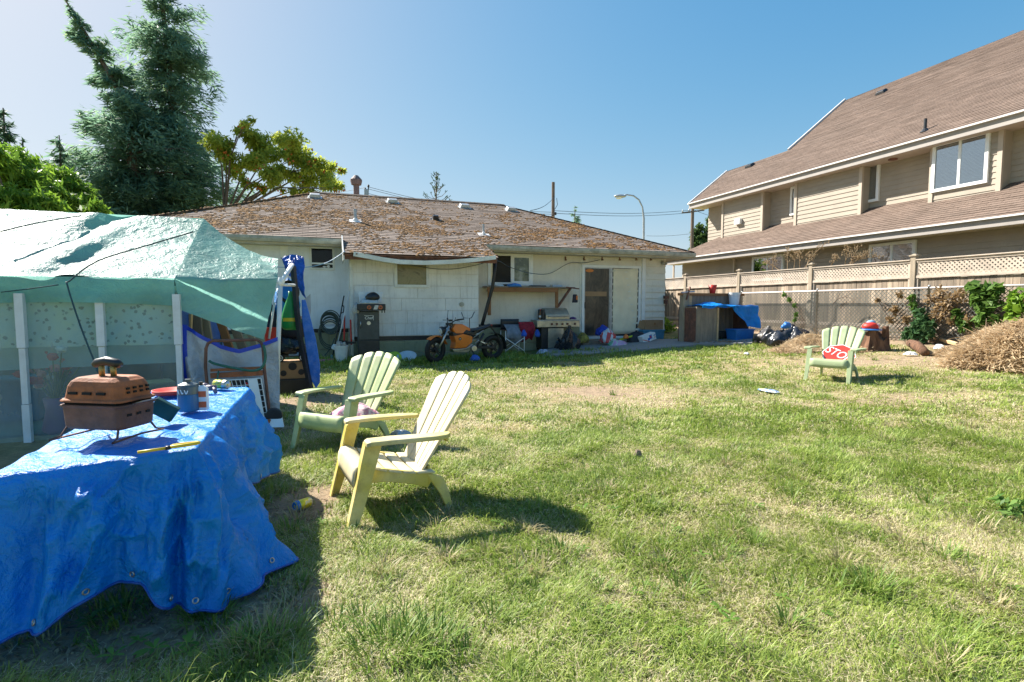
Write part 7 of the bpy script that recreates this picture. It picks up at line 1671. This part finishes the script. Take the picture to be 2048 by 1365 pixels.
slamp(1285,600,[(1285,520),(1284,440),(1281,418),(1274,404),(1263,396),(1250,394),(1243,396)],36,'grey street lamp with a curved arm above the right end of the mossy roof')
slamp(452,600,[(452,420),(451,352),(448,342),(441,339)],40,'street lamp half hidden by the rowan branches')
def span(p0, Y0, p1, Y1, sag, label, r=.018):
    a = Vector(((p0[0]-1024)/1050*Y0,Y0,CAM_H+(610-p0[1])*Y0/1050)); b = Vector(((p1[0]-1024)/1050*Y1,Y1,CAM_H+(610-p1[1])*Y1/1050)); mid_ = (a+b)/2
    o = MB().tube([a.lerp(b,k/14)-mid_-Vector((0,0,sag*math.sin(PI*k/14))) for k in range(15)], r, 4).build('power_line', M['cable_dark'], None); o.location = mid_; tag(o, label, 'power line', 'overhead lines')
for dy, lb in ((0,'upper'),(4,'second')): span((742,379+dy),42,(1105,428+dy),38,.5,lb+' overhead line running from the insulator pole to the plain pole')
span((742,392),42,(1105,440),38,.4,'lowest overhead line between the insulator pole and the plain pole')
for dy, lb in ((0,'upper'),(5,'lower')): span((1107,425+dy),38,(1376,424+dy),52,.25,lb+' overhead line from the plain pole to the cross-armed pole')
span((1290,474),55,(1376,470),52,.1,'low line running left from the cross-armed pole above the roof corner')
span((1384,424),52,(1440,440),50,.1,'short line running right from the cross-armed pole')
span((560,392),44,(736,380),42,.3,'overhead line running left from the insulator pole')
span((1108,398),38,(1060,425),26,.2,'service line dropping from the plain pole to the bungalow roof')

# ------------------------------------------------------------------ compost corner by the fence
CQ = 12.0
def cl_(px, py, q=CQ): return PQ(px, py, q)
def ctop(px, py, q): return PQ(px, py, q)[1]
s0 = cl_(1363,620,12.6)[0]; s1 = cl_(1486,620,12.6)[0]
GT = lthing('timber_screen','short weathered timber screen with a thick end post behind the plywood cabinet','screen',s0,12.6,.2); z0 = .2
gz_ = lambda py: PQ(1420,py,12.6)[1]-z0
m = MB(); m.bb(0,.20,-.08,.10,-.1,gz_(588)); m.build('end_post', M['post_wood'], GT, bevel=.01)
m = MB(); m.bb(.24,.34,-.02,.07,-.1,gz_(589)); m.build('post', M['new_wood'], GT, bevel=.006)
m = MB(); x = .35
while x < s1-s0-.1: w_ = R.uniform(.12,.15); m.bb(x,x+w_-.008,.0,.02+R.uniform(0,.006),.0,gz_(590)); x += w_
m.build('board_panel', M['plywood'], GT)
m = MB(); m.bb(-.15,s1-s0,-.05,.0,gz_(592),gz_(587)); m.build('top_rail', M['orange_wood'], GT, bevel=.005)
m = MB(); m.tube([(-.1,-.1,gz_(586)),(.35,-.1,gz_(584))],.02,6); m.build('latch_bar', M['galv'], GT)
m = MB(); m.bar((.08,-.1,gz_(600)),(.2,-.1,gz_(575)),.05,.03); m.build('latch_strap', M['rust_dark'], GT)
p = lw(1425,587,12.6); CUP = MB().lathe([(0,0),(.075,.0),(.12,.24),(.11,.24)],16).build('red_cup', M['red'], None, smooth=True); CUP.location = (p.x,p.y,z0+gz_(587)+.002); tag(CUP,'red plastic cup standing on the top rail of the timber screen','cup')
cs0 = cl_(1393,650)[0]; cs1 = cl_(1436,650)[0]; cs2 = cl_(1498,650)[0]; PC_ = lthing('plywood_cabinet','open grey plywood cabinet lying by the fence, half covered by a blue tarp','cabinet',cs0,CQ,.22); zz_ = lambda py: PQ(1430,py,CQ)[1]-.22
hC = zz_(616); w1 = cs1-cs0; w2 = cs2-cs0
MB().bb(0,w1,0,.03,-.15,hC).build('front_panel', M['plywood'], PC_, bevel=.006)
MB().bb(w1-.045,w1,-.028,-.0,-.1,hC).build('edge_strip', M['new_wood'], PC_)
m = MB(); m.bb(0,w2,.0,.8,hC,hC+.03); m.build('top', M['plywood'], PC_); m = MB(); m.bb(0,w2,.78,.8,-.1,hC); m.bb(0,.03,.03,.78,-.1,hC); m.bb(w2-.03,w2,.0,.78,-.1,hC); m.build('carcass', M['rust_dark'], PC_)
m = MB(); m.bb(w1+.02,w2-.04,.2,.6,-.1,.35); m.build('dark_contents', M['interior_dark'], PC_)
zT = .22+hC+.03
def btp(u, v):
    s_ = cs0+.05+(cs2-cs0+.12)*u; front = max(0,(u-.55)/.45); dr_ = (.62*min(1,front*1.8))*max(0,v-.5)*2
    return (s_, CQ+.65-.75*min(v,.5)*2-.05-.10*front*max(0,v-.5)-.09*math.sin(u*24+3*v)*max(0,v-.5)+.10*nz(u*8,v*7)*min(1,v*2), zT+.035+.09*nz(u*8,v*6)+.09*math.exp(-((u-.28)/.16)**2)*math.sin(min(1,v*2)*PI)-dr_-.12*max(0,v-.5)*(1-min(1,front*1.8))+.10*nz(u*11,3)*max(0,v-.6)*2)
lgrid('blue_tarp', btp, 44, 30, M['tarp_blue'], 'blue tarp bunched over the plywood cabinet and hanging down its open side', 'tarp')
p = Vector((*wor(cl_(1468,610,12.4)[0],12.4),zT+.04)); WB = thing('bucket','white plastic bucket standing on the tarp over the plywood cabinet','bucket',p)
MB().lathe([(0,0),(.125,0),(.155,.31),(.168,.31),(.168,.37),(.15,.37),(.14,.3),(.12,.02)],22).build('pail', M['white_paint'], WB); m = MB(); m.tube([(.165*math.cos(t*PI/10),-.02+.165*math.sin(t*PI/10)*-1,.34-.08*math.sin(t*PI/10)) for t in range(11)],.005,5); m.build('handle', M['galv'], WB)
p = G(1490,683); BT = thing('storage_tub','bright blue plastic tub on the ground in front of the plywood cabinet','tub',p,TH)
w_ = .64; MB().box((0,.2,.16),(w_*.88,.38,.32),top=(1.14,1.14)).build('tub', M['blue_plastic'], BT, bevel=.025); m = MB(); frame_rect(m,-w_/2,w_/2,-.0,.44,0,.03,.0); 
MB().box((0,.2,.325),(w_*1.06,.46,.025)).build('rim', M['blue_plastic'], BT, bevel=.008); m = MB(); m.box((.08,.0045,.17),(.14,.008,.08),rx=.12); m.build('dark_smudge', M['dark_metal'], BT)
GB2 = 'black rubbish bags by the fence'
bag('rubbish_bag','grey-brown rubbish bag nearest the blue tub',1535,684,(.36,.3,.36),51,mat('bag_grey',(.10,.09,.08),.35,.5,5,.6,9),group=None)
bag('rubbish_bag','crumpled black rubbish bag in front, middle of the three by the fence',1560,692,(.40,.3,.36),52)
bag('rubbish_bag','large shiny black rubbish bag nearest the dry mulch heap',1590,691,(.46,.34,.44),53)
lump('blue_bag','small blue bag peeking out behind the black rubbish bags by the fence','bag',1573,652,11.2,(.14,.1,.1),M['blue_plastic'],54)
b = G(1405,684); clump_tree('weeds','leafy green weeds in front of the plywood cabinet, beside the end post',(b.x,b.y,b.z),[(-.15,.1,.35,.25),(0,.1,.2,.28),(.2,.05,.15,.22),(.45,0,.08,.18),(-.1,.2,.55,.18)],None,1100,.07,M['vine_leaf'],81,cat='weeds')
m = MB(); rr = random.Random(4)
b = G(1478,688)
for i in range(90): m.box((rr.gauss(0,.55),rr.gauss(0,.14),.03+rr.random()*.04),(rr.uniform(.03,.10),rr.uniform(.02,.06),rr.uniform(.01,.04)),rz=rr.uniform(0,3),rx=rr.uniform(-.5,.5))
o = m.build('debris', M['dirt'], None); o.location = b; tag(o,'scatter of broken chips and soil in front of the blue tub','debris',kind='stuff')
# mulch heap, stump, logs, planks, brush
def heap(name, label, cat, pts, n_, mt, seed, ln=.22, wd=.006, kind=None):
    g = np.random.default_rng(seed); C = np.array([(p.x,p.y,p.z) for p, r, h in pts]); Rr_ = np.array([(r,h) for p, r, h in pts]); base = C.mean(0)
    k = g.integers(0, len(pts), n_); a = g.random(n_)*2*PI; rr = np.sqrt(g.random(n_)); x = C[k,0]+Rr_[k,0]*rr*np.cos(a); y = C[k,1]+Rr_[k,0]*rr*np.sin(a)
    H = np.zeros(n_)
    for (p, r, h) in pts: H = np.maximum(H, h*np.clip(1-((x-p.x)**2+(y-p.y)**2)/(r*r),0,1)**.8)
    z = TZn(x,y)+H*(.55+.5*g.random(n_)**.6)*(.75+.5*fbm(x*2.5,y*2.5,2))+.02
    az = fbm(x*2.2+5,y*2.2,2)*12+g.normal(0,.8,n_); d = np.stack([np.cos(az),np.sin(az),g.normal(-.02,.55,n_)],1); d = unit(d); L = ln*(.4+g.random(n_)); c = np.stack([x,y,z],1)
    wv = unit(np.cross(d, g.normal(0,.6,(n_,3))+np.array((0,0,1.))))*(wd*(.5+g.random(n_)))[:,None]
    bend = np.array((0,0,-.12))*L[:,None]
    V = np.stack([c-d*L[:,None]/2-wv+bend, c-d*L[:,None]/2+wv+bend, c+wv, c-wv, c+d*L[:,None]/2+wv*.4+bend, c+d*L[:,None]/2-wv*.4+bend],1)-base
    b6 = np.arange(n_)[:,None]*6; F = np.concatenate([b6+np.array([[0,1,2,3]]), b6+np.array([[3,2,4,5]])],0)
    t = thing(name, label, cat, tuple(base)); np_mesh('stalks', V.reshape(-1,3), F, mt, t)
    m = MB()
    for i in range(n_//600):
        j = g.integers(n_); a_ = c[j]-base; e_ = a_+np.array((g.normal(0,.3),g.normal(0,.3),g.normal(.1,.2)))*ln*3.2; m.tube([a_, (a_+e_)/2+g.normal(0,.04,3), e_],[.009,.007,.003],5)
    m.build('sticks', M['dry_leaf'], t); m = MB()
    for (p, r, h) in pts: q = np.array((p.x,p.y,p.z))-base; m.blob((q[0],q[1],TZ(p.x,p.y)-base[2]-.05),(r*.80,r*.80,h*.66+.02),22,12,.05,R)
    m.build('mound', mat(name+'_core',(.28,.20,.12),.95,.5,7,.8,20), t, smooth=True)
    return t
def gp(px, py, dy=0): p = G(px, py); return Vector((p.x, p.y+dy, TZ(p.x, p.y+dy)))
heap('brush_pile','big heap of dry brown cut brush at the right edge of the yard','brush pile',[(gp(2022,700),.8,.62),(gp(2090,706),1.0,.72),(gp(1962,702),.5,.34),(gp(2040,738),.5,.26),(gp(1925,706),.42,.10),(gp(2000,728),.5,.2)],24000,M['straw'],61,.30,.006)
heap('mulch_heap','low heap of orange-brown dry stalks beside the black rubbish bags','mulch',[(gp(1615,695),.6,.26),(gp(1650,695),.6,.22),(gp(1690,700),.6,.12),(gp(1590,703),.5,.10)],7000,M['straw'],62,.22,.005)
SP = G(1750,691); ST2 = thing('tree_stump','split reddish-brown tree stump in front of the fence','stump',SP); m = MB(); rs_ = random.Random(6); vs = []; fs = []
M['stump'] = mat('stump',(.09,.04,.022),.9,.5,6,.8,16,stretch=(3,3,.6),col2=(.15,.075,.04))
for i in range(7):
    t_ = i/6
    for k in range(18):
        a = 2*PI*k/18; r = (.24+.10*(1-t_)**2)*(1+.16*math.sin(5*a+1)+.08*math.sin(9*a)); top = .36+.10*math.sin(2*a+.5)+.08*math.sin(5*a); vs.append((r*math.cos(a),r*math.sin(a)*.8,t_*top-.02))
for i in range(6):
    for k in range(18): fs.append((i*18+k,i*18+(k+1)%18,(i+1)*18+(k+1)%18,(i+1)*18+k))
fs.append(tuple(6*18+k for k in range(18))); m.add(vs,fs).build('bole', M['stump'], ST2, smooth=False)
m = MB(); m.box((.16,-.08,.28),(.16,.12,.5),rz=.4,top=(.6,.6)); m.build('split_slab', M['stump'], ST2)
p = SP+Vector((-.13,-.02,.46)); HM = thing('toy_helmet','red and blue round toy sitting on top of the tree stump','toy',p)
MB().blob((0,0,.06),(.17,.15,.10),18,8).build('shell', M['red'], HM, smooth=True); MB().lathe([(.10,-.01),(.21,-.02),(.21,.0),(.15,.015)],20).build('brim', M['blue_plastic'], HM, smooth=True); MB().blob((.02,.02,.15),(.09,.08,.05),12,6).build('blue_top', M['cable_blue'], HM, smooth=True); MB().blob((.08,-.07,.07),(.07,.06,.06),10,6).build('pale_patch', M['pink_cloth'], HM, smooth=True)
a = G(1822,682); b = G(1851,690); c = (a+b)/2; o = MB().tube([a-c+Vector((0,0,.10)),Vector((0,0,.12)),b-c+Vector((0,0,.07))],[.09,.10,.08],10).build('log', M['stump'], None, smooth=True); o.location = c; tag(o,'short brown log lying below the ivy on the fence','log')
for i, (p0, p1, w_, lab) in enumerate((((1868,673),(1926,678),.10,'long pale split plank, front one beside the brush pile'),((1866,678),(1915,684),.07,'thin pale plank lowest beside the brush pile'),((1898,668),(1928,672),.09,'short pale offcut behind the long split plank'))):
    a, b = G(*p0), G(*p1); plank(a+Vector((0,0,.10+.05*(i==2))), b+Vector((0,0,.06+.06*(i==2))), w_, .05, lab, M['new_wood'], grp='pale split planks beside the brush pile')
p = lw(1876,657,9.3); o = MB().box((0,0,.20),(.36,.02,.40),rx=-.25,ry=.1).build('board', M['cardboard'], None, bevel=.004); o.location = p; o.rotation_euler = (0,0,TH-1.2); tag(o,'square brown board propped against the chain-link fence behind the pale planks','board')
# litter on the lawn
def litter(name, label, px, py, w, d, h, mt, seed, cat='litter'): cloth(name, label, cat, G(px,py)+Vector((0,0,.03)), seed*.7, w, d, h, mt, seed)
n = NT('plate_print'); c = n.ramp(n.noise(14,2,n.coord('Object')), [(.42,(.08,.16,.38)),(.5,(.50,.58,.66)),(.6,(.62,.55,.30))]); M['plate_print'] = n.done(n.bsdf(c,.3))
litter('crushed_packet','flattened blue and silver packet lying on the grass in mid-lawn',1538,787,.34,.16,.03,M['plate_print'],3)
litter('white_litter','white scrap of litter in the dry grass right of the sage chair',1822,713,.24,.14,.06,M['white_trim'],4)
litter('grey_rag','grey rag and string lying on the grass behind the yellow chair',800,876,.20,.12,.05,M['galv'],5,'rag')
litter('white_litter','small white scrap on the dry grass left of the sage chair',1493,711,.16,.10,.04,M['white_trim'],6)
litter('white_litter','small white bag in front of the pale planks by the fence',1880,686,.22,.12,.10,M['white_trim'],7)
litter('brown_ball','small brown husk lying in the middle of the lawn',1275,918,.07,.06,.05,M['dirt'],8,'husk')
p = G(1690,806)
# climbing plants on the chain-link fence
def climber(name, label, clumps, n_, ls, mt, seed, s=12.86, stem=True, cat='climber'):
    P = []; 
    for px, py, r in clumps: q, z = PS(px, py, s); x, y = wor(s, q); P.append((x,y,z,r*math.hypot(x,y)/1050*.74))
    b = Vector((P[-1][0],P[-1][1],TZ(P[-1][0],P[-1][1]))); cl = [(x-b.x,y-b.y,z-b.z,r) for x,y,z,r in P]
    t = clump_tree(name,label,tuple(b),cl,None,n_,ls,mt,seed,cat=cat,spread=(.8,.8,1),aspect=.5,hang=.35)
    if stem: MB().tube([(0,0,0)]+[(c[0],c[1],c[2]) for c in reversed(cl)], .012, 6).build('stem', M['bark'], t)
climber('vine','large leafy green vine climbing the chain-link fence above the brush pile',[(1950,578,14),(1975,585,16),(1995,580,12),(1960,600,16),(1985,605,14),(1968,620,14),(1962,640,13),(1990,640,10)],560,.10,M['vine_leaf'],90)
climber('vine','bright green vine at the right edge of the picture on the chain-link fence',[(2030,600,16),(2045,615,18),(2025,625,14),(2040,640,14),(2060,600,20)],480,.11,M['bright_leaf'],91)
climber('ivy','dense round clump of dark green ivy at the foot of the fence post',[(1838,625,9),(1842,645,18),(1855,655,18),(1835,662,18),(1850,672,14),(1815,668,14)],800,.08,M['ivy_leaf'],92,s=12.75)
climber('vine','short green sprigs growing up the fence behind the pale planks',[(1912,628,8),(1918,640,8),(1932,650,9),(1926,655,8)],260,.08,M['vine_leaf'],93)
climber('vine','thin green tendril on the chain-link fence above the black rubbish bags',[(1568,590,5),(1578,600,5),(1588,612,4),(1592,630,5),(1590,640,4)],110,.07,M['vine_leaf'],94)
climber('vine','thin green shoots running up the wooden post above the ivy',[(1823,595,6),(1828,610,6),(1826,618,5),(1832,630,5)],120,.08,M['vine_leaf'],95)
climber('dead_vine','brown withered vine spread over the chain-link fence behind the planks',[(1880,590,18),(1900,605,20),(1890,625,20),(1920,590,16),(1860,600,14),(1905,640,14),(1870,630,14),(1940,640,12)],620,.05,M['dry_leaf'],96)
climber('dead_vine','thin brown withered tendrils on the fence behind the tree stump',[(1800,590,8),(1790,620,10),(1780,640,9),(1755,600,6),(1812,640,8)],260,.05,M['dry_leaf'],97)
# dry seed-head stalks behind the wooden fence
gs = random.Random(12)
def stalks(label, spec):
    q, z = PS(spec[0][0][0], spec[0][0][1], 13.7); x, y = wor(13.7,q); b = Vector((x,y,.4)); t = thing('dead_weed',label,'dead weed',b); m = MB(); mt_ = MB()
    for (p0, p1) in spec:
        a = Vector((*wor(13.7,PS(*p0,13.7)[0]),PS(*p0,13.7)[1])); c = Vector((*wor(13.7+gs.uniform(-.1,.3),PS(*p1,13.7)[0]),PS(*p1,13.7)[1])); mid_ = a.lerp(c,.5)+Vector((0,0,.08)); g0 = Vector((a.x,a.y,.4))
        m.tube([g0-b,a-b,mid_-b,c-b],[.014,.012,.009,.004],5)
        for k in range(16):
            f = .35+.65*k/16; q_ = (a.lerp(c,f)+Vector((0,0,.08*math.sin(f*PI))))-b; e = q_+Vector((gs.uniform(-.16,.16),gs.uniform(-.16,.16),gs.uniform(-.02,.14)))*(1.1-.5*f); m.tube([q_,e],[.004,.002],4)
            for _ in range(3): mt_.blob(e+Vector((gs.gauss(0,.02),gs.gauss(0,.02),gs.gauss(0,.03))),(.010,.010,.022),4,3)
    m.build('stem', M['dry_leaf'], t); tag(mt_.build('seed_heads', M['straw'], t), kind='stuff')
stalks('tall dry weed with one long bare stalk arching up right, behind the wooden fence',[((1560,542),(1520,526)),((1575,540),(1562,497)),((1588,540),(1584,506)),((1600,538),(1594,505)),((1608,538),(1640,484)),((1545,545),(1548,512)),((1612,538),(1612,512))])
stalks('dry weed with feathery heads in front of the larger downstairs window',[((1660,536),(1680,515)),((1690,532),(1694,496)),((1700,532),(1708,496)),((1690,533),(1718,518)),((1700,532),(1742,508)),((1680,535),(1752,512))])
# dead branch tangled on the fence behind the sage chair
m = MB(); pts = [lw(1668,606,12.2)]
def sl_(px, py, s=12.88): q, z = PS(px, py, s); return Vector((*wor(s,q),z))
P = [sl_(1666,608),sl_(1675,598),sl_(1690,594),sl_(1705,585)]; c = P[0]; m.tube([p-c for p in P],[.016,.014,.01,.005],5); m.tube([sl_(1675,598)-c,sl_(1682,582)-c],[.01,.004],5); m.tube([sl_(1690,594)-c,sl_(1712,600)-c],[.01,.004],5)
o = m.build('dead_branch', M['bark'], None); o.location = c; tag(o,'dead forked branch caught on the chain-link fence left of the stump','branch')
b = G(2025,1040); clump_tree('weed_plant','leafy green weed growing in the lawn at the right edge',(b.x,b.y,b.z),[(0,0,.05,.09),(.12,.05,.04,.08),(.05,.10,.07,.07)],None,90,.035,M['vine_leaf'],99,cat='weed')
